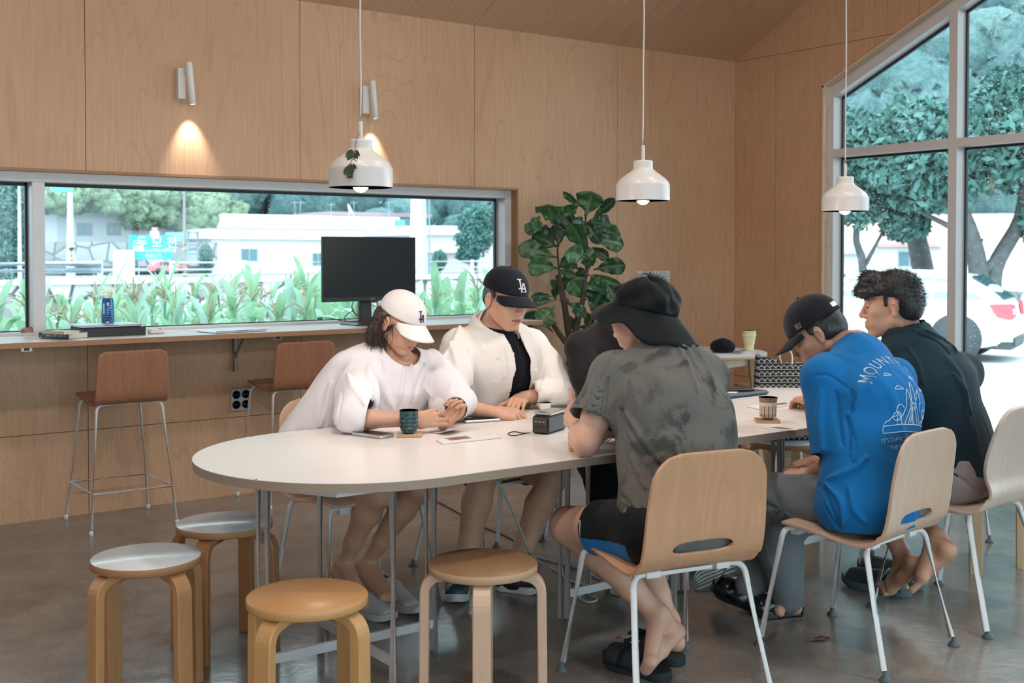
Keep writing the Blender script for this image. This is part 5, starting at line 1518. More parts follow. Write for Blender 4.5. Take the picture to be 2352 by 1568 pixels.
def hand_ops(S, w, fwd, back, side, curl=(30, 40, 25), spread=0.06, thumb=None, sc=1.0, fingers=None, nails=None):
    """side=+1: thumb lies towards fwd x back"""
    w = A3(w); d = nrm(fwd); b = nrm(A3(back)-d*(A3(back) @ d)); l = np.cross(d, b)*side
    offs = [0.028, 0.0095, -0.0095, -0.0275]; kn = [0.088, 0.091, 0.086, 0.077]
    Ls = [(0.044, 0.025, 0.021), (0.049, 0.029, 0.022), (0.045, 0.027, 0.021), (0.034, 0.020, 0.019)]
    S.ecap(w-d*0.01*sc, w+d*0.03*sc, l, (0.026*sc, 0.018*sc), (0.034*sc, 0.016*sc), 0.012)
    S.ecap(w+d*0.03*sc, w+d*0.072*sc, l, (0.034*sc, 0.016*sc), (0.038*sc, 0.0125*sc), 0.012)
    for i in range(4):
        K = w+(d*kn[i]+l*offs[i]+b*(0.004 if i in (1, 2) else 0.001))*sc
        S.cone(w+(d*0.02+l*offs[i]*0.6)*sc, K, 0.012*sc, 0.0105*sc, 0.008)
        c = fingers[i] if fingers else curl; dd = nrm(d+l*spread*(1.5-i)/1.5); ax = np.cross(d, -b)
        p = K; r = [0.0098, 0.0088, 0.0078, 0.0066]; r = [x*(0.88 if i == 3 else 1)*sc for x in r]
        for j in range(3):
            dd = rot(dd, ax, math.radians(c[j])); q = p+dd*Ls[i][j]*sc
            S.cone(p, q, r[j], r[j+1], 0.0025 if j else 0.004); p = q
            if j == 2 and nails is not None: nails.append((p-dd*0.004*sc, nrm(np.cross(ax, dd)), dd, r[3]))
    tb = w+(d*0.020+l*0.020-b*0.004)*sc; td = nrm(thumb) if thumb is not None else nrm(l*0.65+d*0.75-b*0.35)
    t1 = tb+td*0.042*sc; td2 = nrm(td+d*0.25); t2 = t1+td2*0.033*sc; td3 = nrm(td2+d*0.15); t3 = t2+td3*0.024*sc
    S.cone(tb, t1, 0.0165*sc, 0.0115*sc, 0.012); S.cone(t1, t2, 0.0108*sc, 0.0098*sc, 0.004); S.cone(t2, t3, 0.0100*sc, 0.0078*sc, 0.003)
def foot_ops(S, an, heel, ball, up, side, sc=1.0, toes=True, toe_dir=None):
    """an ankle joint, heel end, ball of the foot; up = dorsal side; side=+1 puts the big toe towards fwd x up"""
    an, heel, ball = A3(an), A3(heel), A3(ball); d = nrm(ball-heel); u = nrm(A3(up)-d*(A3(up) @ d)); l = np.cross(d, u)*side
    S.cone(an, heel+u*0.004, 0.034*sc, 0.030*sc, 0.02); S.cone(heel, (heel+ball)/2-l*0.012, 0.029*sc, 0.024*sc, 0.02)
    S.cone((heel+ball)/2-l*0.012, ball-l*0.020, 0.024*sc, 0.019*sc, 0.015); S.cone(an, ball+l*0.016+u*0.006, 0.036*sc, 0.022*sc, 0.025)
    S.cone(ball+l*0.026, ball-l*0.024, 0.021*sc, 0.017*sc, 0.012)
    S.ell(an+l*0.030, (0.013,)*3, None, 0.014); S.ell(an-l*0.030-u*0.006, (0.013,)*3, None, 0.014)
    if toes:
        td = nrm(toe_dir) if toe_dir is not None else d
        for i in range(5):
            o = 0.029-0.0145*i-(0.004 if i else 0); L_ = (0.050, 0.040, 0.036, 0.031, 0.026)[i]; r = (0.0125, 0.0088, 0.0083, 0.008, 0.0078)[i]
            a = ball+l*o+d*0.008-u*0.004; S.cone(a, a+td*L_*sc*0.95, r*1.05*sc, r*sc, 0.005)
def arm_ops(S, sh, el, wr, r=(0.050, 0.042, 0.036, 0.041, 0.025), k=0.02):
    sh, el, wr = A3(sh), A3(el), A3(wr)
    S.cone(sh, sh*0.4+el*0.6, r[0], r[1], k); S.cone(sh*0.4+el*0.6, el, r[1], r[2], k)
    m = el*0.72+wr*0.28; S.cone(el, m, r[2], r[3], k); S.cone(m, wr, r[3], r[4], k)
def leg_ops(S, hip, kn, an, r=(0.080, 0.062, 0.052, 0.056, 0.032), k=0.02, calf=None):
    hip, kn, an = A3(hip), A3(kn), A3(an)
    S.cone(hip, hip*0.35+kn*0.65, r[0], r[1]+0.005, k); S.cone(hip*0.35+kn*0.65, kn, r[1]+0.005, r[1]-0.006, k)
    d = nrm(an-kn); back = nrm((hip-kn)-d*((hip-kn) @ d)) if calf is None else nrm(calf)
    m = kn*0.70+an*0.30
    S.cone(kn, m+back*0.010, r[2], r[3], k); S.cone(m+back*0.010, kn*0.3+an*0.7+back*0.003, r[3], r[4]+0.008, k); S.cone(kn*0.3+an*0.7, an, r[4]+0.008, r[4], k)
    S.ell(kn+nrm(kn-hip)*0.012+nrm(kn-an)*0.008, (0.042,)*3, None, 0.03)
def torso_ops(S, J, lat, g=0.0, w=1.0, k=0.05, low=0.0):
    """pelvis to shoulders; g inflates (cloth)"""
    pel, ch, nk = A3(J['pelvis']), A3(J['chest']), A3(J['neck']); wa = pel*0.52+ch*0.48
    lp = nrm(A3(J['hipR'])-A3(J['hipL'])) if 'hipR' in J else nrm(lat); ls = nrm(A3(J['shR'])-A3(J['shL']))
    lm = nrm(lp+ls)
    S.ecap(pel-nrm(ch-pel)*low, wa, lp, (0.165*w+g, 0.115+g), (0.140*w+g, 0.098+g), k); S.ecap(wa, ch, lm, (0.140*w+g, 0.098+g), (0.158*w+g, 0.112+g), k)
    S.ecap(ch, ch*0.35+nk*0.65, ls, (0.158*w+g, 0.112+g), (0.120*w+g*0.8, 0.082+g*0.8), k)
def skin_mat(name, base, lip=(0.50, 0.18, 0.15), red=(0.56, 0.24, 0.17)):
    t = NT(name); v = t.tex(); n = t.noise(v, 14, 4, 0.6); c = t.mix(t.ramp(n, [(0.35, 0.0), (0.75, 0.28)]), base, red)
    a = t.n('ShaderNodeAttribute'); a.attribute_name = 'lips'; c = t.mix(a.outputs['Fac'], c, lip)
    a2 = t.n('ShaderNodeAttribute'); a2.attribute_name = 'stubble'; c = t.mix(a2.outputs['Fac'], c, (0.07, 0.045, 0.04))
    sp = t.noise(v, 90, 2); c = t.mix(t.ramp(sp, [(0.76, 0.0), (0.80, 0.25)]), c, [x*0.5 for x in base])
    return t.bsdf(c, 0.46, 0, 0.35, t.bump(t.noise(v, 260, 3), 0.10, 0.0015), **{'Subsurface Weight': 0.12, 'Subsurface Radius': (0.012, 0.005, 0.003), 'Subsurface Scale': 1.0})
def cloth_mat(name, col, rough=0.9, weave=420, sheen=0.08, var=0.04, bump=0.25, extra=None):
    t = NT(name); v = t.tex(); n = t.noise(v, 5, 3); c = t.ramp(n, [(0.3, [x*(1-var) for x in col]), (0.7, [min(1, x*(1+var)) for x in col])])
    if extra: c = extra(t, v, c)
    b = t.math('ADD', t.math('MULTIPLY', t.noise(v, weave, 2), 0.4), t.math('MULTIPLY', t.noise(v, 26, 3, 0.5, 0.8), 0.8))
    return t.bsdf(c, rough, 0, 0.12, t.bump(b, bump, 0.004), **{'Sheen Weight': sheen, 'Sheen Roughness': 0.5})
def face_attrs(V, H, stub=None):
    q = H.loc(V); x, y, z = q.T
    zz = z+0.0595; lw = 0.025
    prof = np.clip(1-(x/lw)**2, 0, 1)
    m = (y > 0.078)*np.clip((0.0105*prof**0.6-np.abs(zz+0.0005*0))/0.003, 0, 1)*(np.abs(x) < lw)
    st = np.zeros(len(V)) if stub is None else stub(x, y, z)
    return {'lips': np.clip(m, 0, 1), 'stubble': np.clip(st, 0, 1)}
HAIRB = None
def hair_mat(name, a, b):
    t = NT(name); v = t.tex('Object', (1, 1, 0.25)); n = t.noise(v, 120, 3, 0.7, 0.2)
    c = t.ramp(n, [(0.3, a), (0.7, b)])
    return t.bsdf(c, 0.42, 0, 0.5, t.bump(n, 0.6, 0.004))
BLACKHAIR = hair_mat('black_hair', (0.006, 0.006, 0.008), (0.028, 0.026, 0.028)); BROWNHAIR = hair_mat('brown_hair', (0.022, 0.012, 0.009), (0.085, 0.048, 0.034))
def strands(P0, D, L, r, seed, bend=(0, 0, -1), bk=0.4, n=5, jit=0.15):
    """tapered hair strands; P0 roots, D directions"""
    rs = np.random.RandomState(seed); mb_v = []; mb_f = []; off = 0
    for p, d, l in zip(P0, D, L):
        d = nrm(d+rs.normal(size=3)*jit); pts = []; q = A3(p).copy(); dd = d.copy()
        for i in range(n+1):
            pts.append(q.copy()); q = q+dd*l/n; dd = nrm(dd+A3(bend)*bk/n+rs.normal(size=3)*jit*0.3)
        x, y, _ = frame_of(d); rr = r*(0.7+0.6*rs.rand())
        for i, c in enumerate(pts):
            w = rr*(1-i/n)**0.6 if i < n else 0.0001
            for k in range(3):
                a = 2.094*k; mb_v.append(c+(math.cos(a)*x+math.sin(a)*y)*w)
        for i in range(n):
            for k in range(3):
                l2 = (k+1) % 3; mb_f.append((off+i*3+k, off+i*3+l2, off+(i+1)*3+l2, off+(i+1)*3+k))
        off += 3*(n+1)
    return np.array(mb_v), np.array(mb_f)
def sample_surf(V, F, n, seed, mask=None):
    rs = np.random.RandomState(seed); N = vnormals(V, F); idx = np.arange(len(V)) if mask is None else np.nonzero(mask)[0]
    k = rs.choice(idx, n); return V[k], N[k]
def brow_lash(H, parent, mat, shut=True):
    for s_ in (-1, 1):
        mb = MB(); pts = [H.P(s_*x, y, z) for x, y, z in ((0.014, 0.0935, 0.030), (0.026, 0.0935, 0.0345), (0.038, 0.087, 0.034), (0.050, 0.076, 0.029))]
        mb.tube(bez(pts, 4), [0.0030]*4+[0.0036]*4+[0.003]*3+[0.0022, 0.001], 8); mb.build('eyebrow', mat, parent)
        mb = MB(); pts = [H.P(s_*x, y, z) for x, y, z in ((0.016, 0.0880, 0.0055), (0.024, 0.0905, 0.0045), (0.033, 0.0905, 0.0040), (0.042, 0.0860, 0.0045), (0.048, 0.0800, 0.007))]
        mb.tube(bez(pts, 4), [0.0008]*6+[0.0014]*6+[0.0012]*4+[0.0008], 6); mb.build('eyelashes', mat, parent)
def cap_mesh(H, r=(0.088, 0.106, 0.098), cz=0.030, edge=0.0, brim=0.075, brim_w=0.072, tilt=0.10, squash=None, back_z=None, brim_drop=0.35, brim_z=0.0):
    """baseball cap in head coordinates: crown with six panels, stitched seams; returns (crown MB, brim MB)"""
    cr = MB(); n = 72; m = 16; P = []
    z0 = cz+edge
    for i in range(m+1):
        t = i/m; row = []
        for k in range(n+1):
            a = 2*PI*k/n; x, y = math.sin(a), math.cos(a)
            ze = z0+tilt*0.105*y*1.0 if True else z0
            phi = t*PI/2
            seam = 1-0.010*math.exp(-((((a % (PI/3))-PI/6)/0.05)**2)*1.0) if t > 0.02 else 1
            rr_ = math.cos(phi)**0.82 if phi < PI/2-1e-6 else 0
            zz = ze*(1-t)+t*z0+r[2]*math.sin(phi)**1.05
            bulge = 1.0+0.02*math.sin(PI*t)
            row.append(H.P(x*r[0]*rr_*seam*bulge, -0.010+y*r[1]*rr_*seam*bulge, zz))
        P.append(row)
    cr.grid([[P[i][k] for i in range(m+1)] for k in range(n+1)])
    return cr, P
def cap_brim(H, r, cz, tilt, L=0.070, half=1.15, drop=0.30, curve=0.030, side=0.0, yoff=0.0, up0=0.0):
    bm_ = MB(); P = []; nu = 22; nv = 9
    for i in range(nu+1):
        a = -half+2*half*i/nu+side; row = []
        x0, y0 = math.sin(a)*r[0]*1.0, -0.010+math.cos(a)*r[1]*1.0; z0 = cz+tilt*0.105*math.cos(a)
        for j in range(nv+1):
            t = j/nv; out = L*math.sqrt(max(0, 1-(abs(a-side)/half)**2.6))
            dx, dy = math.sin(side+0.25*(a-side)), math.cos(side+0.25*(a-side))
            x = x0+dx*out*t; y = y0+dy*out*t
            z = z0+up0-drop*out*t-curve*((a-side)/half)**2*(0.35+0.65*t)
            row.append(H.P(x, y, z))
        P.append(row)
    bm_.grid(P); return bm_

# ---------------------------------------------------------------- the six people
def cutcyl(S, c, n, R, L, k=0.004):
    c = A3(c); n = nrm(n)
    def fn(p):
        q = p-c; a = q @ n; r = np.linalg.norm(q-a[:, None]*n, axis=1)
        return np.maximum(np.maximum(-a, a-L), r-R)
    S.fn(fn, c-np.abs(n)*0-R-0.0+np.minimum(n*L, 0), c+R+np.maximum(n*L, 0), k, 's'); return S
def lerp(a, b, t): return A3(a)*(1-t)+A3(b)*t
def body(name, J, H, parent, mat, arms, legs=(), extra=None, stub=None, h=0.0032, jaw=1.0, male=True, neck_r=0.056, **hk):
    S = SDF(); torso_ops(S, J, None, -0.012)
    S.cone(J['shL'], J['shR'], 0.052, 0.052, 0.05)
    nb = A3(J['neck']); sk = H.P(0, -0.018, -0.05)
    S.cone(lerp(nb, J['chest'], 0.15), nb, neck_r+0.018, neck_r+0.004, 0.04); S.cone(nb, sk, neck_r+0.002, neck_r-0.004, 0.03)
    head_ops(S, H, jaw, **hk)
    for a in arms: arm_ops(S, *a)
    for l in legs: leg_ops(S, *l[:3], **(l[3] if len(l) > 3 else {}))
    if extra: extra(S)
    V, F = S.mesh(h, 1)
    at = face_attrs(V, H, stub)
    return put_np('body', V, F, mat, parent, at), V, F
def cloth(name, S, mat, parent, spec=(), h=0.0045, seed=0, smooth=2, mats=None, midx=None):
    V, F = S.mesh(h, smooth)
    if spec: V = folds(V, F, spec, seed); V = lap(V, F, 0.4)
    o = put_np(name, V, F, mat if mats is None else mats, parent)
    if midx is not None: o.data.polygons.foreach_set('material_index', midx(V, F).astype(np.int32)); o.data.update()
    return o, V, F
def fade(side=0.0):
    def f(x, y, z):
        s = np.clip((z+0.012-0.9*np.clip(y-0.012, 0, 1)*1.0)/0.03, 0, 1)*np.clip((0.035-y)/0.02, 0, 1)
        back = np.clip((z+0.055)/0.035, 0, 1)*np.clip((-y-0.02)/0.03, 0, 1)
        return np.maximum(s, back)*0.93*(np.abs(x) < 0.0795)
    return f
def project(mesh_pts, bvh, d):
    out = []
    for p in mesh_pts:
        hit = bvh.ray_cast(Vector(p)-Vector(d)*0.5, Vector(d), 1.2)
        out.append(None if hit[0] is None else hit[0])
    return out
def stick(name, me_or_pts, org, ux, uy, bvh, mat, parent, off=0.0015):
    """lay a flat mesh (text) onto a surface along ux x uy"""
    d = -nrm(np.cross(ux, uy)); me = me_or_pts
    bm = bmesh.new(); bm.from_mesh(me)
    bmesh.ops.subdivide_edges(bm, edges=[e for e in bm.edges if e.calc_length() > 0.012], cuts=2)
    bad = []
    for v in bm.verts:
        p = A3(org)+A3(ux)*v.co.x+A3(uy)*v.co.y
        hit = bvh.ray_cast(Vector(p-d*0.25), Vector(d), 0.6)
        if hit[0] is None: bad.append(v)
        else: v.co = hit[0]-Vector(d)*off
    bmesh.ops.delete(bm, geom=bad, context='VERTS')
    bm.to_mesh(me); bm.free(); me.materials.clear(); me.materials.append(mat)
    return put(name, me, parent)
def ink(name, lines, org, ux, uy, bvh, mat, parent, r=0.0016):
    d = -nrm(np.cross(ux, uy)); mb = MB()
    for ln in lines:
        pts = []
        ln = [np.array((*q, 0.0)) for q in ln]
        dense = []
        for a, b in zip(ln, ln[1:]):
            n = max(1, int(np.linalg.norm(b-a)/0.006))
            dense += [a+(b-a)*k/n for k in range(n)]
        dense.append(ln[-1])
        for q in dense:
            p = A3(org)+A3(ux)*q[0]+A3(uy)*q[1]
            hit = bvh.ray_cast(Vector(p-d*0.25), Vector(d), 0.6)
            if hit[0] is not None: pts.append(np.array(hit[0])-d*0.0008)
            elif len(pts) > 1: mb.tube(pts, r, 5); pts = []
            else: pts = []
        if len(pts) > 1: mb.tube(pts, r, 5)
    return mb.build(name, mat, parent)
def bvh_of(V, F): return BVHTree.FromPolygons([tuple(v) for v in V], [tuple(int(i) for i in f) for f in F])
def person(loc, label): return empty('person', loc, 0, label, 'person')
# geometry is authored in room coordinates: shift children so that each person's empty is the base
def rebase(root):
    M = Matrix.Translation(-Vector(root.location))
    for ch in root.children:
        if ch.type == 'MESH': ch.data.transform(M)
        for g in ch.children:
            if g.type == 'MESH': g.data.transform(M)
SKIN = skin_mat('skin_warm', (0.60, 0.345, 0.235)); SKIN2 = skin_mat('skin_fair', (0.64, 0.39, 0.29)); SKIN3 = skin_mat('skin_tan', (0.50, 0.28, 0.19))
WCOT = cloth_mat('white_cotton', (0.80, 0.75, 0.78)); WCOT2 = cloth_mat('cream_white_cotton', (0.80, 0.75, 0.72)); BLKC = cloth_mat('black_cotton', (0.008, 0.010, 0.014))
LOGOW = plain('embroidery_white', (0.82, 0.82, 0.80), 0.7); LOGON = plain('embroidery_navy', (0.03, 0.03, 0.07), 0.7)

def la_logo(H, V, F, mat, parent, x0, z0, size, root='logo'):
    """overlapping L and A embroidered on the cap front"""
    b = bvh_of(V, F)
    mb = MB(); s = size
    def bar(x0_, y0_, x1_, y1_): mb.b2((x0_*s, y0_*s, 0), (x1_*s, y1_*s, 0.001))
    bar(-0.42, 0.92, 0.02, 1.0); bar(-0.27, 0.22, -0.13, 1.0); bar(-0.42, 0.15, 0.30, 0.25); bar(0.22, 0.15, 0.30, 0.42)
    for sg, a in ((-1, -0.17), (1, 0.17)):
        mb.box(((0.13+sg*0.15)*s, 0.30*s, 0), (0.13*s, 0.78*s, 0.001), M=Matrix.Rotation(math.atan(sg*0.30), 4, 'Z'))
    bar(-0.02, 0.14, 0.28, 0.23); bar(-0.20, -0.10, 0.10, -0.02); bar(0.18, -0.10, 0.50, -0.02)
    me = mb.mesh('logo', mat)
    n = nrm(H.f+H.r*(x0/0.09)*0.9+H.u*0.15); ux = nrm(np.cross(H.u, n)); uy = np.cross(n, ux)
    return stick('logo', me, H.P(x0, 0.10, z0), ux, uy, b, mat, parent, 0.003)

def short_hair(H, parent, low=-0.045, grow=1.0, seed=1):
    hv = SDF(); hv.ell(H.P(0, -0.012, 0.038), (0.0785*grow, 0.098*grow, 0.085*grow), H.X, 0.02); hv.ell(H.P(0, -0.036, 0.0), (0.0765*grow, 0.078*grow, 0.070), H.X, 0.02)
    hv.plane(H.P(0, -0.022, low), H.f*0.55-H.u*0.83)
    for sx in (-1, 1):
        hv.ell(H.P(sx*0.069, 0.014, 0.022), (0.0075, 0.010, 0.018), H.X, 0.006); hv.ell(H.P(sx*0.086, -0.008, -0.004), (0.016, 0.021, 0.033), H.X, 0.003, 's')
    return cloth('hair', hv, BLACKHAIR, parent, [('n', (0, 0, 1), 70, 0.0015, 0.2)], h=0.003, smooth=1, seed=seed)
def cap(H, parent, mat, r, cz, tilt, brim, logo=None, name='cap', button=True, strap=False, L=0.072, drop=0.42, half=1.12, curve=0.030, top=0.096, side=0.0):
    cr, P = cap_mesh(H, (r[0], r[1], top), cz, 0, tilt=tilt)
    o = cr.build(name, mat, parent); m = o.modifiers.new('t', 'SOLIDIFY'); m.thickness = 0.002; m.offset = 0
    b = cap_brim(H, r, cz, tilt, L, half, drop, curve, side); ob = b.build('brim', mat, o); m = ob.modifiers.new('t', 'SOLIDIFY'); m.thickness = 0.004; m.offset = 0
    if button: mb = MB(); mb.ball(H.P(0, -0.010, cz+top+0.001), 0.006, 12); mb.build('top_button', mat, o)
    V = np.array([p for row in P for p in row]); n = len(P[0])
    F = np.array([(i*n+j, i*n+j+1, (i+1)*n+j+1, (i+1)*n+j) for i in range(len(P)-1) for j in range(n-1)])
    if logo: la_logo(H, V, F, logo[0], o, logo[1], logo[2], logo[3])
    return o, V, F
CAPW = cloth_mat('white_cap_twill', (0.76, 0.70, 0.70), weave=600); CAPK = cloth_mat('black_cap_twill', (0.010, 0.011, 0.018), weave=600); CAPK2 = cloth_mat('dark_cap_wool', (0.012, 0.013, 0.018), weave=700, sheen=0.15)

# ======== woman in the white cap
J = dict(pelvis=(2.22, 4.24, 0.56), chest=(2.375, 4.14, 0.86), neck=(2.385, 4.12, 0.985), shR=(2.225, 4.09, 0.925), shL=(2.53, 4.08, 0.93),
         elR=(2.065, 3.88, 0.775), wrR=(2.255, 3.734, 0.769), elL=(2.60, 3.93, 0.78), wrL=(2.386, 3.737, 0.747),
         hipR=(2.13, 4.22, 0.52), hipL=(2.31, 4.22, 0.52), knR=(2.159, 3.845, 0.482), anR=(2.120, 4.049, 0.184), knL=(2.315, 3.793, 0.500), anL=(2.226, 4.058, 0.162))
H = Head((2.380, 4.049, 1.118), (0.235, -0.84, -0.42), (0.05, 0, 1), 0.98)
wp = person((2.22, 4.2, 0), 'woman in a white cap and white oversized T-shirt leaning on the table')
def ex(S):
    fw = nrm((0.86, -0.48, 0.12))
    hand_ops(S, J['wrR'], fw, (-0.45, -0.60, 0.15), 1, fingers=[(28, 52, 20), (38, 58, 22), (48, 60, 22), (58, 62, 22)], thumb=(0.72, -0.35, 0.55), sc=0.93)
    hand_ops(S, J['wrL'], (0.42, -0.42, 0.62), (0.80, 0.30, -0.35), -1, fingers=[(30, 78, 40), (42, 80, 40), (50, 80, 40), (58, 80, 40)], thumb=(0.20, -0.10, 0.95), sc=0.92)
    foot_ops(S, J['anR'], (2.101, 4.062, 0.140), (2.132, 3.888, 0.052), (0.2, -0.55, 0.8), 1, 0.9, toes=False); foot_ops(S, J['anL'], (2.208, 4.083, 0.135), (2.215, 3.878, 0.067), (0.2, -0.55, 0.8), -1, 0.9, toes=False)
body('woman', J, H, wp, SKIN, [(J['shR'], J['elR'], J['wrR'], (0.045, 0.037, 0.033, 0.035, 0.0215)), (J['shL'], J['elL'], J['wrL'], (0.045, 0.037, 0.033, 0.034, 0.0215))],
     [(J['hipR'], J['knR'], J['anR'], dict(r=(0.078, 0.060, 0.048, 0.053, 0.028))), (J['hipL'], J['knL'], J['anL'], dict(r=(0.078, 0.060, 0.048, 0.053, 0.028)))], ex, jaw=0.93, neck_r=0.047)
S = SDF(); torso_ops(S, J, None, 0.030, 1.0, low=0.06)
S.cone(J['shR'], J['shL'], 0.072, 0.072, 0.05)
S.ecap((2.14, 4.25, 0.60), (2.28, 4.17, 0.88), (1, 0, 0), (0.225, 0.15), (0.18, 0.13), 0.05)
fr = nrm(A3(J['wrR'])-A3(J['elR'])); fl = nrm(A3(J['wrL'])-A3(J['elL']))
S.shell(0.008)
def sleeve(sh, el, wr, rs, past, cut_at, up=0.03, tilt=0.2, t=0.5, cr=0.098):
    S2 = SDF(); fd = nrm(A3(wr)-A3(el)); m = lerp(sh, el, t)
    S2.cone(sh, m, rs[0], rs[1], 0.03); S2.cone(m, A3(el)+(0, 0, 0.010), rs[1], rs[2], 0.03); S2.cone(A3(el)+(0, 0, 0.010), A3(el)+fd*past+(0, 0, up), rs[2]*0.92, rs[3], 0.02)
    S2.shell(0.008); cutcyl(S2, A3(el)+fd*cut_at, nrm(fd+A3((0, 0, tilt))), cr, 0.2); return S2
nx = nrm(H.P(0, -0.02, -0.05)-A3(J['neck'])); cutcyl(S, A3(J['neck'])+(0.012, -0.035, -0.012), nrm(nx+A3((0.0, -0.55, 0))), 0.076, 0.16); cutcyl(S, (2.2, 4.2, 0.525), (0, 0, -1), 0.4, 0.3)
S.sub(sleeve(J['shR'], J['elR'], J['wrR'], (0.072, 0.084, 0.070, 0.070), 0.11, 0.058, 0.02, -0.22)); S.sub(sleeve(J['shL'], J['elL'], J['wrL'], (0.070, 0.082, 0.064, 0.052), 0.13, 0.105, 0.012, 0.0))
# keep the cloth above the tabletop where it reaches over it
cutcyl(S, (2.2, 3.6, 0.7235), (0, 0, -1), 0.452, 0.3)
o, V, F = cloth('t_shirt', S, WCOT, wp, [('n', (0.15, 0.1, 1), 9.0, 0.012, 0.22), ('l', [(1.938, 3.526, 1.004), (1.946, 3.519, 0.951), (1.948, 3.516, 0.913)], 0.012, 0.012), ('l', [(1.974, 3.501, 1.026), (1.988, 3.487, 0.920), (2.012, 3.468, 0.860)], 0.016, 0.014), ('l', [(1.927, 3.532, 0.951), (1.939, 3.522, 0.913), (1.957, 3.508, 0.883)], 0.008, -0.01), ('l', [(2.047, 3.447, 1.026), (2.039, 3.451, 0.943), (2.028, 3.456, 0.857)], 0.008, -0.014), ('l', [(2.063, 3.435, 1.011), (2.056, 3.438, 0.936), (2.048, 3.442, 0.868)], 0.012, 0.014), ('l', [(2.100, 3.409, 1.019), (2.080, 3.421, 0.951), (2.061, 3.433, 0.875)], 0.008, -0.012), ('l', [(1.885, 3.564, 0.981), (1.902, 3.549, 0.920), (1.930, 3.528, 0.875)], 0.012, 0.012), ('l', [(1.951, 3.513, 0.913), (1.945, 3.517, 0.878), (1.964, 3.503, 0.851)], 0.009, 0.01), ('l', [(2.098, 3.407, 0.936), (2.116, 3.394, 0.913), (2.134, 3.379, 0.868)], 0.01, 0.01), ('l', [(1.836, 3.599, 0.951), (1.822, 3.606, 0.875), (1.803, 3.618, 0.800)], 0.014, 0.012), ('l', [(1.862, 3.578, 0.920), (1.853, 3.583, 0.860), (1.840, 3.591, 0.797)], 0.01, -0.01)], seed=3)
mb = MB()
c0 = A3(J['neck'])+(0.012, -0.035, -0.006); ax = nrm(nx+A3((0.0, -0.55, 0))); x_, y_, _ = frame_of(ax)
capo, cV, cF = cap(H, wp, CAPW, (0.0870, 0.108), 0.040, 0.00, None, (LOGON, 0.0, 0.060, 0.040), L=0.080, drop=0.46, half=1.05, curve=0.034, top=0.094)
hv = SDF()
hv.ell(H.P(0, -0.030, 0.005), (0.084, 0.086, 0.080), H.X, 0.02)
for sx in (-1, 1):
    hv.chain([H.P(sx*0.078, -0.030, 0.02), H.P(sx*0.086, -0.040, -0.03)+A3((0, 0, -0.01)), H.P(sx*0.080, -0.045, -0.055)+A3((0, 0, -0.035)), H.P(sx*0.070, -0.045, -0.075)+A3((0, 0.005, -0.045))], [0.022, 0.026, 0.026, 0.010], 0.02)
for k in range(5):
    a = -0.8+0.4*k; hv.chain([H.P(math.sin(a)*0.07, -0.02-math.cos(a)*0.075, 0.0), H.P(math.sin(a)*0.078, -0.02-math.cos(a)*0.080, -0.05)+A3((0, 0, -0.02)), H.P(math.sin(a)*0.075, -0.02-math.cos(a)*0.070, -0.07)+A3((0, 0.01, -0.055))], [0.026, 0.026, 0.010], 0.02)
hv.ell(H.P(0, 0.075, -0.03), (0.077, 0.078, 0.105), H.X, 0.01, 's'); hv.ell(H.P(-0.082, -0.002, 0.0), (0.016, 0.024, 0.034), H.X, 0.004, 's'); hv.ell(H.P(0.082, -0.002, 0.0), (0.016, 0.024, 0.034), H.X, 0.004, 's')
hv.ell(H.P(0, -0.01, 0.075), (0.11, 0.12, 0.050), H.X, 0.004, 's')
o, V, F = cloth('hair', hv, BROWNHAIR, wp, [('n', (0.1, 0.1, 1), 60, 0.006, 0.12)], h=0.003, smooth=1)
P_, N_ = sample_surf(V, F, 1500, 5); D_ = np.tile(A3((0, 0, -1.0)), (len(P_), 1))+N_*0.25
SV, SF = strands(P_, D_, RNG.uniform(0.03, 0.075, len(P_)), 0.0013, 6, (0, 0, -1), 0.5, 4, 0.12)
put_np('hair_strands', SV, SF, BROWNHAIR, o)
P_, N_ = sample_surf(V, F, 90, 8, V[:, 0] < np.percentile(V[:, 0], 22)); SV, SF = strands(P_, N_*0.9+A3((-0.6, 0.2, 0.1)), RNG.uniform(0.03, 0.07, 90), 0.0009, 9, (0, 0, -1), 0.5, 5, 0.3); put_np('stray_hair', SV, SF, BROWNHAIR, o)
brow_lash(H, wp, BROWNHAIR)
mb = MB(); mb.tube(bez([cap_p for cap_p in (H.P(-0.04, -0.105, 0.030), H.P(-0.015, -0.122, 0.024), H.P(0.015, -0.122, 0.024), H.P(0.04, -0.105, 0.030))], 4), 0.009, 8); mb.build('cap_strap', CAPW, capo)

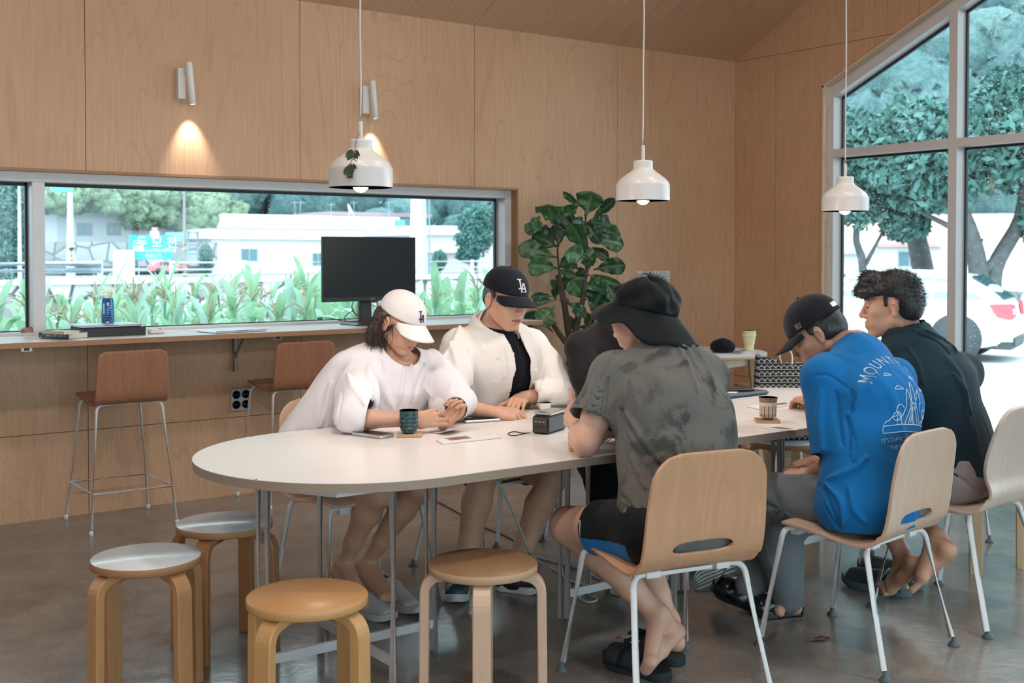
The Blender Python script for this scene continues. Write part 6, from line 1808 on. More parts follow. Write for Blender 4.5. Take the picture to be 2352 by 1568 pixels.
def shoe(parent, heel, toe, mat, sole, kind='sneaker', w=0.046, hh=0.075, name=None, up=(0, 0, 1)):
    heel, toe = A3(heel), A3(toe); d = nrm(toe-heel); u = nrm(A3(up)-d*(A3(up) @ d)); l = np.cross(d, u); L = np.linalg.norm(toe-heel)
    P = lambda a, b, c: heel+d*a*L+l*b*w+u*c
    out = None
    def sole_shape(S, z0, z1, g=0.0):
        def fn(p):
            q = p-heel; a = q @ d/L; b = q @ l; c = q @ u
            hw_ = w*(0.76+0.26*np.exp(-((a-0.70)/0.26)**2)-0.06*np.exp(-((a-0.40)/0.15)**2))+g
            rr = 0.30 if True else 0
            e = np.maximum(np.maximum(0.20-a, 0)/0.20, np.maximum(a-0.68, 0)/0.32)
            hw_ = hw_*np.sqrt(np.maximum(1-e**2.2, 0.0001))
            spring = 0.018*np.clip((a-0.72)/0.28, 0, 1)**2
            return np.maximum(np.maximum(np.abs(b)-hw_, np.maximum((z0+spring)-c, c-(z1+spring))), np.maximum(-a, a-1)*L)
        S.fn(fn, heel+np.minimum(d*L, 0)-w*1.6, heel+np.maximum(d*L, 0)+w*1.6+hh, 0.008, 'u')
    S = SDF()
    if kind == 'sneaker':
        sole_shape(S, 0, 0.026, 0.002); V, F = S.mesh(0.003, 2); so_ = put_np('sole', V, F, sole)
        S = SDF(); S.ecap(P(0.20, 0, 0.045), P(0.45, 0, 0.045), l, (w*0.82, 0.042), (w*0.86, 0.040), 0.02); S.ecap(P(0.45, 0, 0.042), P(0.84, 0, 0.030), l, (w*0.88, 0.040), (w*0.80, 0.024), 0.02)
        S.cone(P(0.13, 0, 0.05), P(0.12, 0, hh), 0.030, 0.020, 0.02); S.shell(0.006)
        cutcyl(S, P(0.28, 0, 0.058), nrm(u*1-d*0.10), 0.030, 0.1); S.plane(P(0, 0, 0.008), -u)
        V, F = S.mesh(0.003, 1); V = folds(V, F, [('n', l, 30, 0.002, 0.3)]); out = put_np(name or 'sneaker', V, F, mat, parent); so_.parent = out
        mb = MB()
        for k in range(5):
            a = 0.46+0.075*k; zt = 0.083-0.010*k; mb.tube(bez([P(a, -0.42, zt-0.012), P(a+0.012, 0, zt+0.003), P(a+0.03, 0.42, zt-0.014)], 4), 0.0022, 6); mb.tube(bez([P(a, 0.42, zt-0.012), P(a+0.012, 0, zt+0.004), P(a+0.03, -0.42, zt-0.014)], 4), 0.0022, 6)
        mb.build('laces', mat, out)
    elif kind == 'clog':
        sole_shape(S, 0, 0.032, 0.003); V, F = S.mesh(0.003, 2); so_ = put_np('sole', V, F, sole)
        S = SDF(); S.ecap(P(0.42, 0, 0.040), P(0.80, 0, 0.038), l, (w*0.92, 0.052), (w*0.94, 0.040), 0.02); S.ecap(P(0.12, 0, 0.030), P(0.5, 0, 0.034), l, (w*0.80, 0.026), (w*0.9, 0.032), 0.02); S.shell(0.006)
        cutcyl(S, P(0.24, 0, 0.046), u, w*0.70, 0.09); cutcyl(S, P(0.44, 0, 0.034), nrm(u*0.55-d), w*0.80, 0.06); S.plane(P(0, 0, 0.012), -u)
        V, F = S.mesh(0.003, 1); out = put_np(name or 'clog', V, F, mat, parent); so_.parent = out
        mb = MB(); b = bvh_of(V, F)
        for i in range(5):
            for j in range(5):
                q = P(0.56+0.075*i, -0.55+0.275*j, 0.12); hit = b.ray_cast(Vector(q), Vector(-u), 0.12)
                if hit[0]: nx_ = np.array(hit[1]); mb.ball(np.array(hit[0])-nx_*0.0015, 0.0042, 8)
        mb.build('vent_holes', BLACKPL, out)
    elif kind == 'slide':
        sole_shape(S, 0, 0.030, 0.006); V, F = S.mesh(0.003, 2); out = put_np(name or 'slide_sandal', V, F, sole, parent)
        for (a, wd) in ((0.72, 0.032), (0.50, 0.036)):
            mb = MB(); P3 = []
            for k in range(13):
                t = PI*k/12; P3.append([P(a+q, math.cos(t)*1.10, 0.022+math.sin(t)**0.8*0.052) for q in (-wd/L*1.15, 0, wd/L*1.15)])
            mb.grid(P3); s_ = mb.build('strap', mat, out); m = s_.modifiers.new('t', 'SOLIDIFY'); m.thickness = 0.006; m.offset = 0
    return out
SHOEW = cloth_mat('white_sneaker_mesh', (0.50, 0.52, 0.55), weave=500); RUBW = plain('white_rubber_sole', (0.58, 0.58, 0.58), 0.6, var=0.08, vscale=30)
shoe(wp, (2.115, 4.042, 0.000), (2.195, 3.772, 0.000), SHOEW, RUBW); shoe(wp, (2.343, 4.212, 0.000), (2.297, 3.775, 0.000), SHOEW, RUBW)
rebase(wp)

# ======== man in the black cap and open white shirt
J = dict(pelvis=(2.95, 4.30, 0.56), chest=(2.945, 4.14, 0.91), neck=(2.925, 4.165, 1.075), shR=(2.745, 4.16, 1.00), shL=(3.12, 4.16, 0.985),
         elR=(2.55, 3.99, 0.78), wrR=(2.706, 3.851, 0.750), elL=(3.18, 3.99, 0.785), wrL=(2.985, 4.03, 0.775),
         hipR=(2.85, 4.26, 0.52), hipL=(3.05, 4.26, 0.52), knR=(2.68, 3.89, 0.50), anR=(2.558, 3.865, 0.106), knL=(3.022, 3.871, 0.440), anL=(2.837, 3.896, 0.067))
H = Head((2.929, 4.086, 1.200), (0.05, -0.93, -0.25), (0.05, 0, 1), 1.08)
mp_ = person((2.95, 4.25, 0), 'man in a black cap wearing an open white shirt over black')
def ex(S):
    hand_ops(S, J['wrR'], (0.86, -0.46, -0.10), (-0.25, -0.45, 0.85), -1, fingers=[(25, 55, 30), (32, 52, 28), (40, 50, 26), (46, 48, 25)], thumb=(0.75, 0.1, -0.35), sc=1.0)
    hand_ops(S, J['wrL'], (-0.6, -0.5, -0.05), (0, -0.2, 1), 1, (30, 40, 25), sc=1.0)
    foot_ops(S, J['anR'], (2.639, 3.977, 0.018), (2.569, 3.904, 0.020), (0, 0, 1), 1, 0.8, toes=False); foot_ops(S, J['anL'], (2.848, 3.973, -0.004), (2.868, 3.860, 0.008), (0, 0, 1), -1, 0.8, toes=False)
body('man', J, H, mp_, SKIN, [(J['shR'], J['elR'], J['wrR']), (J['shL'], J['elL'], J['wrL'])], [(J['hipR'], J['knR'], J['anR'], dict(r=(0.09, 0.070, 0.056, 0.060, 0.036))), (J['hipL'], J['knL'], J['anL'], dict(r=(0.09, 0.070, 0.056, 0.060, 0.036)))], ex, stub=fade(), open_mouth=0.0012)
S = SDF(); torso_ops(S, J, None, 0.008, low=0.03); S.cone(J['shR'], J['shL'], 0.060, 0.060, 0.05); S.cone(J['neck'], lerp(J['neck'], H.P(0, -0.02, -0.05), 0.22), 0.075, 0.066, 0.03)
cutcyl(S, lerp(J['neck'], H.P(0, -0.02, -0.05), 0.18)+A3((0, -0.01, 0)), nrm(A3((0, -0.35, 1))), 0.10, 0.14)
cloth('undershirt', S, BLKC, mp_, [('n', (0, 0, 1), 7, 0.006, 0.3)], h=0.005, seed=2)
S = SDF(); torso_ops(S, J, None, 0.036, 1.06, low=0.08); S.cone(J['shR'], J['shL'], 0.078, 0.078, 0.05); S.cone(J['neck'], lerp(J['neck'], H.P(0, -0.02, -0.05), 0.3), 0.085, 0.075, 0.03)
fr = nrm(A3(J['wrR'])-A3(J['elR'])); fl = nrm(A3(J['wrL'])-A3(J['elL']))
S.shell(0.008)
fwd = nrm((0.05, -1, -0.2))
S.chain([A3(J['neck'])+(0.012, -0.14, 0.01), A3(J['chest'])+(0.012, -0.16, 0.04), A3(J['chest'])+(0.008, -0.18, -0.05), A3(J['pelvis'])+(0.03, -0.20, 0.18), A3(J['pelvis'])+(0.03, -0.16, 0.02)], [0.032, 0.030, 0.043, 0.046, 0.050], 0.02, 's')
S.chain([A3(J['neck'])+(0.012, -0.10, 0.01), A3(J['chest'])+(0.012, -0.10, 0.04), A3(J['chest'])+(0.008, -0.11, -0.05), A3(J['pelvis'])+(0.03, -0.12, 0.18), A3(J['pelvis'])+(0.03, -0.10, 0.02)], [0.032, 0.030, 0.043, 0.046, 0.050], 0.02, 's')
cutcyl(S, lerp(J['neck'], H.P(0, -0.02, -0.05), 0.10)+A3((0, -0.03, 0)), nrm(A3((0, -0.45, 1))), 0.085, 0.16); S.sub(sleeve(J['shR'], J['elR'], J['wrR'], (0.080, 0.082, 0.064, 0.053), 0.11, 0.095, 0.006, 0)); S.sub(sleeve(J['shL'], J['elL'], J['wrL'], (0.080, 0.082, 0.066, 0.055), 0.17, 0.150, 0.006, 0))
cutcyl(S, (2.9, 3.6, 0.7235), (0, 0, -1), 0.452, 0.3); cutcyl(S, (2.95, 4.25, 0.50), (0, 0, -1), 0.4, 0.3)
so_, V, F = cloth('open_shirt', S, WCOT2, mp_, [('n', (0.1, 0.1, 1), 10, 0.012, 0.25), ('n', (1, 0.5, 0.2), 12, 0.008, 0.3, (2.60, 3.96, 0.80), 0.10), ('n', (0.5, 0.5, 0.2), 12, 0.008, 0.3, (3.12, 3.98, 0.82), 0.12), ('l', [(2.174, 3.357, 1.087), (2.191, 3.342, 0.996), (2.196, 3.336, 0.920)], 0.012, 0.013), ('l', [(2.142, 3.378, 1.026), (2.176, 3.352, 0.966), (2.184, 3.345, 0.920)], 0.009, -0.012), ('l', [(2.223, 3.321, 1.072), (2.227, 3.315, 0.966), (2.232, 3.309, 0.898)], 0.011, 0.01), ('l', [(2.357, 3.224, 1.087), (2.369, 3.214, 1.026), (2.349, 3.226, 0.966)], 0.008, -0.011), ('l', [(2.380, 3.204, 0.996), (2.361, 3.217, 0.943), (2.330, 3.238, 0.913)], 0.008, -0.014), ('l', [(2.395, 3.193, 0.966), (2.373, 3.207, 0.920), (2.336, 3.234, 0.902)], 0.01, 0.012), ('l', [(2.411, 3.182, 0.996), (2.417, 3.175, 0.920), (2.403, 3.184, 0.883)], 0.011, 0.011), ('l', [(2.138, 3.378, 0.913), (2.165, 3.358, 0.901), (2.189, 3.340, 0.883)], 0.007, 0.009), ('l', [(2.133, 3.382, 0.931), (2.165, 3.358, 0.922), (2.190, 3.340, 0.913)], 0.006, -0.008), ('l', [(2.153, 3.366, 0.883), (2.189, 3.339, 0.863), (2.201, 3.330, 0.857)], 0.006, -0.007), ('l', [(2.327, 3.246, 1.072), (2.338, 3.235, 0.996), (2.339, 3.232, 0.936)], 0.01, 0.009), ('l', [(2.205, 3.336, 1.155), (2.180, 3.353, 1.087), (2.155, 3.369, 1.041)], 0.012, 0.01)], seed=6)
# folded collar
def collar(J, H, mat, parent, R0=0.094, spread=0.55):
    ax = nrm(H.P(0, -0.03, -0.06)-A3(J['neck'])+A3((0, -0.02, 0.06))); fdir = nrm(A3((0.02, -1, -0.25))-ax*(A3((0.02, -1, -0.25)) @ ax)); lt = np.cross(ax, fdir); c = lerp(J['neck'], H.P(0, -0.02, -0.05), 0.22)
    mb = MB(); P = []
    for i in range(41):
        a = -PI+spread+(2*PI-2*spread)*i/40; e = abs(i/20-1)
        dirv = -fdir*math.cos(a)-lt*math.sin(a)*-1
        tip = max(0, (e-0.62)/0.38)
        lay = [(R0-0.004, -0.012-0.02*tip), (R0, 0.022-0.030*tip), (R0+0.006, 0.026-0.032*tip), (R0+0.014, 0.020-0.036*tip), (R0+0.024+0.010*tip, -0.012-0.055*tip), (R0+0.027+0.012*tip, -0.022-0.070*tip)]
        P.append([c+dirv*r_*1.0+ax*z_-fdir*(-0.010) for r_, z_ in lay])
    mb.grid(P); o = mb.build('collar', mat, parent); m = o.modifiers.new('t', 'SOLIDIFY'); m.thickness = 0.003; m.offset = 0; return o
collar(J, H, WCOT2, so_)
mb = MB()
b = bvh_of(V, F)
for px in ((2.654, 3.747, 0.984), (2.671, 3.732, 0.909), (2.662, 3.737, 0.840)):
    hit = b.ray_cast(Vector(px), Vector(nrm(A3(px)-A3((0, 0, 1.4)))), 0.8)
    if hit[0]: mb.lathe([(0, 0.003), (0.0055, 0.003), (0.0062, 0.0015), (0.0062, 0)], tuple(hit[0]), 12, Vector(hit[1]).to_track_quat('Z', 'Y').to_matrix().to_4x4())
if mb.v: mb.build('shirt_buttons', plain('shell_button', (0.70, 0.68, 0.62), 0.3), so_)
cap(H, mp_, CAPK, (0.0855, 0.1045), 0.040, -0.01, None, (LOGOW, 0.0, 0.064, 0.050), L=0.068, drop=0.34, half=1.10, curve=0.036, top=0.092)
brow_lash(H, mp_, BLACKHAIR)
short_hair(H, mp_)
# shorts showing as a dark blue hem, denim
DEN = cloth_mat('grey_blue_shorts', (0.10, 0.14, 0.17))
S = SDF(); leg = lambda a, b, t, r0, r1: S.cone(a, lerp(a, b, t), r0, r1, 0.03)
leg(J['hipR'], J['knR'], 0.78, 0.105, 0.098); leg(J['hipL'], J['knL'], 0.62, 0.105, 0.095); S.cone(J['hipR'], J['hipL'], 0.115, 0.115, 0.04); S.shell(0.008)
dR = nrm(A3(J['knR'])-A3(J['hipR'])); dL = nrm(A3(J['knL'])-A3(J['hipL'])); cutcyl(S, lerp(J['hipR'], J['knR'], 0.76), dR, 0.12, 0.2); cutcyl(S, lerp(J['hipL'], J['knL'], 0.60), dL, 0.12, 0.2)
cloth('shorts', S, DEN, mp_, [('n', dR, 9, 0.008, 0.3)], seed=8)
CROC = plain('dark_teal_foam', (0.012, 0.045, 0.060), 0.45); 
shoe(mp_, (2.671, 4.069, 0.000), (2.491, 3.811, 0.000), CROC, RUBW, 'clog', w=0.050); shoe(mp_, (2.758, 3.911, 0.000), (2.883, 3.744, 0.000), plain('black_foam', (0.010, 0.014, 0.018), 0.5), RUBW, 'clog', w=0.050)
rebase(mp_)

# ======== man in the tie-dye shirt and black bucket hat, seen from behind
def tiedye(t, v, c):
    x = t.noise(v, 7.5, 4, 0.62, 0.6); y = t.noise(v, 3.0, 2)
    m = t.math('MULTIPLY', t.ramp(x, [(0.50, 0.0), (0.58, 1.0)]), t.ramp(y, [(0.42, 0.25), (0.58, 1.0)]))
    c = t.mix(t.ramp(y, [(0.35, 0.0), (0.65, 0.6)]), c, (0.155, 0.135, 0.115))
    return t.mix(t.math('MULTIPLY', m, 0.85), c, (0.040, 0.046, 0.046))
TIED = cloth_mat('tie_dye_grey_jersey', (0.125, 0.128, 0.125), extra=tiedye, sheen=0.1)
J = dict(pelvis=(2.60, 2.68, 0.56), chest=(2.70, 2.80, 0.88), neck=(2.765, 2.915, 1.075), shL=(2.585, 2.97, 0.985), shR=(2.875, 2.83, 0.975),
         elL=(2.453, 2.958, 0.770), wrL=(2.534, 3.112, 0.809), elR=(2.82, 3.05, 0.775), wrR=(2.62, 3.04, 0.785),
         hipL=(2.50, 2.68, 0.52), hipR=(2.70, 2.64, 0.52), knL=(2.455, 3.048, 0.472), anL=(2.634, 2.799, 0.197), knR=(2.759, 3.073, 0.413), anR=(2.765, 2.887, 0.130))
H = Head((2.743, 3.021, 1.179), (-0.284, 0.886, -0.42), (0, 0, 1), 1.03)
cp = person((2.6, 2.75, 0), 'man in a grey tie-dye T-shirt and black bucket hat')
fw = nrm(A3(J['wrL'])-A3(J['elL']))
def ex(S):
    hand_ops(S, J['wrL'], nrm(fw+A3((-0.05, 0.2, 0.05))), (-0.85, -0.1, 0.1), 1, (42, 48, 25), thumb=(-0.15, 0.15, 0.98), sc=1.02)
    hand_ops(S, J['wrR'], (-0.95, 0.2, 0), (0, -0.3, 1), -1, (30, 40, 25), sc=1.0)
    foot_ops(S, J['anL'], (2.689, 2.770, 0.136), (2.518, 2.719, 0.075), (-0.7, 0.4, 0.3), -1, 0.95, toes=False); foot_ops(S, J['anR'], (2.786, 2.870, 0.053), (2.796, 2.996, -0.021), (-0.3, 0.2, 0.9), 1, 0.95, toe_dir=(-0.75, 0.55, 0.0))
body('man', J, H, cp, SKIN2, [(J['shR'], J['elR'], J['wrR']), (J['shL'], J['elL'], J['wrL'], (0.055, 0.050, 0.044, 0.047, 0.027))],
     [(J['hipL'], J['knL'], J['anL'], dict(r=(0.09, 0.072, 0.060, 0.058, 0.034))), (J['hipR'], J['knR'], J['anR'], dict(r=(0.09, 0.072, 0.058, 0.057, 0.034)))], ex, stub=fade(), neck_r=0.060)
S = SDF(); torso_ops(S, J, None, 0.028, 1.08, low=0.05); S.cone(J['shL'], J['shR'], 0.078, 0.078, 0.05); S.cone(lerp(J['neck'], J['chest'], 0.1), lerp(J['neck'], H.P(0, -0.02, -0.05), 0.12), 0.085, 0.076, 0.05)
S.ecap(lerp(J['pelvis'], J['chest'], 0.05)+A3((0.02, 0, 0)), lerp(J['pelvis'], J['chest'], 0.75)+A3((0.03, 0, 0)), (0.85, -0.2, 0), (0.185, 0.140), (0.200, 0.145), 0.05)
S.shell(0.008)
nx = nrm(H.P(0, -0.02, -0.05)-A3(J['neck'])); cutcyl(S, lerp(J['neck'], H.P(0, -0.02, -0.05), 0.12), nrm(nx+A3((0, 0.1, 0.25))), 0.080, 0.15); cutcyl(S, A3(J['pelvis'])+(0, 0, -0.095), (0, 0, -1), 0.4, 0.3)
def sleeve2(sh, el, rs, frac, k=0.035):
    S2 = SDF(); d = nrm(A3(el)-A3(sh)); e = lerp(sh, el, frac+0.1); S2.cone(sh, e, rs[0], rs[1], k); S2.shell(0.007); cutcyl(S2, lerp(sh, el, frac), d, 0.16, 0.25); return S2
S.sub(sleeve2(J['shL'], J['elL'], (0.078, 0.092), 0.68), 0.03); S.sub(sleeve2(J['shR'], J['elR'], (0.072, 0.072), 0.70), 0.05)
cloth('t_shirt', S, TIED, cp, [('n', (0.3, 0.3, 1), 9, 0.010, 0.25), ('l', [(2.834, 2.877, 1.072), (2.864, 2.854, 0.996), (2.878, 2.842, 0.951)], 0.008, -0.012), ('l', [(2.855, 2.862, 1.079), (2.894, 2.831, 0.996), (2.914, 2.815, 0.928)], 0.009, 0.012), ('l', [(2.816, 2.891, 1.072), (2.845, 2.867, 0.996), (2.863, 2.852, 0.920)], 0.009, 0.01), ('l', [(2.648, 3.006, 0.860), (2.665, 2.992, 0.792), (2.701, 2.963, 0.709), (2.736, 2.935, 0.633)], 0.01, -0.016), ('l', [(2.668, 2.991, 0.845), (2.701, 2.965, 0.769), (2.752, 2.926, 0.679)], 0.011, 0.012), ('l', [(2.661, 2.994, 0.769), (2.682, 2.976, 0.679), (2.714, 2.950, 0.588)], 0.011, 0.011), ('l', [(2.650, 2.996, 0.558), (2.679, 2.973, 0.497), (2.709, 2.949, 0.422)], 0.011, -0.014), ('l', [(2.588, 3.053, 0.996), (2.569, 3.065, 0.920), (2.556, 3.073, 0.845)], 0.012, 0.01), ('l', [(2.615, 3.033, 0.966), (2.603, 3.039, 0.875), (2.597, 3.042, 0.815)], 0.009, -0.01), ('l', [(2.673, 2.990, 0.951), (2.666, 2.994, 0.890), (2.654, 3.002, 0.852)], 0.01, -0.01), ('l', [(2.937, 2.801, 1.026), (2.961, 2.782, 0.951), (2.972, 2.771, 0.875)], 0.012, 0.01)], seed=12)
# swim shorts: black with a blue side panel
SHB = cloth_mat('black_shorts', (0.008, 0.010, 0.013), 0.6); SHBL = cloth_mat('blue_side_panel', (0.012, 0.17, 0.50), 0.6)
S = SDF()
for a, b in ((J['hipL'], J['knL']), (J['hipR'], J['knR'])): S.cone(a, lerp(a, b, 0.85), 0.108, 0.088, 0.03)
S.cone(J['hipL'], J['hipR'], 0.118, 0.118, 0.04); S.shell(0.008)
dl = nrm(A3(J['knL'])-A3(J['hipL'])); cutcyl(S, lerp(J['hipL'], J['knL'], 0.66), dl, 0.13, 0.3); dr = nrm(A3(J['knR'])-A3(J['hipR'])); cutcyl(S, lerp(J['hipR'], J['knR'], 0.70), dr, 0.12, 0.3)
side = nrm(A3((-0.75, -0.62, 0))); dn = nrm(A3((0, 0, -1))-dl*(A3((0, 0, -1)) @ dl)); sd = nrm(side-dl*(side @ dl))
def panel(V, F):
    c = V[F].mean(1); q = c-A3(J['hipL']); t = q @ dl; q = q-np.outer(t, dl); an = np.arctan2(q @ dn, q @ sd)
    return ((an > 0.20) & (an < 0.80+0.25*(t/0.3)) & (q @ sd > 0.02) & (t > 0.02)).astype(int)
o, V, F = cloth('swim_shorts', S, None, cp, [('n', dl, 8, 0.006, 0.3)], seed=14, mats=[SHB, SHBL], midx=panel, h=0.004)
b = bvh_of(V, F)
org = A3(J['hipL'])+dl*0.235+sd*0.1-dn*0.030
me = bpy.data.meshes.new('tick'); tk = [(-0.042, 0.002), (-0.020, -0.0045), (0.0, -0.006), (0.016, -0.004), (0.022, 0.003), (0.019, 0.010), (0.015, 0.006), (0.012, 0.001), (0.0, -0.001), (-0.018, 0.000)]
me.from_pydata([(x, y, 0) for x, y in tk], [], [(0, 1, 9), (1, 2, 8, 9), (2, 3, 7, 8), (3, 4, 6, 7), (4, 5, 6)])
n_ = nrm(sd-dn*0.35); ux = nrm(dn-n_*(dn @ n_))*-1; uy = np.cross(n_, ux)
stick('logo', me, org, ux, uy, b, plain('pale_logo_print', (0.40, 0.52, 0.55), 0.5), o, 0.002)
# bucket hat with drooping wavy brim
HATM = cloth_mat('black_hat_nylon', (0.006, 0.008, 0.010), 0.62, weave=300, sheen=0.05, bump=0.4)
HH = H; H = Head((2.753, 3.014, 1.195), (-0.30, 0.886, 0.02), (0.10, -0.02, 1), 1.06)
mb = MB(); P = []; n = 96; m_ = 14
for i in range(m_+1):
    t = i/m_; row = []
    for k in range(n+1):
        a = 2*PI*k/n; x, y = math.sin(a), math.cos(a)
        rr_ = 1.0 if t < 0.25 else math.sqrt(max(0, 1-((t-0.25)/0.75)**2.3))
        rr_ *= 1.05-0.06*t; wr = 0.012*math.sin(5*a+4*t)*math.sin(PI*min(1, t*1.2))+0.010*math.sin(9*a-3*t)*t*(1-t)*2
        row.append(H.P(x*(0.089+wr)*rr_, -0.012+y*(0.106+wr)*rr_, 0.012+0.020*y*(1-t)+0.100*t**0.95+0.010*math.sin(3*a)*t))
    P.append(row)
mb.grid([[P[i][k] for i in range(m_+1)] for k in range(n+1)])
hat = mb.build('bucket_hat', HATM, cp); q = hat.modifiers.new('t', 'SOLIDIFY'); q.thickness = 0.003
mb = MB(); G_ = []
for k in range(n+1):
    a = 2*PI*k/n; x, y = math.sin(a), math.cos(a); row = []
    for j in range(10):
        t = j/9; front = max(0, y)**2; back = max(0, -y)**1.5
        L_ = 0.062+0.020*front+0.022*back+0.012*math.sin(2*a+0.8)
        dr_ = 0.030+0.052*back+0.022*abs(x)-0.012*front
        wv = (0.012*math.sin(4*a+1.0)+0.008*math.sin(7*a))*t
        row.append(H.P(x*(0.0925+L_*t*0.95), -0.012+y*(0.110+L_*t*0.95), 0.012+0.020*y-dr_*t-0.020*t*t+wv))
    G_.append(row)
mb.grid(G_); br = mb.build('brim', HATM, hat); q = br.modifiers.new('t', 'SOLIDIFY'); q.thickness = 0.003
H = HH
short_hair(H, cp, -0.05)
mb = MB(); mb.tube(bez([H.P(-0.086, -0.030, 0.01), H.P(-0.083, -0.028, -0.04), H.P(-0.070, -0.02, -0.085), H.P(-0.045, 0.02, -0.125)], 5), 0.0016, 6); mb.build('hat_cord', BLACKPL, hat)
EVA = plain('black_eva_foam', (0.012, 0.020, 0.026), 0.7, bump=0.1, bscale=120)
s1_ = shoe(cp, (2.618, 2.726, 0.000), (2.560, 2.987, 0.000), EVA, EVA, 'slide', w=0.052); s2_ = shoe(cp, (2.748, 2.799, 0.000), (2.723, 3.053, 0.000), EVA, EVA, 'slide', w=0.050)
HEART = plain('red_heart_patch', (0.62, 0.05, 0.045), 0.5); PATCH = plain('pale_patch', (0.55, 0.62, 0.62), 0.5)
hl, to = A3((2.679, 2.769, 0.000)), A3((2.609, 3.026, 0.000)); d_ = nrm(to-hl); l_ = np.cross(d_, (0, 0, 1)); L_ = np.linalg.norm(to-hl)
Q = lambda a, b_, c: hl+d_*a*L_+l_*b_*0.052+A3((0, 0, c))
mb = MB(); hp_ = [(0, -1), (0.9, 0.1), (0.85, 0.75), (0.4, 0.95), (0, 0.6), (-0.4, 0.95), (-0.85, 0.75), (-0.9, 0.1)]
T_ = Matrix((( *d_, 0), (*l_, 0), (0, 0, 1, 0), (0, 0, 0, 1))).transposed()
mb.prism([(x*0.011, y*0.011) for x, y in hp_], 0, 0.002, M=Matrix.Rotation(0.0, 4, 'X') @ T_, c=tuple(Q(0.80, -0.35, 0.079))); mb.build('heart_patch', HEART, s1_)
mb = MB()
for (a, b_) in ((0.74, 0.30), (0.55, -0.25)):
    for k, (p, q_, w_) in enumerate(((-0.016, 0.0, 0.005), (0.016, 0.0, 0.005), (0.0, 0.008, 0.030), (0.0, -0.008, 0.030), (-0.006, 0, 0.004), (0.006, 0, 0.004))):
        c = Q(a, b_, 0.0795)+d_*q_+l_*p; mb.box(tuple(c), (0.004 if w_ > 0.02 else 0.016, w_ if w_ > 0.02 else 0.004, 0.002), rz=math.atan2(d_[1], d_[0]))
mb.build('strap_marks', PATCH, s1_)
rebase(cp)

# ======== man in the blue T-shirt
BLUET = cloth_mat('bright_blue_jersey', (0.008, 0.150, 0.420), sheen=0.1); SWEAT = cloth_mat('grey_marl_sweat', (0.155, 0.170, 0.185), weave=200, var=0.12)
PRINT = plain('white_screen_print', (0.62, 0.72, 0.78), 0.6)
J = dict(pelvis=(3.40, 2.54, 0.56), chest=(3.475, 2.575, 0.865), neck=(3.520, 2.690, 1.050), shL=(3.323, 2.680, 0.955), shR=(3.723, 2.672, 0.923), elL=(3.318, 2.588, 0.680), wrL=(3.354, 2.758, 0.591), elR=(3.76, 2.78, 0.66), wrR=(3.56, 2.90, 0.60),
         hipL=(3.32, 2.5, 0.53), hipR=(3.50, 2.5, 0.53), knL=(3.326, 2.898, 0.474), anL=(3.452, 2.955, 0.073), knR=(3.648, 2.986, 0.462), anR=(3.393, 3.086, 0.098))
H = Head((3.479, 2.830, 1.096), (-0.53, 0.672, -0.56), (0.05, 0.05, 1), 1.06)
bp = person((3.41, 2.55, 0), 'man in a blue printed T-shirt and black cap looking down')
def ex(S):
    hand_ops(S, J['wrL'], (-0.55, 0.72, -0.25), (-0.5, -0.3, 0.75), 1, (50, 60, 30), sc=1.0); hand_ops(S, J['wrR'], (-0.8, 0.5, -0.2), (0, 0, 1), -1, (40, 50, 30))
    foot_ops(S, J['anL'], (3.475, 2.929, 0.035), (3.406, 2.958, 0.030), (0, 0, 1), -1, 0.78, toes=False); foot_ops(S, J['anR'], (3.408, 3.048, 0.024), (3.350, 3.189, 0.052), (-0.1, 0.2, 0.9), 1, 1.0)
body('man', J, H, bp, SKIN3, [(J['shR'], J['elR'], J['wrR']), (J['shL'], J['elL'], J['wrL'])], [(J['hipL'], J['knL'], J['anL']), (J['hipR'], J['knR'], J['anR'])], ex, stub=fade(), neck_r=0.060)
S = SDF(); torso_ops(S, J, None, 0.032, 1.0, low=0.06); S.cone(J['shL'], J['shR'], 0.078, 0.078, 0.05); S.cone(lerp(J['neck'], J['chest'], 0.1), lerp(J['neck'], H.P(0, -0.02, -0.05), 0.12), 0.085, 0.076, 0.05)
S.ecap(A3(J['pelvis'])+(-0.02, -0.01, -0.04), lerp(J['pelvis'], J['chest'], 0.6)+A3((-0.01, 0, 0)), (1, 0.1, 0), (0.205, 0.152), (0.190, 0.130), 0.05)
S.shell(0.008); nx = nrm(H.P(0, -0.02, -0.05)-A3(J['neck'])); cutcyl(S, lerp(J['neck'], H.P(0, -0.02, -0.05), 0.10), nrm(nx+A3((0.05, 0, 0.5))), 0.078, 0.15); cutcyl(S, A3(J['pelvis'])+(0, 0, -0.110), (0, 0, -1), 0.4, 0.3)
S.sub(sleeve2(J['shL'], J['elL'], (0.080, 0.108), 0.90), 0.03); S.sub(sleeve2(J['shR'], J['elR'], (0.080, 0.098), 0.92), 0.03)
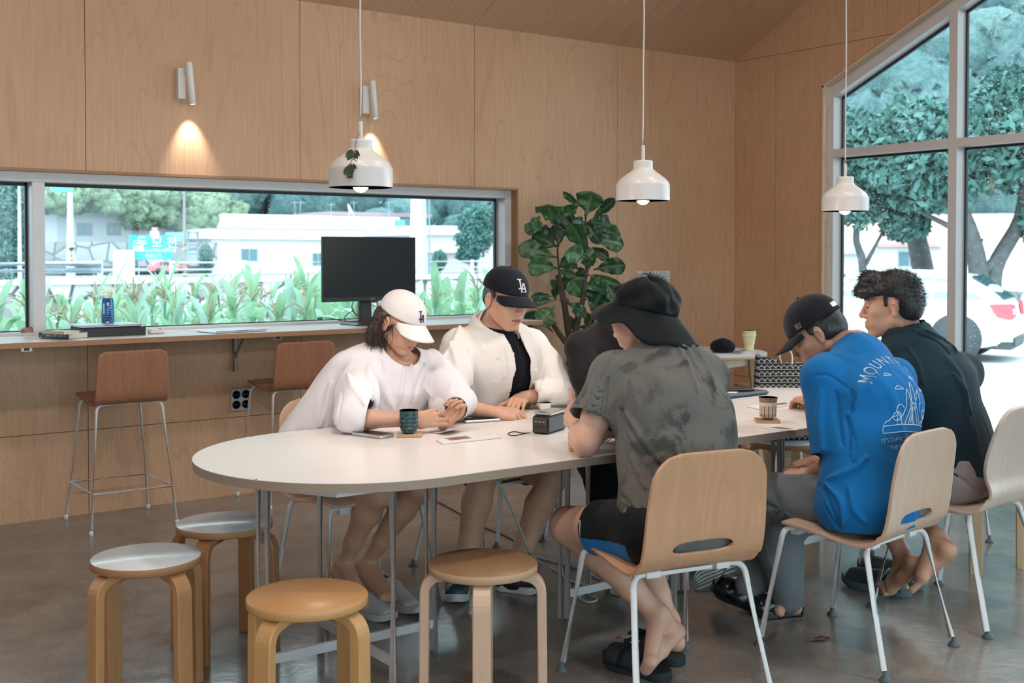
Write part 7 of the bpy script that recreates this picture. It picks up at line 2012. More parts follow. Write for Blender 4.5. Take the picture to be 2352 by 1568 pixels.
o, V, F = cloth('t_shirt', S, BLUET, bp, [('n', (-0.3, 0.2, 1), 8, 0.009, 0.25), ('l', [(3.194, 2.613, 0.978), (3.236, 2.582, 0.978), (3.291, 2.541, 0.931)], 0.005, -0.006), ('l', [(3.291, 2.541, 0.931), (3.303, 2.532, 0.898), (3.296, 2.536, 0.852)], 0.008, -0.012), ('l', [(3.305, 2.530, 0.868), (3.325, 2.516, 0.920), (3.367, 2.487, 0.978)], 0.014, 0.012), ('l', [(3.283, 2.544, 0.830), (3.294, 2.534, 0.754), (3.299, 2.528, 0.679)], 0.012, -0.012), ('l', [(3.336, 2.501, 0.694), (3.299, 2.527, 0.656), (3.225, 2.580, 0.615)], 0.013, 0.013), ('l', [(3.200, 2.597, 0.596), (3.224, 2.578, 0.528), (3.254, 2.554, 0.452)], 0.011, -0.016), ('l', [(3.223, 2.581, 0.603), (3.261, 2.552, 0.543), (3.268, 2.544, 0.467)], 0.012, 0.014), ('l', [(3.286, 2.535, 0.588), (3.300, 2.523, 0.512), (3.333, 2.497, 0.467)], 0.012, 0.01), ('l', [(3.211, 2.599, 0.920), (3.204, 2.602, 0.830), (3.215, 2.591, 0.724)], 0.014, 0.01), ('l', [(3.254, 2.568, 0.920), (3.259, 2.562, 0.830), (3.270, 2.551, 0.739)], 0.012, -0.009)], seed=21)
b = bvh_of(V, F)
lsh = nrm(A3(J['shR'])-A3(J['shL'])); upb = nrm(A3(J['neck'])-A3(J['pelvis'])*0.35-A3(J['chest'])*0.65); nb = nrm(np.cross(lsh, upb)); upb = np.cross(nb, lsh)
# nb points out of the back
if nb @ A3((0, -1, 0)) < 0: nb = -nb
ux = nrm(np.cross(upb, nb)); O = A3(J['chest'])*0.6+A3(J['pelvis'])*0.4*0+A3(J['neck'])*0.4+nb*0.22
word = 'MOUNTPEAK'; Rr = 0.20
for i, ch in enumerate(word):
    an = math.radians(-50+100*i/(len(word)-1)); me = text_mesh(ch, 0.044, 0.0004)
    for v in me.vertices:
        x, y = v.co.x*1.15, v.co.y*1.1; v.co.x = math.sin(an)*Rr+x*math.cos(an)+y*math.sin(an); v.co.y = -Rr+0.035+math.cos(an)*Rr*1.0-x*math.sin(an)+y*math.cos(an); v.co.z = 0
    stick('print_letter', me, O, ux, upb, b, PRINT, o)
for ln, yy, sz in (("IT'S DIFFICULT TO JUDGE HOW", -0.252, 0.0205), ("THE JOURNEY WILL TAKE", -0.278, 0.0205)):
    me = text_mesh(ln, sz, 0.0003)
    for v in me.vertices: v.co.y += yy; v.co.z = 0
    stick('print_text', me, O, ux, upb, b, PRINT, o)
def cloud(x, y, s): return [(x-1.5*s, y), (x-1.3*s, y+0.5*s), (x-0.9*s, y+0.6*s), (x-0.6*s, y+1.0*s), (x-0.1*s, y+1.0*s), (x+0.1*s, y+0.7*s), (x+0.6*s, y+0.75*s), (x+0.9*s, y+0.35*s), (x+1.5*s, y), (x-1.5*s, y)]
def pine(x, y, h, w): return [(x-w, y), (x-w*0.5, y+h*0.35), (x-w*0.8, y+h*0.35), (x-w*0.35, y+h*0.68), (x-w*0.55, y+h*0.68), (x, y+h), (x+w*0.55, y+h*0.68), (x+w*0.35, y+h*0.68), (x+w*0.8, y+h*0.35), (x+w*0.5, y+h*0.35), (x+w, y)]
def ring(x, y, r): return [(x+r*math.cos(a), y+r*math.sin(a)) for a in np.linspace(0, 2*PI, 18)]
yb = -0.215
lines = [cloud(-0.055, -0.085, 0.013), cloud(0.045, -0.045, 0.013), cloud(0.085, -0.085, 0.009), cloud(-0.075, -0.050+0.02, 0.010)]
lines += [[(-0.135, yb), (-0.13, yb+0.012), (0.13, yb+0.012), (0.135, yb), (0.13, yb-0.012), (-0.135, yb-0.012), (-0.135, yb)]]
lines += [[(-0.13+0.012*k, yb+0.014+0.009*k**0.8+0.004*(k % 2)) for k in range(6)]]
lines += [[(-0.040, yb+0.012), (0.000, yb+0.085), (0.042, yb+0.012)], [(-0.020, yb+0.012), (0.000, yb+0.070), (0.004, yb+0.012)], [(-0.008, yb+0.012), (0.0, yb+0.05), (0.012, yb+0.012)], [(0.000, yb+0.085), (0.020, yb+0.075), (0.058, yb+0.012)]]
lines += [pine(-0.022, yb+0.055, 0.075, 0.017), pine(0.030, yb+0.055, 0.070, 0.017), pine(0.005, yb+0.085, 0.070, 0.014), ring(-0.062, yb+0.058, 0.020), ring(-0.078, yb+0.040, 0.014), ring(0.075, yb+0.048, 0.015), [(-0.062, yb+0.014), (-0.062, yb+0.05)], [(-0.078, yb+0.014), (-0.078, yb+0.038)], [(0.075, yb+0.014), (0.075, yb+0.045)], [(0.060, yb+0.014), (0.068, yb+0.026), (0.076, yb+0.014)]]
ink('print_drawing', lines, O, ux, upb, b, PRINT, o, 0.0015)
S = SDF()
for hp2, kn, an in ((J['hipL'], J['knL'], J['anL']), (J['hipR'], J['knR'], J['anR'])):
    S.cone(hp2, kn, 0.098, 0.094, 0.03); S.cone(kn, lerp(kn, an, 0.55), 0.094, 0.080, 0.03); S.cone(lerp(kn, an, 0.55), A3(lerp(kn, an, 1.0))+A3((0, 0, -0.004)), 0.080, 0.062, 0.03)
S.cone(J['hipL'], J['hipR'], 0.098, 0.098, 0.05)
cloth('sweatpants', S, SWEAT, bp, [('n', (0.1, 0.2, 1), 6, 0.014, 0.3), ('n', (1, 1, 0.2), 9, 0.012, 0.3, lerp(J['knL'], J['anL'], 0.8), 0.13), ('r', J['knL'], (-0.6, -0.7, 0), 6, 0.010, 0.13), ('r', lerp(J['hipL'], J['knL'], 0.3), (-0.5, -0.8, 0), 5, 0.010, 0.15)], seed=25, h=0.005)
co, cV, cF = cap(H, bp, CAPK2, (0.0865, 0.106), 0.038, -0.02, None, None, L=0.072, drop=0.30, half=1.08, curve=0.026, top=0.105)
cb = bvh_of(cV, cF)
# small flag patch at the side and league patch at the back
me = MB(); me.b2((-0.0125, -0.009, 0), (0.0125, -0.0075, 0.001)); me.b2((-0.0125, 0.0075, 0), (0.0125, 0.009, 0.001)); me.box((-0.009, 0, 0), (0.0018, 0.017, 0.001), rz=0.2); me.box((0.010, 0.0, 0), (0.0018, 0.017, 0.001), rz=-0.35); me.box((-0.002, 0, 0), (0.0016, 0.012, 0.001), rz=-0.5); me.b2((-0.006, -0.006, 0), (-0.0045, 0.006, 0.001)); me.b2((0.0015, -0.006, 0), (0.003, 0.006, 0.001))
n_ = nrm(-H.r*0.97+H.f*0.25); ux = nrm(np.cross(H.u, n_)); stick('side_logo', me.mesh('side_logo', LOGOW), H.P(-0.085, 0.040, 0.058), ux, np.cross(n_, ux), cb, plain('silver_thread', (0.62, 0.58, 0.54), 0.5), co, 0.003)
me = MB(); me.prism([(-0.019, -0.008), (-0.016, -0.010), (0.016, -0.010), (0.019, -0.008), (0.019, 0.008), (0.016, 0.010), (-0.016, 0.010), (-0.019, 0.008)], 0, 0.0008)
n_ = nrm(-H.f*0.93-H.r*0.38); ux = nrm(np.cross(H.u, n_)); uy = np.cross(n_, ux); lg = stick('back_logo', me.mesh('back_logo', LOGOW), H.P(-0.034, -0.10, 0.062), ux, uy, cb, LOGOW, co, 0.003)
me = MB(); me.b2((-0.013, -0.007, 0), (-0.005, 0.007, 0.0008)); stick('back_logo_block', me.mesh('b', LOGON), H.P(-0.034, -0.10, 0.062), ux, uy, cb, LOGON, lg, 0.0045)
me = MB(); me.b2((-0.003, -0.001, 0), (0.012, 0.001, 0.0008)); me.box((0.002, 0.004, 0), (0.002, 0.007, 0.001)); me.box((0.007, 0.004, 0), (0.002, 0.007, 0.001)); stick('back_logo_mark', me.mesh('b', LOGON), H.P(-0.034, -0.10, 0.062), ux, uy, cb, plain('logo_grey', (0.35, 0.38, 0.42), 0.6), lg, 0.0045)
short_hair(H, bp, -0.058, 1.02)
brow_lash(H, bp, BLACKHAIR)
GLOSSK = plain('glossy_black_rubber', (0.010, 0.013, 0.015), 0.22)
for hl, to, up in (((3.539, 2.940, 0.000), (3.336, 3.034, 0.000), (0, 0, 1)), ((3.416, 3.016, -0.007), (3.326, 3.232, 0.063), (-0.15, 0.25, 0.9))):
    s_ = shoe(bp, hl, to, GLOSSK, GLOSSK, 'slide' if up[2] < 1 else 'clog', w=0.050, up=up, name='strap_sandal')
rebase(bp)

# ======== man in the dark teal T-shirt, profile
TEALT = cloth_mat('dark_teal_jersey', (0.012, 0.030, 0.042), sheen=0.12); TAUPE = cloth_mat('taupe_shorts', (0.30, 0.255, 0.245))
J = dict(pelvis=(4.07, 2.585, 0.565), chest=(3.975, 2.66, 0.88), neck=(3.960, 2.79, 1.085), shL=(3.893, 2.722, 0.925), shR=(4.202, 2.695, 0.915), elL=(3.86, 3.02, 0.785), wrL=(3.94, 3.24, 0.765), elR=(4.16, 3.06, 0.785), wrR=(4.08, 3.27, 0.765),
         hipL=(3.98, 2.60, 0.535), hipR=(4.16, 2.60, 0.535), knL=(3.90, 2.96, 0.54), anL=(3.886, 2.730, 0.196), knR=(4.15, 2.99, 0.54), anR=(3.899, 2.601, 0.306))
H = Head((3.930, 2.827, 1.191), (-0.56, 0.80, -0.10), (0, 0, 1), 1.10)
tp = person((4.05, 2.6, 0), 'black haired man in a dark teal T-shirt shown in profile')
def ex(S):
    hand_ops(S, J['wrL'], (0.3, 0.95, 0), (0, 0, 1), 1, (30, 40, 25)); hand_ops(S, J['wrR'], (-0.5, 0.85, 0), (0, 0, 1), -1, (30, 40, 25))
    foot_ops(S, J['anL'], (3.830, 2.648, 0.206), (3.826, 2.746, 0.104), (-0.6, 0.5, 0.5), 1, 1.0, toe_dir=(-0.6, 0.5, -0.15)); foot_ops(S, J['anR'], (3.862, 2.528, 0.280), (3.801, 2.594, 0.176), (-0.5, 0.75, 0.25), -1, 1.08, toe_dir=nrm(A3((3.774, 2.613, 0.144))-A3((3.801, 2.594, 0.176))))
def stubT(x, y, z): return np.clip((z+0.075-0.5*(y+0.03))/0.05, 0, 1)*np.clip((-y-0.005)/0.02, 0, 1)*0.85+0.16*np.clip((-z-0.06)/0.03, 0, 1)*np.clip((y-0.02)/0.02, 0, 1)
body('man', J, H, tp, SKIN, [(J['shR'], J['elR'], J['wrR']), (J['shL'], J['elL'], J['wrL'])], [(J['hipL'], J['knL'], J['anL']), (J['hipR'], J['knR'], J['anR'])], ex, stub=stubT, neck_r=0.060, nose=1.06)
S = SDF(); torso_ops(S, J, None, 0.016, 1.10, low=0.02); S.cone(J['shL'], J['shR'], 0.078, 0.078, 0.05); S.cone(J['neck'], lerp(J['neck'], H.P(0, -0.02, -0.05), 0.2), 0.098, 0.088, 0.03)
S.shell(0.008); nx = nrm(H.P(0, -0.02, -0.05)-A3(J['neck'])); cutcyl(S, lerp(J['neck'], H.P(0, -0.02, -0.05), 0.16), nrm(nx+A3((0, 0, 0.5))), 0.082, 0.15); cutcyl(S, A3(J['pelvis'])+(0, 0, 0.005), (0.05, 0.1, -1), 0.4, 0.3)
S.sub(sleeve2(J['shL'], J['elL'], (0.080, 0.084), 0.72), 0.03); S.sub(sleeve2(J['shR'], J['elR'], (0.074, 0.074), 0.72), 0.05)
cloth('t_shirt', S, TEALT, tp, [('n', (-0.2, 0.2, 1), 9, 0.008, 0.25), ('l', [(3.487, 2.405, 1.120), (3.538, 2.367, 1.094), (3.574, 2.340, 1.053)], 0.007, -0.011), ('l', [(3.508, 2.390, 1.132), (3.556, 2.354, 1.102), (3.592, 2.326, 1.059)], 0.008, 0.011), ('l', [(3.458, 2.424, 1.072), (3.488, 2.401, 1.011), (3.499, 2.391, 0.951)], 0.011, 0.009), ('l', [(3.451, 2.428, 1.026), (3.463, 2.418, 0.966), (3.468, 2.413, 0.920)], 0.009, -0.009), ('l', [(3.585, 2.329, 0.981), (3.615, 2.306, 0.920), (3.632, 2.291, 0.845)], 0.014, 0.01)], seed=31)
S = SDF(); S.cone(J['hipL'], lerp(J['hipL'], J['knL'], 0.9), 0.115, 0.098, 0.03); S.cone(J['hipR'], lerp(J['hipR'], J['knR'], 0.9), 0.115, 0.098, 0.03); S.ecap(J['pelvis'], lerp(J['pelvis'], J['chest'], 0.25), (1, 0, 0), (0.178, 0.122), (0.165, 0.118), 0.05)
S.shell(0.008); cutcyl(S, lerp(J['hipL'], J['knL'], 0.82), (0, 1, 0), 0.13, 0.3); cutcyl(S, lerp(J['hipR'], J['knR'], 0.82), (0, 1, 0), 0.13, 0.3)
cloth('shorts', S, TAUPE, tp, [('n', (0, 1, 0.3), 7, 0.009, 0.3), ('l', [(3.887, 2.531, 0.574), (3.899, 2.484, 0.548), (3.932, 2.459, 0.515)], 0.006, -0.008)], seed=33)
hv = SDF()
hv.ell(H.P(0, -0.014, 0.055), (0.086, 0.104, 0.086), H.X, 0.02); hv.ell(H.P(0, -0.050, 0.005), (0.080, 0.068, 0.082), H.X, 0.02); hv.chain([H.P(-0.062, 0.072, 0.062), H.P(-0.03, 0.096, 0.062), H.P(0.0, 0.104, 0.066), H.P(0.03, 0.096, 0.062), H.P(0.062, 0.072, 0.062)], [0.022]*5, 0.02); hv.ell(H.P(0, 0.066, 0.105), (0.060, 0.045, 0.036), H.X, 0.02)
for sx in (-1, 1): hv.ell(H.P(sx*0.068, 0.020, 0.020), (0.0070, 0.010, 0.022), H.X, 0.008); hv.ell(H.P(sx*0.086, -0.008, -0.004), (0.018, 0.021, 0.032), H.X, 0.003, 's')
hv.ell(H.P(0, 0.085, -0.010), (0.070, 0.058, 0.058), H.X, 0.006, 's'); hv.ell(H.P(0, -0.06, -0.100), (0.09, 0.08, 0.045), H.X, 0.01, 's')
o, V, F = cloth('hair', hv, BLACKHAIR, tp, [('n', (-0.5, 0.6, 0.2), 45, 0.004, 0.2)], h=0.003, smooth=1)
q = H.loc(V); P_, N_ = sample_surf(V, F, 2600, 15, q[:, 2] > -0.01); ql = H.loc(P_)
D_ = N_*0.32+np.outer(np.clip(ql[:, 1]*6+0.3, -0.4, 1), H.f)*0.9+np.outer(-np.clip(0.03-ql[:, 2], 0, 1)*8, H.u)+H.u*0.1
SV, SF = strands(P_-N_*0.003, D_, RNG.uniform(0.010, 0.024, len(P_)), 0.0010, 16, tuple(-H.u*0.6), 0.5, 3, 0.20); put_np('hair_strands', SV, SF, BLACKHAIR, o)
brow_lash(H, tp, BLACKHAIR)
rebase(tp)
# his kicked-off clogs stay on the floor
CLOGG = plain('grey_green_clog', (0.040, 0.060, 0.062), 0.5); CLOGS = plain('slate_clog_sole', (0.085, 0.125, 0.14), 0.55); LIME = plain('lime_insole', (0.50, 0.52, 0.10), 0.6)
for (hl, to, lab) in (((4.055, 2.819, 0.000), (4.001, 3.119, 0.000), 'nearer grey-green clog with lime insole on the floor under the blue T-shirt chair'), ((4.166, 2.843, 0.000), (4.238, 3.215, 0.000), 'farther grey-green clog, mostly hidden behind the other one')):
    base = (A3(hl)+A3(to))/2; e = empty('clog', tuple(base), 0, lab, 'clog', 'grey-green clogs on the floor')
    c = shoe(e, hl, to, CLOGG, CLOGS, 'clog', w=0.050, name='upper')
    d_ = nrm(A3(to)-A3(hl)); mb = MB(); mb.ecap = None
    mb = MB(); l_ = np.cross(d_, (0, 0, 1)); mb.prism([tuple((A3(hl)+d_*(0.075+0.065*math.cos(a))+l_*0.036*math.sin(a))[:2]) for a in np.linspace(0, 2*PI, 24, endpoint=False)], 0.030, 0.040); mb.build('insole', LIME, e)
    mb = MB(); mb.tube(bez([A3(hl)+d_*0.115+l_*0.050+A3((0, 0, 0.055)), A3(hl)+d_*0.100+l_*0.035+A3((0, 0, 0.085)), A3(hl)+d_*0.095+A3((0, 0, 0.098)), A3(hl)+d_*0.100-l_*0.035+A3((0, 0, 0.085)), A3(hl)+d_*0.115-l_*0.050+A3((0, 0, 0.055))], 5), 0.006, 8); mb.build('heel_strap', CLOGG, e)
    rebase(e)

# ======== man in the dark shirt hidden behind the bucket hat
DKB = cloth_mat('dark_brown_navy_shirt', (0.020, 0.017, 0.020))
J = dict(pelvis=(3.60, 4.22, 0.56), chest=(3.44, 3.97, 0.88), neck=(3.36, 3.84, 1.08), shR=(3.235, 3.93, 0.985), shL=(3.56, 3.86, 0.97), elR=(3.235, 3.86, 0.775), wrR=(3.36, 3.66, 0.775), elL=(3.70, 3.78, 0.785), wrL=(3.52, 3.62, 0.775),
         hipR=(3.50, 4.20, 0.53), hipL=(3.70, 4.20, 0.53), knR=(3.216, 3.755, 0.433), anR=(3.263, 3.775, 0.149), knL=(3.60, 3.76, 0.53), anL=(3.62, 3.78, 0.09))
H = Head((3.429, 3.709, 1.166), (-0.15, -0.75, -0.62), (0, 0, 1), 1.05)
hp3 = person((3.58, 4.15, 0), 'man in a dark shirt mostly hidden behind the bucket hat')
def ex(S): hand_ops(S, J['wrR'], (0.4, -0.9, 0), (0, 0, 1), -1, (30, 40, 25)); hand_ops(S, J['wrL'], (-0.4, -0.9, 0), (0, 0, 1), 1, (30, 40, 25)); foot_ops(S, J['anR'], (3.36, 3.86, 0.04), (3.36, 3.70, 0.04), (0, 0, 1), 1, 1.0, toes=False); foot_ops(S, J['anL'], (3.62, 3.83, 0.04), (3.62, 3.66, 0.04), (0, 0, 1), 1, 1.0, toes=False)
body('man', J, H, hp3, SKIN, [(J['shR'], J['elR'], J['wrR']), (J['shL'], J['elL'], J['wrL'])], [(J['hipL'], J['knL'], J['anL']), (J['hipR'], J['knR'], J['anR'])], ex, h=0.0045)
S = SDF(); torso_ops(S, J, None, 0.030, 1.08, low=0.04); S.cone(J['shL'], J['shR'], 0.078, 0.078, 0.05); S.cone(J['neck'], lerp(J['neck'], H.P(0, -0.02, -0.05), 0.35), 0.090, 0.075, 0.03); S.shell(0.008)
cutcyl(S, lerp(J['neck'], H.P(0, -0.02, -0.05), 0.30), nrm(H.P(0, -0.02, -0.05)-A3(J['neck'])+A3((0, 0, 0.15))), 0.072, 0.15)
S.sub(sleeve(J['shR'], J['elR'], J['wrR'], (0.082, 0.078, 0.066, 0.055), 0.14, 0.12, 0.006, 0)); S.sub(sleeve(J['shL'], J['elL'], J['wrL'], (0.082, 0.078, 0.066, 0.055), 0.14, 0.12, 0.006, 0))
cutcyl(S, (3.4, 3.6, 0.7235), (0, 0, -1), 0.452, 0.3)
cloth('shirt', S, DKB, hp3, [('n', (0.1, 0.1, 1), 6, 0.010, 0.25), ('r', A3(J['elR'])+(-0.03, -0.03, 0.05), (-0.3, -1, 0), 8, 0.008, 0.10)], seed=41, h=0.005)
BLKP = cloth_mat('black_trousers', (0.007, 0.008, 0.010))
S = SDF()
for a, k_, n_ in ((J['hipR'], J['knR'], J['anR']), (J['hipL'], J['knL'], J['anL'])): S.cone(a, k_, 0.11, 0.088, 0.03); S.cone(k_, n_, 0.088, 0.070, 0.03)
cloth('trousers', S, BLKP, hp3, [('n', (0, 0, 1), 6, 0.012, 0.3)], seed=43, h=0.006)
hv = SDF(); hv.ell(H.P(0, -0.016, 0.052), (0.086, 0.106, 0.086), H.X, 0.02); hv.ell(H.P(0, -0.045, 0.0), (0.080, 0.070, 0.080), H.X, 0.02); hv.ell(H.P(0, 0.09, -0.02), (0.075, 0.060, 0.070), H.X, 0.006, 's')
o, V, F = cloth('hair', hv, BLACKHAIR, hp3, [('n', (0, 0, 1), 40, 0.006, 0.3)], h=0.004, smooth=1)
P_, N_ = sample_surf(V, F, 900, 19); SV, SF = strands(P_, N_*0.6+A3((0, -0.3, 0.1)), RNG.uniform(0.012, 0.032, len(P_)), 0.0011, 20, (0, 0, -1), 0.5, 3, 0.3); put_np('hair_strands', SV, SF, BLACKHAIR, o)
shoe(hp3, (3.36, 3.90, 0), (3.36, 3.63, 0), SHOEW, RUBW); shoe(hp3, (3.62, 3.87, 0), (3.62, 3.60, 0), SHOEW, RUBW)
rebase(hp3)

FIG_LEAVES = [((4.822, 5.863, 1.707), (4.695, 5.878, 1.809), 0.035),
 ((4.856, 5.863, 1.647), (4.865, 5.819, 1.807), 0.132),
 ((4.903, 5.878, 1.617), (4.974, 5.733, 1.768), 0.053),
 ((4.749, 5.869, 1.628), (4.688, 5.850, 1.717), 0.105),
 ((4.663, 5.979, 1.594), (4.579, 5.907, 1.725), 0.132),
 ((4.890, 5.959, 1.535), (4.804, 6.080, 1.683), 0.097),
 ((4.659, 6.097, 1.605), (4.596, 6.166, 1.561), 0.062),
 ((4.634, 6.077, 1.648), (4.566, 6.046, 1.576), 0.070),
 ((4.723, 6.006, 1.445), (4.641, 6.131, 1.535), 0.132),
 ((4.715, 5.988, 1.375), (4.538, 6.134, 1.463), 0.097),
 ((4.732, 6.002, 1.304), (4.543, 6.051, 1.340), 0.097),
 ((4.750, 6.011, 1.446), (4.761, 6.039, 1.597), 0.079),
 ((4.846, 5.850, 1.410), (4.691, 5.798, 1.599), 0.097),
 ((4.984, 5.864, 1.499), (4.922, 5.942, 1.606), 0.070),
 ((4.913, 5.890, 1.613), (5.063, 5.861, 1.606), 0.088),
 ((4.933, 5.873, 1.578), (5.109, 5.833, 1.535), 0.088),
 ((4.899, 5.832, 1.498), (5.042, 5.729, 1.480), 0.088),
 ((4.875, 5.857, 1.428), (4.853, 5.914, 1.498), 0.053),
 ((4.941, 5.896, 1.446), (4.997, 5.811, 1.384), 0.053),
 ((4.843, 5.818, 1.375), (4.653, 5.792, 1.418), 0.097),
 ((4.876, 5.956, 1.295), (4.812, 6.047, 1.375), 0.079),
 ((4.899, 5.872, 1.304), (4.866, 5.847, 1.375), 0.070),
 ((4.908, 5.842, 1.296), (5.030, 5.696, 1.340), 0.083),
 ((4.693, 5.967, 1.292), (4.763, 5.866, 1.270), 0.044),
 ((4.830, 5.913, 1.282), (4.759, 6.022, 1.188), 0.053),
 ((4.897, 5.883, 1.251), (4.883, 5.978, 1.286), 0.053),
 ((4.915, 5.905, 1.260), (5.156, 5.858, 1.204), 0.044),
 ((4.879, 5.889, 1.092), (4.774, 5.900, 1.235), 0.105),
 ((4.871, 5.935, 1.197), (5.081, 5.908, 1.168), 0.079),
 ((5.005, 5.847, 1.215), (5.106, 5.827, 1.080), 0.097),
 ((4.911, 5.872, 1.021), (4.936, 5.806, 1.146), 0.132),
 ((4.930, 5.882, 1.020), (5.009, 5.865, 0.939), 0.062),
 ((4.740, 5.913, 1.077), (4.746, 5.742, 1.031), 0.062),
 ((4.882, 5.921, 1.011), (4.999, 5.964, 0.943), 0.062),
 ((4.650, 5.940, 1.052), (4.549, 5.951, 0.964), 0.097),
 ((4.675, 5.987, 1.120), (4.512, 5.982, 1.137), 0.040),
 ((4.667, 5.969, 1.086), (4.559, 6.023, 1.104), 0.053),
 ((4.735, 6.034, 1.082), (4.716, 5.996, 1.181), 0.044),
 ((4.703, 6.008, 1.146), (4.652, 5.943, 1.236), 0.035),
 ((4.647, 6.065, 1.030), (4.540, 6.114, 0.961), 0.070),
 ((4.750, 6.025, 1.091), (4.875, 6.067, 1.087), 0.026),
 ((4.761, 5.939, 1.005), (4.821, 5.957, 0.923), 0.053),
 ((4.797, 5.872, 0.911), (4.758, 5.742, 0.923), 0.031),
 ((4.840, 5.897, 0.872), (4.769, 5.837, 0.826), 0.044),
 ((4.831, 5.846, 1.602), (4.716, 5.815, 1.626), 0.053),
 ((4.880, 5.892, 1.604), (4.906, 5.786, 1.497), 0.062),
 ((4.821, 5.819, 1.497), (4.744, 5.822, 1.574), 0.079),
 ((4.832, 5.860, 1.340), (4.899, 5.831, 1.428), 0.079),
 ((4.822, 5.987, 1.499), (4.890, 5.959, 1.606), 0.070),
 ((4.873, 5.855, 1.199), (4.910, 5.789, 1.253), 0.053)]

# ---------------------------------------------------------------- potted fiddle-leaf fig
def fig_mat():
    t = NT('fig_leaf'); a = t.n('ShaderNodeAttribute'); a.attribute_name = 'vein'; b = t.n('ShaderNodeAttribute'); b.attribute_name = 'tone'
    c = t.mix(b.outputs['Fac'], (0.010, 0.050, 0.024), (0.045, 0.135, 0.045)); c = t.mix(t.math('MULTIPLY', a.outputs['Fac'], 0.55), c, (0.13, 0.24, 0.10))
    return t.bsdf(c, 0.32, 0, 0.5, t.bump(a.outputs['Fac'], 0.25, 0.004))
FIGM = fig_mat()
FIGB = plain('fig_bark', (0.060, 0.042, 0.034), 0.85, var=0.35, vscale=30, bump=0.6, bscale=40)
fg = empty('potted_fig_tree', (4.80, 5.95, 0), 0, 'tall fiddle-leaf fig with glossy dark leaves in a white pot', 'plant')
VV = []; FF = []; VE = []; TO = []; off = 0; rs = np.random.RandomState(4)
for k, (p, q, w) in enumerate(FIG_LEAVES):
    p, q = A3(p), A3(q); d = nrm(q-p); L = np.linalg.norm(q-p)*1.12; w = w*1.45
    view = nrm(A3((0, 0, 1.4))-p); side = nrm(np.cross(d, view)); nn = np.cross(side, d); tw = rs.uniform(-0.35, 0.35); side = side*math.cos(tw)+nn*math.sin(tw); nn = np.cross(side, d)
    nu, nv = 15, 11; tone = rs.uniform(0, 1)**1.5; bend = rs.uniform(-0.18, 0.10)*L
    for i in range(nu):
        t = i/(nu-1)
        if t < 0.10: wd = 0.05*w
        else:
            u = (t-0.10)/0.90; wd = w*0.5*min(1, 1.12*(math.sin(PI*u**1.25)**0.62))*(0.72+0.38*u)*(1-0.16*math.exp(-((u-0.32)/0.10)**2)); wd = max(wd, 0.002)
        for j in range(nv):
            v = -1+2*j/(nv-1); rip = 0.10*w*math.sin(t*17+k)*abs(v)**2+0.03*w*math.sin(t*40+3*k)*abs(v)
            pos = p+d*L*t+side*wd*v+nn*(-0.22*wd*abs(v)*-1+rip+bend*4*t*(1-t)-0.10*L*t*t*0)+A3((0, 0, -0.10*L*t*t))
            VV.append(pos); e = math.exp(-(v/0.07)**2); ph = (t*7.0-abs(v)*0.9) % 1.0; e2 = math.exp(-((ph-0.5)/0.08)**2)*(abs(v) > 0.08)*0.5
            VE.append(max(e, e2)); TO.append(tone)
    for i in range(nu-1):
        for j in range(nv-1): FF.append((off+i*nv+j, off+i*nv+j+1, off+(i+1)*nv+j+1, off+(i+1)*nv+j))
    off += nu*nv
o = put_np('leaves', np.array(VV), np.array(FF), FIGM, fg, {'vein': VE, 'tone': TO})
m = o.modifiers.new('t', 'SOLIDIFY'); m.thickness = 0.0012
for pts, r0, r1 in (([(4.785, 5.920, 0.544), (4.789, 5.920, 0.659), (4.796, 5.919, 0.789)], 0.042, 0.040), ([(4.791, 5.923, 0.774), (4.763, 5.943, 0.803), (4.690, 5.975, 0.914), (4.660, 5.999, 0.983), (4.652, 6.007, 1.049)], 0.022, 0.010), ([(4.793, 5.921, 0.774), (4.771, 5.940, 0.889), (4.743, 5.941, 1.049), (4.711, 5.943, 1.178), (4.684, 5.941, 1.259)], 0.024, 0.018),
                    ([(4.798, 5.917, 0.774), (4.811, 5.911, 0.875), (4.831, 5.900, 1.005), (4.851, 5.888, 1.091), (4.867, 5.881, 1.235), (4.883, 5.873, 1.350), (4.876, 5.883, 1.523), (4.876, 5.887, 1.667)], 0.028, 0.006), ([(4.800, 5.916, 0.780), (4.841, 5.889, 0.861), (4.882, 5.861, 0.933), (4.906, 5.846, 1.005)], 0.020, 0.010),
                    ([(4.716, 5.939, 1.173), (4.716, 5.968, 1.293), (4.710, 5.975, 1.408), (4.709, 5.978, 1.494), (4.683, 6.001, 1.637)], 0.009, 0.004), ([(4.678, 5.983, 0.885), (4.631, 5.994, 0.926), (4.603, 5.990, 0.956)], 0.006, 0.003)):
    mb = MB(); pp = bez(pts, 5); mb.tube(pp, list(np.linspace(r0, r1, len(pp))), 12); mb.build('branch' if r0 < 0.04 else 'trunk', FIGB, fg)
for ch in fg.children: ch.data.transform(Matrix.Translation(-Vector(fg.location)))
mb = MB(); POT = plain('white_pot', (0.62, 0.66, 0.70), 0.4, var=0.02); mb.lathe([(0, 0), (0.115, 0), (0.125, 0.01), (0.160, 0.53), (0.182, 0.55), (0.184, 0.578), (0.176, 0.580), (0.170, 0.555), (0.150, 0.53), (0, 0.53)], n=48); mb.build('pot', POT, fg)
mb = MB(); mb.lathe([(0.157, 0.535), (0.08, 0.55), (0, 0.552)], n=32); mb.build('soil', plain('potting_soil', (0.03, 0.02, 0.015), 0.95, bump=0.5), fg)

# ---------------------------------------------------------------- things on the counter
CZ = 0.970
def xyang(a, b): a, b = A3(a), A3(b); return math.atan2(b[1]-a[1], b[0]-a[0])
ALU = plain('silver_aluminium', (0.60, 0.61, 0.64), 0.32, 0.75); KEYB = plain('hinge_black', (0.02, 0.02, 0.022), 0.5)
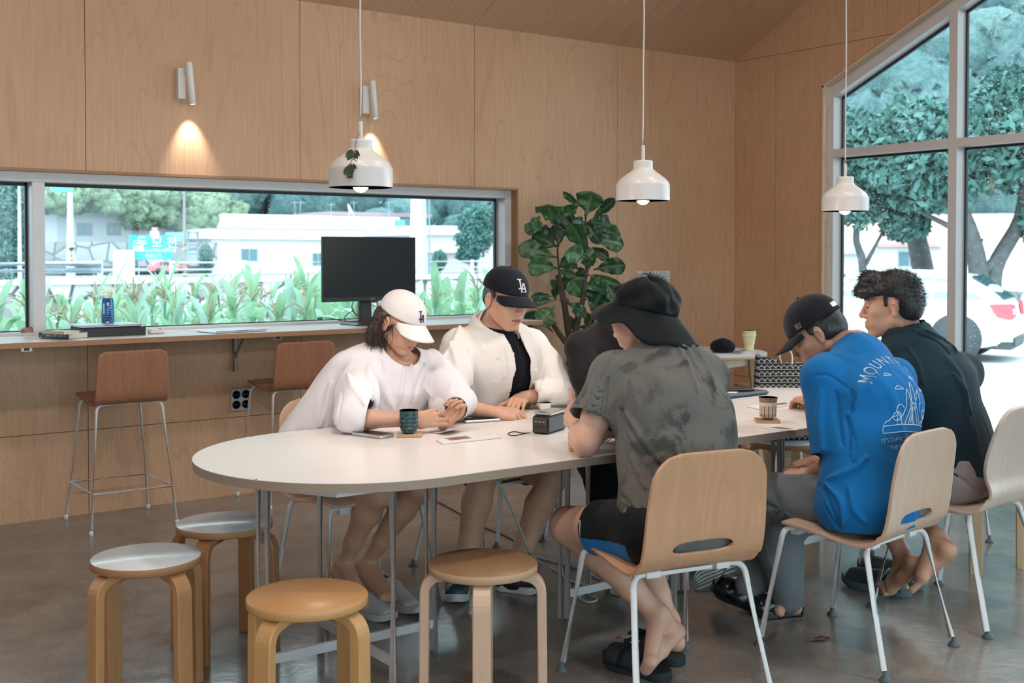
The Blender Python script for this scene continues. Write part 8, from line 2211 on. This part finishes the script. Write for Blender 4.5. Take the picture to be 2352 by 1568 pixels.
# black case with a laptop on top
a, b = A3((1.691, 6.074, 0.970)), A3((2.015, 6.075, 0.970)); rz = xyang(a, b); W_ = np.linalg.norm(b-a)
bc = empty('computer_case', tuple((a+b)/2+A3((-math.sin(rz), math.cos(rz), 0))*0.125), rz, 'flat black computer case under a silver laptop on the counter', 'computer case')
mb = MB(); mb.box((0, 0, 0.0225), (W_, 0.24, 0.045), bev=0.003); mb.build('case_body', plain('matte_black_case', (0.014, 0.016, 0.018), 0.45), bc)
mb = MB(); mb.box((0, -0.1205, 0.020), (W_*0.97, 0.0008, 0.002)); mb.build('front_seam', KEYB, bc)
def laptop(loc, rz, label, w=0.315, d=0.22):
    l = empty('laptop', loc, rz, label, 'laptop', 'closed silver laptops on the counter')
    mb = MB(); mb.box((0, 0, 0.0055), (w, d, 0.007), bev=0.002); mb.build('laptop_base', ALU, l); mb = MB(); mb.box((0, 0, 0.0115), (w, d, 0.0040), bev=0.0015); mb.build('laptop_lid', ALU, l)
    for sx in (-0.4, 0.4): mb = MB(); mb.box((sx*w, d/2-0.012, 0.001), (0.05, 0.012, 0.002)); mb.build('rubber_foot', KEYB, l); mb = MB(); mb.box((sx*w, -d/2+0.012, 0.001), (0.05, 0.012, 0.002)); mb.build('rubber_foot', KEYB, l)
    mb = MB(); mb.box((0, -d/2-0.0002, 0.0088), (0.07, 0.001, 0.0022)); mb.build('thumb_notch', KEYB, l)
    return l
laptop(tuple(A3(bc.location)+A3((-0.010, 0.008, 0.0455))), rz-0.03, 'silver laptop lying on the flat black computer case')
a, b = A3((2.385, 6.014, 0.970)), A3((2.709, 6.090, 0.970)); laptop(tuple(A3((2.506, 5.969, 0.970))+A3((-0.02, 0.095, 0))), xyang(a, b)*0.6, 'closed silver laptop alone on the counter between the mouse and the monitor')
def book(loc, rz, size, cover, pages, name, label, cat, spine=True):
    bk = empty(name, loc, rz, label, cat); w, d, h = size
    mb = MB(); mb.box((0, 0, h/2), (w-0.004, d-0.004, h-0.004)); mb.build('pages', pages, bk)
    mb = MB(); mb.box((0, 0, 0.001), (w, d, 0.002)); mb.box((0, 0, h-0.001), (w, d, 0.002)); mb.box((-w/2+0.001, 0, h/2), (0.002, d, h)); mb.build('cover', cover, bk); return bk
PAGES = plain('book_pages', (0.62, 0.56, 0.48), 0.8, var=0.05, vscale=120)
bk = book((1.599, 6.103, 0.970), math.radians(32), (0.135, 0.195, 0.030), plain('blue_grey_cover', (0.085, 0.135, 0.165), 0.45), PAGES, 'paperback_book', 'thick paperback with blue-grey cover at the left end of the counter', 'book')
mb = MB(); 
for k in range(9): mb.box((-0.0685, -0.07+0.014*k, 0.016), (0.0006, 0.009 if k % 3 else 0.004, 0.010))
mb.build('spine_title', plain('spine_print', (0.45, 0.52, 0.55), 0.5), bk)
nb_ = book(tuple(A3((1.559, 5.995, 1.000))+A3((0, 0.0, 0.0005))), math.radians(28), (0.10, 0.15, 0.014), plain('cream_notebook_cover', (0.62, 0.54, 0.42), 0.6), PAGES, 'notebook', 'small cream notebook on top of the blue-grey paperback', 'notebook')
PINKL = plain('dusty_pink_leather', (0.38, 0.20, 0.17), 0.6, bump=0.2)
S = SDF(); c = A3((1.525, 6.390, 0.970))+A3((0.01, 0.05, 0.022)); S.ecap(c-A3((0.05, 0.01, 0)), c+A3((0.05, 0.01, 0)), (0, 1, 0), (0.03, 0.018), (0.028, 0.016), 0.01); S.cone(c+A3((-0.02, 0, 0.012)), c+A3((0.035, 0.01, 0.016)), 0.009, 0.006, 0.006)
V, F = S.mesh(0.004, 1); V = folds(V, F, [('n', (1, 0, 0), 30, 0.004, 0.4)]); V[:, 2] = np.maximum(V[:, 2], CZ+0.0005); tag(put_np('pouch', V, F, PINKL), 'crumpled dusty pink pouch beside the paperback on the counter', 'pouch')
WCBL = plain('white_cable', (0.66, 0.66, 0.66), 0.5)
def wire(name, pts, r, mat, label, cat='cable', n=6): mb = MB(); mb.tube(bez(pts, n), r, 7); return tag(mb.build(name, mat), label, cat)
wire('charging_cable', [(1.569, 5.955, 1.004), (1.529, 6.126, 0.985), (1.488, 6.133, 0.973), (1.439, 6.148, 0.972), (1.482, 6.414, 0.975), (1.576, 6.632, 0.985), (1.641, 6.621, 0.995)], 0.0022, WCBL, 'white charging cable looping over the pink pouch')
mo = empty('mouse', (2.091, 6.143, 0.970), math.radians(-10), 'white computer mouse on the counter right of the black case', 'mouse')
S = SDF(); S.ecap((-0.026, 0.0, 0.010), (0.030, 0, 0.008), (0, 1, 0), (0.029, 0.020), (0.027, 0.014), 0.01); S.plane((0, 0, 0.001), (0, 0, -1)); V, F = S.mesh(0.003, 1); put_np('mouse_shell', V, F, plain('mouse_white', (0.70, 0.68, 0.68), 0.3), mo)
mb = MB(); mb.tube([(0.015, 0, 0.0265), (0.028, 0, 0.0235)], 0.003, 8); mb.build('scroll_wheel', KEYB, mo)
wire('mouse_cable', [(2.153, 6.189, 0.972), (2.207, 6.193, 0.972), (2.307, 6.299, 0.972), (2.314, 6.203, 0.972), (2.380, 6.291, 0.972)], 0.0013, WCBL, 'thin white cable between the mouse and the laptop')
cn = empty('drink_can', (1.889, 6.330, 1.020), 0, 'tall blue drink can standing behind the laptop at the window', 'can'); cn.location.z = 0.9705
z_ = (1.890, 6.330, 1.161); Hc = z_[2]-0.9705
mb = MB(); mb.lathe([(0, 0.004), (0.024, 0.0), (0.028, 0.004), (0.033, 0.012), (0.033, Hc-0.016), (0.0285, Hc-0.004), (0.0285, Hc), (0.026, Hc-0.001), (0.025, Hc-0.005), (0, Hc-0.005)], n=32)
t = NT('can_print'); v = t.tex('Object'); s_ = t.n('ShaderNodeSeparateXYZ'); t.l(v, s_.inputs[0]); aa_ = t.math('ARCTAN2', s_.outputs[1], s_.outputs[0])
c_ = t.ramp(t.math('FRACT', t.math('MULTIPLY', aa_, 0.4775)), [(0.46, (0.003, 0.055, 0.20)), (0.5, (0.04, 0.30, 0.62))], 'LINEAR'); c_ = t.mix(t.ramp(t.wave(v, 26, 3, 2, 'BANDS', 'Z'), [(0.80, 0.0), (0.9, 0.35)]), c_, (0.55, 0.65, 0.75)); m = t.bsdf(c_, 0.25, 0.6, 0.5)
mb.build('can_body', m, cn); mb = MB(); mb.lathe([(0, Hc-0.004), (0.026, Hc-0.0035)], n=24); mb.box((0.004, 0, Hc-0.001), (0.018, 0.010, 0.0015)); mb.build('lid', ALU, cn)
mb = MB(); ba = math.atan2(-6.33, -2.1)
for (da, z0, z1, w_) in ((0.1, Hc*0.80, Hc*0.88, 0.010), (-0.55, Hc*0.55, Hc*0.85, 0.008), (0.05, Hc*0.30, Hc*0.34, 0.016), (0.05, Hc*0.22, Hc*0.25, 0.014), (0.1, Hc*0.08, Hc*0.11, 0.010)):
    an = ba+da; mb.box((0.0332*math.cos(an), 0.0332*math.sin(an), (z0+z1)/2), (0.0006, w_, z1-z0), rz=an)
mb.build('can_lettering', LOGOW, cn)

# ---- monitor
mn = empty('monitor', (3.40, 6.17, CZ), math.radians(2), 'large black computer monitor on a stand in front of the ribbon window', 'monitor')
MBLK = plain('monitor_black', (0.012, 0.014, 0.016), 0.5); SCR = plain('dark_screen', (0.010, 0.014, 0.017), 0.30, spec=0.3)
mb = MB(); mb.box((0.005, -0.010, 0.338), (0.652, 0.022, 0.388), bev=0.003); mb.build('screen_housing', MBLK, mn)
mb = MB(); mb.box((0.005, -0.0215, 0.348), (0.636, 0.001, 0.356)); mb.build('screen', SCR, mn)
mb = MB(); mb.box((0.005, 0.012, 0.30), (0.28, 0.03, 0.20), bev=0.01); mb.build('rear_cover', MBLK, mn)
me = text_mesh('BenQ', 0.013, 0.0002); me.materials.clear(); me.materials.append(plain('monitor_logo_grey', (0.35, 0.36, 0.38), 0.4)); o = put('logo', me, mn); o.location = (0.02, -0.0222, 0.158); o.rotation_euler = (PI/2, 0, 0)
mb = MB(); mb.box((0.03, -0.010, 0.139), (0.05, 0.018, 0.010)); mb.build('sensor_bump', MBLK, mn)
mb = MB(); mb.box((0.0, 0.040, 0.18), (0.085, 0.028, 0.36), bev=0.004); mb.build('stand_neck', MBLK, mn); mb = MB(); mb.box((-0.005, 0.01, 0.004), (0.26, 0.20, 0.008), bev=0.003); mb.build('stand_base', MBLK, mn)
BCBL = plain('black_cable', (0.012, 0.014, 0.016), 0.5)
wire('monitor_cable', [(3.327, 6.220, 1.116), (3.305, 6.200, 1.078), (3.309, 6.180, 1.045), (3.348, 6.160, 1.013), (3.379, 6.120, 0.992)], 0.0028, BCBL, 'black cable hanging behind the monitor neck')
wire('display_cable', [(3.295, 6.160, 1.061), (3.224, 6.120, 1.034), (3.191, 6.080, 1.014), (3.201, 6.050, 1.002), (3.265, 6.050, 1.002), (3.336, 6.030, 1.006)], 0.0028, BCBL, 'looped black display cable beside the monitor stand')
o = wire('plug_cable', [(3.037, 6.050, 1.028), (3.088, 6.050, 1.024), (3.158, 6.050, 1.008), (3.243, 6.020, 0.999), (3.319, 6.000, 1.000)], 0.0028, BCBL, 'black cable with blue plug lying left of the monitor stand')
mb = MB(); mb.box((3.018, 6.050, 1.026), (0.032, 0.016, 0.014), rz=0.2, bev=0.003); mb.build('plug', plain('dark_teal_plug', (0.02, 0.07, 0.09), 0.4), o)

# ---------------------------------------------------------------- things on the long table
TZ = 0.7205
def teacup(loc, prof, mat, label, inner=None):
    c = empty('tea_cup', loc, 0, label, 'cup')
    mb = MB(); n = len(prof); mb.lathe(prof, n=48); top = prof[-1]
    mb.lathe([(top[0], top[1]), (top[0]-0.003, top[1]-0.001), (top[0]-0.005, 0.012), (0, 0.011)], n=48); mb.build('cup_body', mat, c); return c
t = NT('teal_ribbed_glaze'); v = t.tex('Object'); w = t.wave(v, 22, 1.2, 3, 'BANDS', 'Z'); nz = t.noise(v, 90, 3)
c_ = t.ramp(w, [(0.25, (0.008, 0.035, 0.045)), (0.75, (0.03, 0.085, 0.095))]); c_ = t.mix(t.ramp(nz, [(0.58, 0.0), (0.66, 0.5)]), c_, (0.22, 0.30, 0.29)); CUPT = t.bsdf(c_, 0.22, 0, 0.5, t.bump(w, 0.6, 0.003))
PLYC1 = ply_edge('coaster_ply', (0.34, 0.19, 0.10), (0.62, 0.44, 0.28), 240)
def coaster(loc, rz, label, top):
    o = empty('coaster', loc, rz, label, 'coaster', 'square plywood coasters'); mb = MB(); mb.box((0, 0, 0.0045), (0.092, 0.092, 0.009)); mb.build('plywood_layers', PLYC1, o); mb = MB(); mb.box((0, 0, 0.0094), (0.0915, 0.0915, 0.0008)); mb.build('top_veneer', top, o); return o
CT1 = veneer('pale_coaster_top', (0.62, 0.46, 0.32), (0.5, 0.34, 0.22), 'X', sc=3)
coaster((2.214, 3.700, 0.721), math.radians(55), 'pale plywood coaster under the teal tea cup', CT1)
teacup(tuple(A3((2.205, 3.692, 0.731))), [(0.020, 0), (0.021, 0.003), (0.020, 0.005), (0.029, 0.010), (0.0335, 0.022), (0.0350, 0.045), (0.0350, 0.084), (0.0355, 0.087)], CUPT, 'dark teal ribbed tea cup in front of the woman')
coaster((3.570, 3.158, 0.721), math.radians(50), 'brown plywood coaster under the striped tea cup', veneer('brown_coaster_top', (0.42, 0.22, 0.12), (0.3, 0.15, 0.08), 'X', sc=3))
t = NT('striped_stoneware'); v = t.tex('Object'); sx_ = t.n('ShaderNodeSeparateXYZ'); t.l(v, sx_.inputs[0]); an_ = t.math('ARCTAN2', sx_.outputs[1], sx_.outputs[0])
st_ = t.math('FRACT', t.math('MULTIPLY', an_, 2.07)); stp = t.ramp(st_, [(0.0, (0.10, 0.095, 0.10)), (0.20, (0.12, 0.11, 0.11)), (0.26, (0.50, 0.40, 0.30)), (0.55, (0.58, 0.48, 0.37)), (0.66, (0.33, 0.24, 0.17)), (0.72, (0.58, 0.48, 0.37)), (0.94, (0.55, 0.45, 0.35))])
zz_ = t.math('DIVIDE', sx_.outputs[2], 0.1); c_ = t.mix(t.ramp(zz_, [(0.56, 0.0), (0.575, 1.0)]), stp, (0.60, 0.55, 0.50)); c_ = t.mix(t.ramp(zz_, [(0.70, 0.0), (0.715, 1.0)]), c_, (0.27, 0.145, 0.07)); c_ = t.mix(t.ramp(zz_, [(0.06, 1.0), (0.10, 0.0)]), c_, (0.22, 0.12, 0.06))
CUPS = t.bsdf(c_, 0.28, 0, 0.5)
teacup(tuple(A3((3.567, 3.151, 0.731))), [(0.021, 0), (0.022, 0.004), (0.020, 0.007), (0.030, 0.014), (0.0345, 0.026), (0.0350, 0.06), (0.0365, 0.082), (0.0385, 0.090)], CUPS, 'brown rimmed tea cup with dark and tan stripes beside the man in blue')
wc = teacup(tuple(A3((3.044, 3.923, 0.721))+A3((0, 0.03, 0))), [(0.016, 0), (0.018, 0.002), (0.026, 0.012), (0.030, 0.028), (0.0305, 0.034)], plain('white_porcelain', (0.80, 0.78, 0.76), 0.2), 'tiny white cup behind the black power bank')
PHG = plain('phone_black_glass', (0.02, 0.016, 0.018), 0.08); PHC = plain('clear_silver_frame', (0.55, 0.54, 0.54), 0.2, 0.5)
def phone(loc, rz, label, frame=PHC, glass=PHG, h=0.010):
    p = empty('phone', loc, rz, label, 'phone', 'phones on the table'); mb = MB(); mb.box((0, 0, h/2), (0.150, 0.074, h), bev=0.003); mb.build('phone_frame', frame, p); mb = MB(); mb.box((0, 0, h+0.0003), (0.142, 0.067, 0.0010)); mb.build('screen', glass, p); return p
phone((2.097, 3.773, 0.721), math.radians(-72), 'phone with clear case lying left of the teal cup', h=0.012)
phone((2.635, 3.852, 0.721), math.radians(-12), 'phone with dark screen between the woman and the man in white')
# power bank with a phone on it
pb = empty('power_bank', (2.702, 3.477, 0.721), math.radians(26), 'chunky black power bank with orange ports under a phone', 'power bank')
mb = MB(); mb.box((0, 0, 0.034), (0.165, 0.070, 0.068), bev=0.008); mb.build('battery_body', plain('glossy_black_shell', (0.010, 0.010, 0.012), 0.25), pb)
mb = MB(); mb.box((-0.0825, 0, 0.034), (0.002, 0.060, 0.058), bev=0.0009); mb.build('port_face', plain('grey_port_face', (0.045, 0.042, 0.042), 0.5), pb)
for k in range(3):
    mb = MB(); mb.box((-0.084, -0.016+0.016*k, 0.046), (0.001, 0.009, 0.0035)); mb.build('usb_port', plain('orange_port', (0.75, 0.32, 0.18), 0.5), pb)
    mb = MB(); mb.box((-0.084, -0.016+0.016*k, 0.028), (0.001, 0.008, 0.006)); mb.build('usb_port', KEYB, pb)
p_ = phone(tuple(A3((2.702, 3.477, 0.721))+A3((0.010, 0.004, 0.0685))), math.radians(26), 'phone with shiny green reflection lying on the power bank', glass=plain('phone_reflection_tint', (0.015, 0.035, 0.015), 0.06))  # the green reflection is painted into the glass colour
mb = MB(); mb.box((-0.060, 0.005, 0.0115), (0.018, 0.014, 0.004)); mb.build('camera_ring', plain('blue_lens', (0.05, 0.16, 0.38), 0.2), p_)
wire('wrist_strap', [(2.610, 3.483, 0.723), (2.574, 3.478, 0.722), (2.526, 3.462, 0.722), (2.521, 3.491, 0.722), (2.544, 3.526, 0.722), (2.581, 3.539, 0.722), (2.587, 3.495, 0.722), (2.601, 3.477, 0.723)], 0.0018, BLACKPL, 'black wrist strap loop of the power bank', 'strap')
PAPER = plain('white_paper', (0.74, 0.70, 0.68), 0.6, var=0.01); PRINTB = plain('brown_photo_print', (0.22, 0.13, 0.11), 0.35, var=0.4, vscale=60)
def sheet(name, pts, label, cat, mat=PAPER, th=0.0012, photo=None):
    o = empty(name, pts[0], 0, label, cat); q = [tuple(A3(p)-A3(pts[0])) for p in pts]; mb = MB(); mb.prism([p[:2] for p in q], 0, th); mb.build('paper', mat, o)
    if photo: mb = MB(); mb.prism([tuple((A3(p)-A3(pts[0]))[:2]) for p in photo], th, th+0.0006); mb.build('printed_picture', PRINTB, o)
    return o
sheet('folded_leaflet', [(2.230, 3.540, 0.721), (2.201, 3.454, 0.721), (2.456, 3.449, 0.721), (2.471, 3.514, 0.721)], 'white leaflet with a brown picture on the near side of the table', 'leaflet', th=0.004, photo=[(2.269, 3.548, 0.721), (2.263, 3.492, 0.721), (2.351, 3.488, 0.721), (2.361, 3.543, 0.721)])
sheet('photo_card', [(3.422, 3.049, 0.721), (3.445, 2.951, 0.721), (3.491, 2.931, 0.721), (3.498, 3.050, 0.721)], 'small brown photo card on the table edge below the striped cup', 'card', photo=[(3.446, 3.039, 0.721), (3.462, 2.966, 0.721), (3.492, 2.957, 0.721), (3.489, 3.035, 0.721)])
sheet('white_envelope', [(3.833, 3.507, 0.721), (3.809, 3.419, 0.721), (4.045, 3.426, 0.721), (4.069, 3.502, 0.721)], 'white leaflet behind the striped tea cup', 'leaflet', th=0.005, photo=[(3.963, 3.486, 0.721), (3.948, 3.442, 0.721), (4.041, 3.447, 0.721), (4.057, 3.491, 0.721)])
mb = MB(); P = []
c0, c1, c2, c3 = A3((2.313, 3.725, 0.722)), A3((2.322, 3.601, 0.722)), A3((2.436, 3.662, 0.722)), A3((2.410, 3.762, 0.722))
for i in range(9):
    t = i/8; row = []
    for j in range(7):
        s_ = j/6; p = (c0*(1-s_)+c3*s_)*(1-t)+(c1*(1-s_)+c2*s_)*t; row.append(p+A3((0, 0, 0.030*max(0, t-0.35)**1.6*(1.6-s_))))
    P.append(row)
mb.grid(P); o = mb.build('folded_card', PAPER); m = o.modifiers.new('t', 'SOLIDIFY'); m.thickness = 0.0008; m.offset = 1; tag(o, 'curled white card under the woman\'s hands', 'card')
bk2 = book(tuple(A3((2.684, 3.047, 0.721))+A3((-0.015, 0.005, 0))), math.radians(-52), (0.21, 0.14, 0.020), plain('white_red_cover', (0.72, 0.66, 0.62), 0.35), PAPER, 'book', 'white book partly hidden by the tie-dye shirt with glasses on it', 'book')
mb = MB(); mb.box((0.03, 0.02, 0.0206), (0.07, 0.05, 0.0008)); mb.build('red_cover_patch', plain('orange_red_print', (0.75, 0.16, 0.07), 0.4), bk2)
gl = empty('eyeglasses', tuple(A3((2.655, 3.044, 0.742))+A3((0.0, 0.01, 0))), math.radians(-40), 'thin black eyeglasses folded on the white book', 'eyeglasses')
for sx in (-1, 1): mb = MB(); mb.tube([(sx*0.032+0.024*math.cos(a_), 0.020*math.sin(a_)*0.35, 0.014+0.016*math.sin(a_)) for a_ in np.linspace(0, 2*PI, 20, endpoint=False)], 0.0014, 6, closed=True); mb.build('lens_rim', BLACKPL, gl)
mb = MB(); mb.tube([(-0.056, 0, 0.018), (-0.058, 0.03, 0.012), (0.02, 0.045, 0.003)], 0.0014, 6); mb.tube([(0.056, 0, 0.018), (0.058, 0.03, 0.012), (-0.02, 0.04, 0.004)], 0.0014, 6); mb.tube([(-0.008, 0, 0.018), (0.008, 0, 0.018)], 0.0014, 6); mb.build('temples', BLACKPL, gl)
# sleeve, paper and phone at the far side
SLV = plain('blue_grey_sleeve', (0.060, 0.095, 0.115), 0.6, bump=0.15)
sv = empty('tablet_sleeve', (4.125, 3.819, 0.721), math.radians(2), 'blue-grey zipped tablet sleeve on the far side of the table', 'sleeve')
mb = MB(); mb.box((-0.02, 0.05, 0.010), (0.33, 0.22, 0.020), bev=0.009); mb.build('sleeve_body', SLV, sv); mb = MB(); mb.tube([(-0.17, -0.0605, 0.011), (0.14, -0.0605, 0.011), (0.1455, -0.05, 0.011), (0.1455, 0.14, 0.011)], 0.0014, 6); mb.build('zip', KEYB, sv)
sheet('paper_slip', [tuple(A3((3.997, 3.810, 0.741))+A3((0, 0, 0.0005))), tuple(A3((4.044, 3.771, 0.742))), tuple(A3((4.092, 3.799, 0.742))), tuple(A3((4.079, 3.874, 0.742)))], 'white paper slip on the blue-grey sleeve', 'paper')
phone(tuple(A3((4.125, 3.836, 0.744))), math.radians(-25), 'black phone on top of the blue-grey sleeve', frame=plain('dark_phone_case', (0.02, 0.022, 0.03), 0.4), glass=plain('dark_phone_back', (0.03, 0.032, 0.045), 0.3))

# ---------------------------------------------------------------- side table things, bag
cp2 = empty('baseball_cap', (5.722, 5.432, 0.736), math.radians(20), 'crumpled black cap lying on the small round table', 'cap')
S = SDF(); S.ell((0, 0.02, 0.035), (0.090, 0.085, 0.055), None, 0.02); S.cone((-0.03, 0.02, 0.07), (0.03, 0.03, 0.078), 0.020, 0.014, 0.03); S.plane((0, 0, 0.002), (0, 0, -1)); V, F = S.mesh(0.004, 1)
V = folds(V, F, [('n', (0.5, 1, 0.2), 16, 0.014, 0.4), ('n', (1, 0, 0.5), 28, 0.006, 0.5)]); V[:, 2] = np.maximum(V[:, 2], 0.001); put_np('cap_crown', V, F, CAPK, cp2)
mb = MB(); mb.grid([[(x, -0.075-0.05*math.sqrt(max(0, 1-(x/0.085)**2))*t, 0.006+0.012*(1-(x/0.085)**2)*t) for t in (0, .25, .5, .75, 1)] for x in np.linspace(-0.085, 0.085, 15)]); o = mb.build('cap_brim', CAPK, cp2); m = o.modifiers.new('t', 'SOLIDIFY'); m.thickness = 0.003
mb = MB(); mb.box((0.07, -0.030, 0.014), (0.004, 0.022, 0.020), rz=0.6); mb.build('strap_buckle', STEEL, cp2)
mb = MB(); pr = [(0.030, 0), (0.031, 0.002)]
for k, (r0, r1, z0, z1) in enumerate(((0.031, 0.034, 0.002, 0.040), (0.036, 0.038, 0.041, 0.056), (0.039, 0.041, 0.058, 0.074), (0.042, 0.044, 0.076, 0.094), (0.048, 0.049, 0.097, 0.118), (0.0455, 0.0465, 0.120, 0.138))): pr += [(r0, z0), (r0+0.0012, z0+0.003), (r1, z1-0.002), (r1-0.001, z1)]
mb.lathe(pr, n=40); mb.lathe([(0.0455, 0.138), (0.042, 0.137), (0.034, 0.05), (0, 0.04)], n=40); o = mb.build('folding_cup', plain('cream_silicone', (0.74, 0.66, 0.42), 0.5, var=0.02)); o.location = (5.955, 5.435, 0.736); tag(o, 'cream ribbed folding cup on the small round table', 'cup')
t = NT('patterned_bag_cloth'); v = t.tex('Object', (34, 34, 34)); sp_ = t.n('ShaderNodeSeparateXYZ'); t.l(v, sp_.inputs[0])
row = t.math('FRACT', t.math('MULTIPLY', sp_.outputs[2], 0.9)); zz2 = t.math('PINGPONG', sp_.outputs[0], 0.5); l1 = t.math('LESS_THAN', t.math('ABSOLUTE', t.math('SUBTRACT', row, t.math('ADD', t.math('MULTIPLY', zz2, 0.8), 0.3))), 0.06)
l2 = t.math('LESS_THAN', row, 0.07); l3 = t.math('MULTIPLY', t.math('LESS_THAN', t.math('FRACT', sp_.outputs[0]), 0.10), t.math('LESS_THAN', row, 0.5)); m_ = t.math('MAXIMUM', t.math('MAXIMUM', l1, l2), l3)
BAGM = t.bsdf(t.mix(m_, (0.010, 0.011, 0.013), (0.42, 0.44, 0.45)), 0.8)
bg = empty('tote_bag', (4.62, 3.93, 0.4505), math.radians(-32), 'black tote bag with white geometric pattern standing on a stool beyond the table', 'bag')
S = SDF(); S.fn(lambda p: np.maximum(np.maximum(np.abs(p[:, 0]+0.02)-(0.16-0.25*np.clip(0.15-p[:, 2], 0, 1)), np.abs(p[:, 1])-(0.055-0.10*np.clip(p[:, 2]-0.15, 0, 1))), np.maximum(-p[:, 2], p[:, 2]-(0.40+0.20*np.abs(p[:, 0]+0.02)**1.2-0.10*(p[:, 0]+0.02)))), (-0.2, -0.07, 0), (0.18, 0.07, 0.46), 0.02)
V, F = S.mesh(0.006, 2); V = folds(V, F, [('n', (0.2, 0, 1), 9, 0.012, 0.4)]); V[:, 2] = np.maximum(V[:, 2], 0.0005); put_np('bag_body', V, F, BAGM, bg)
mb = MB(); mb.tube(bez([(-0.055, -0.02, 0.385), (-0.065, -0.02, 0.43), (-0.040, -0.02, 0.462), (-0.010, -0.02, 0.452), (0.000, -0.02, 0.415), (-0.004, -0.02, 0.380)], 6), 1.0, prof=[(-0.010, -0.0015), (0.010, -0.0015), (0.010, 0.0015), (-0.010, 0.0015)]); mb.build('bag_handle', plain('white_webbing', (0.72, 0.74, 0.78), 0.7), bg)

# ---------------------------------------------------------------- under the table
PS = plain('power_strip_white', (0.55, 0.56, 0.57), 0.5)
ps = empty('power_strip', (3.261, 3.577, 0.000), math.radians(10), 'white power strip on the floor behind the crossed bare legs', 'power strip')
mb = MB(); mb.box((0, 0, 0.02), (0.34, 0.055, 0.038), bev=0.004); mb.build('strip_body', PS, ps)
for k in range(5): mb = MB(); mb.lathe([(0, 0), (0.017, 0), (0.017, 0.003), (0, 0.003)], (-0.12+0.055*k, 0, 0.038), 18); mb.build('outlet', GREYRUB, ps)
ad = MB(); ad.box((0, 0, 0.022), (0.07, 0.05, 0.044), bev=0.004); o = ad.build('power_adapter', plain('grey_brown_adapter', (0.13, 0.115, 0.10), 0.5)); o.location = (3.184, 3.465, 0.000); o.rotation_euler.z = -0.6; tag(o, 'dark grey power adapter between chair leg and crossed legs', 'adapter')
CABW = plain('pale_cable', (0.46, 0.52, 0.53), 0.5)
wire('extension_cable', [(2.580, 3.664, 0.521), (2.645, 3.675, 0.425), (2.726, 3.699, 0.296), (2.813, 3.756, 0.183), (3.148, 4.122, 0.006), (3.115, 3.952, 0.006), (3.075, 3.782, 0.006), (3.157, 3.651, 0.006), (3.163, 3.548, 0.020)], 0.0045, CABW, 'pale extension cable hanging from the table down to the floor')
wire('extension_cable', [(3.188, 4.223, 0.006), (3.205, 4.099, 0.006), (3.217, 4.018, 0.006), (3.216, 3.895, 0.006), (3.190, 3.746, 0.006)], 0.0042, CABW, 'pale cable running flat along the floor left of the crossed legs')
wire('extension_cable', [(3.178, 4.001, 0.008), (3.069, 3.834, 0.006), (3.075, 3.710, 0.006), (2.994, 3.542, 0.006), (2.939, 3.532, 0.006), (2.948, 3.597, 0.006), (2.998, 3.617, 0.014), (2.998, 3.561, 0.006)], 0.004, CABW, 'small tangled loop of pale cable behind the bare knee')
wire('dark_cable', [(3.458, 5.500, 0.004), (3.416, 5.256, 0.004), (3.332, 4.880, 0.004), (3.307, 4.614, 0.004), (3.252, 4.342, 0.004)], 0.0032, plain('dark_floor_cable', (0.06, 0.05, 0.05), 0.6), 'thin dark cable crossing the floor behind the legs of the man in white')
for k in range(5):
    o_ = 0.010*k; pts = [A3((3.430, 3.423, 0.000))+A3((0.01*k, 0.012*k, 0.008+o_*0.6)), A3((3.528, 3.446, 0.000))+A3((0, 0.012*k, 0.010+o_)), A3((3.631, 3.469, 0.000))+A3((0, 0.008*k, 0.012+o_)), A3((3.757, 3.512, 0.000))+A3((0.012*k, 0.02*k-0.02, 0.010+o_)), A3((3.704, 3.416, 0.000))+A3((0.01*k, 0.0, 0.008)), A3((3.625, 3.400, 0.000))+A3((0, -0.008*k, 0.008+o_*0.5)), A3((3.527, 3.407, 0.000))+A3((0, -0.006*k, 0.008+o_*0.5)), A3((3.414, 3.397, 0.000))+A3((0.005*k, 0, 0.008))]
    if k == 0: mb = MB()
    mb.tube(bez(pts, 6), 0.0042, 7)
mb.tube(bez([(3.579, 3.420, 0.020), (3.494, 3.297, 0.122), (3.466, 3.257, 0.180), (3.441, 3.218, 0.316)], 5), 0.0042, 7)
tag(mb.build('bundled_cable', CABW), 'bundle of pale cable tied in loops on the floor by the black sandals', 'cable')
# a dry leaf on the floor
mb = MB(); c = A3((3.330, 2.710, 0.002)); P = []
for i in range(9):
    t = i/8; w = 0.022*math.sin(PI*t)**0.8; P.append([c+A3((-0.035+0.09*t, v*w-0.02*t, 0.004*math.sin(9*t+v)*abs(v)+0.003*abs(v))) for v in (-1, -0.5, 0, 0.5, 1)])
mb.grid(P); o = mb.build('dry_leaf', plain('dry_brown_leaf', (0.17, 0.105, 0.06), 0.7, var=0.2)); m = o.modifiers.new('t', 'SOLIDIFY'); m.thickness = 0.0006; tag(o, 'dry brown leaf lying on the concrete floor between the two nearest chairs', 'leaf')
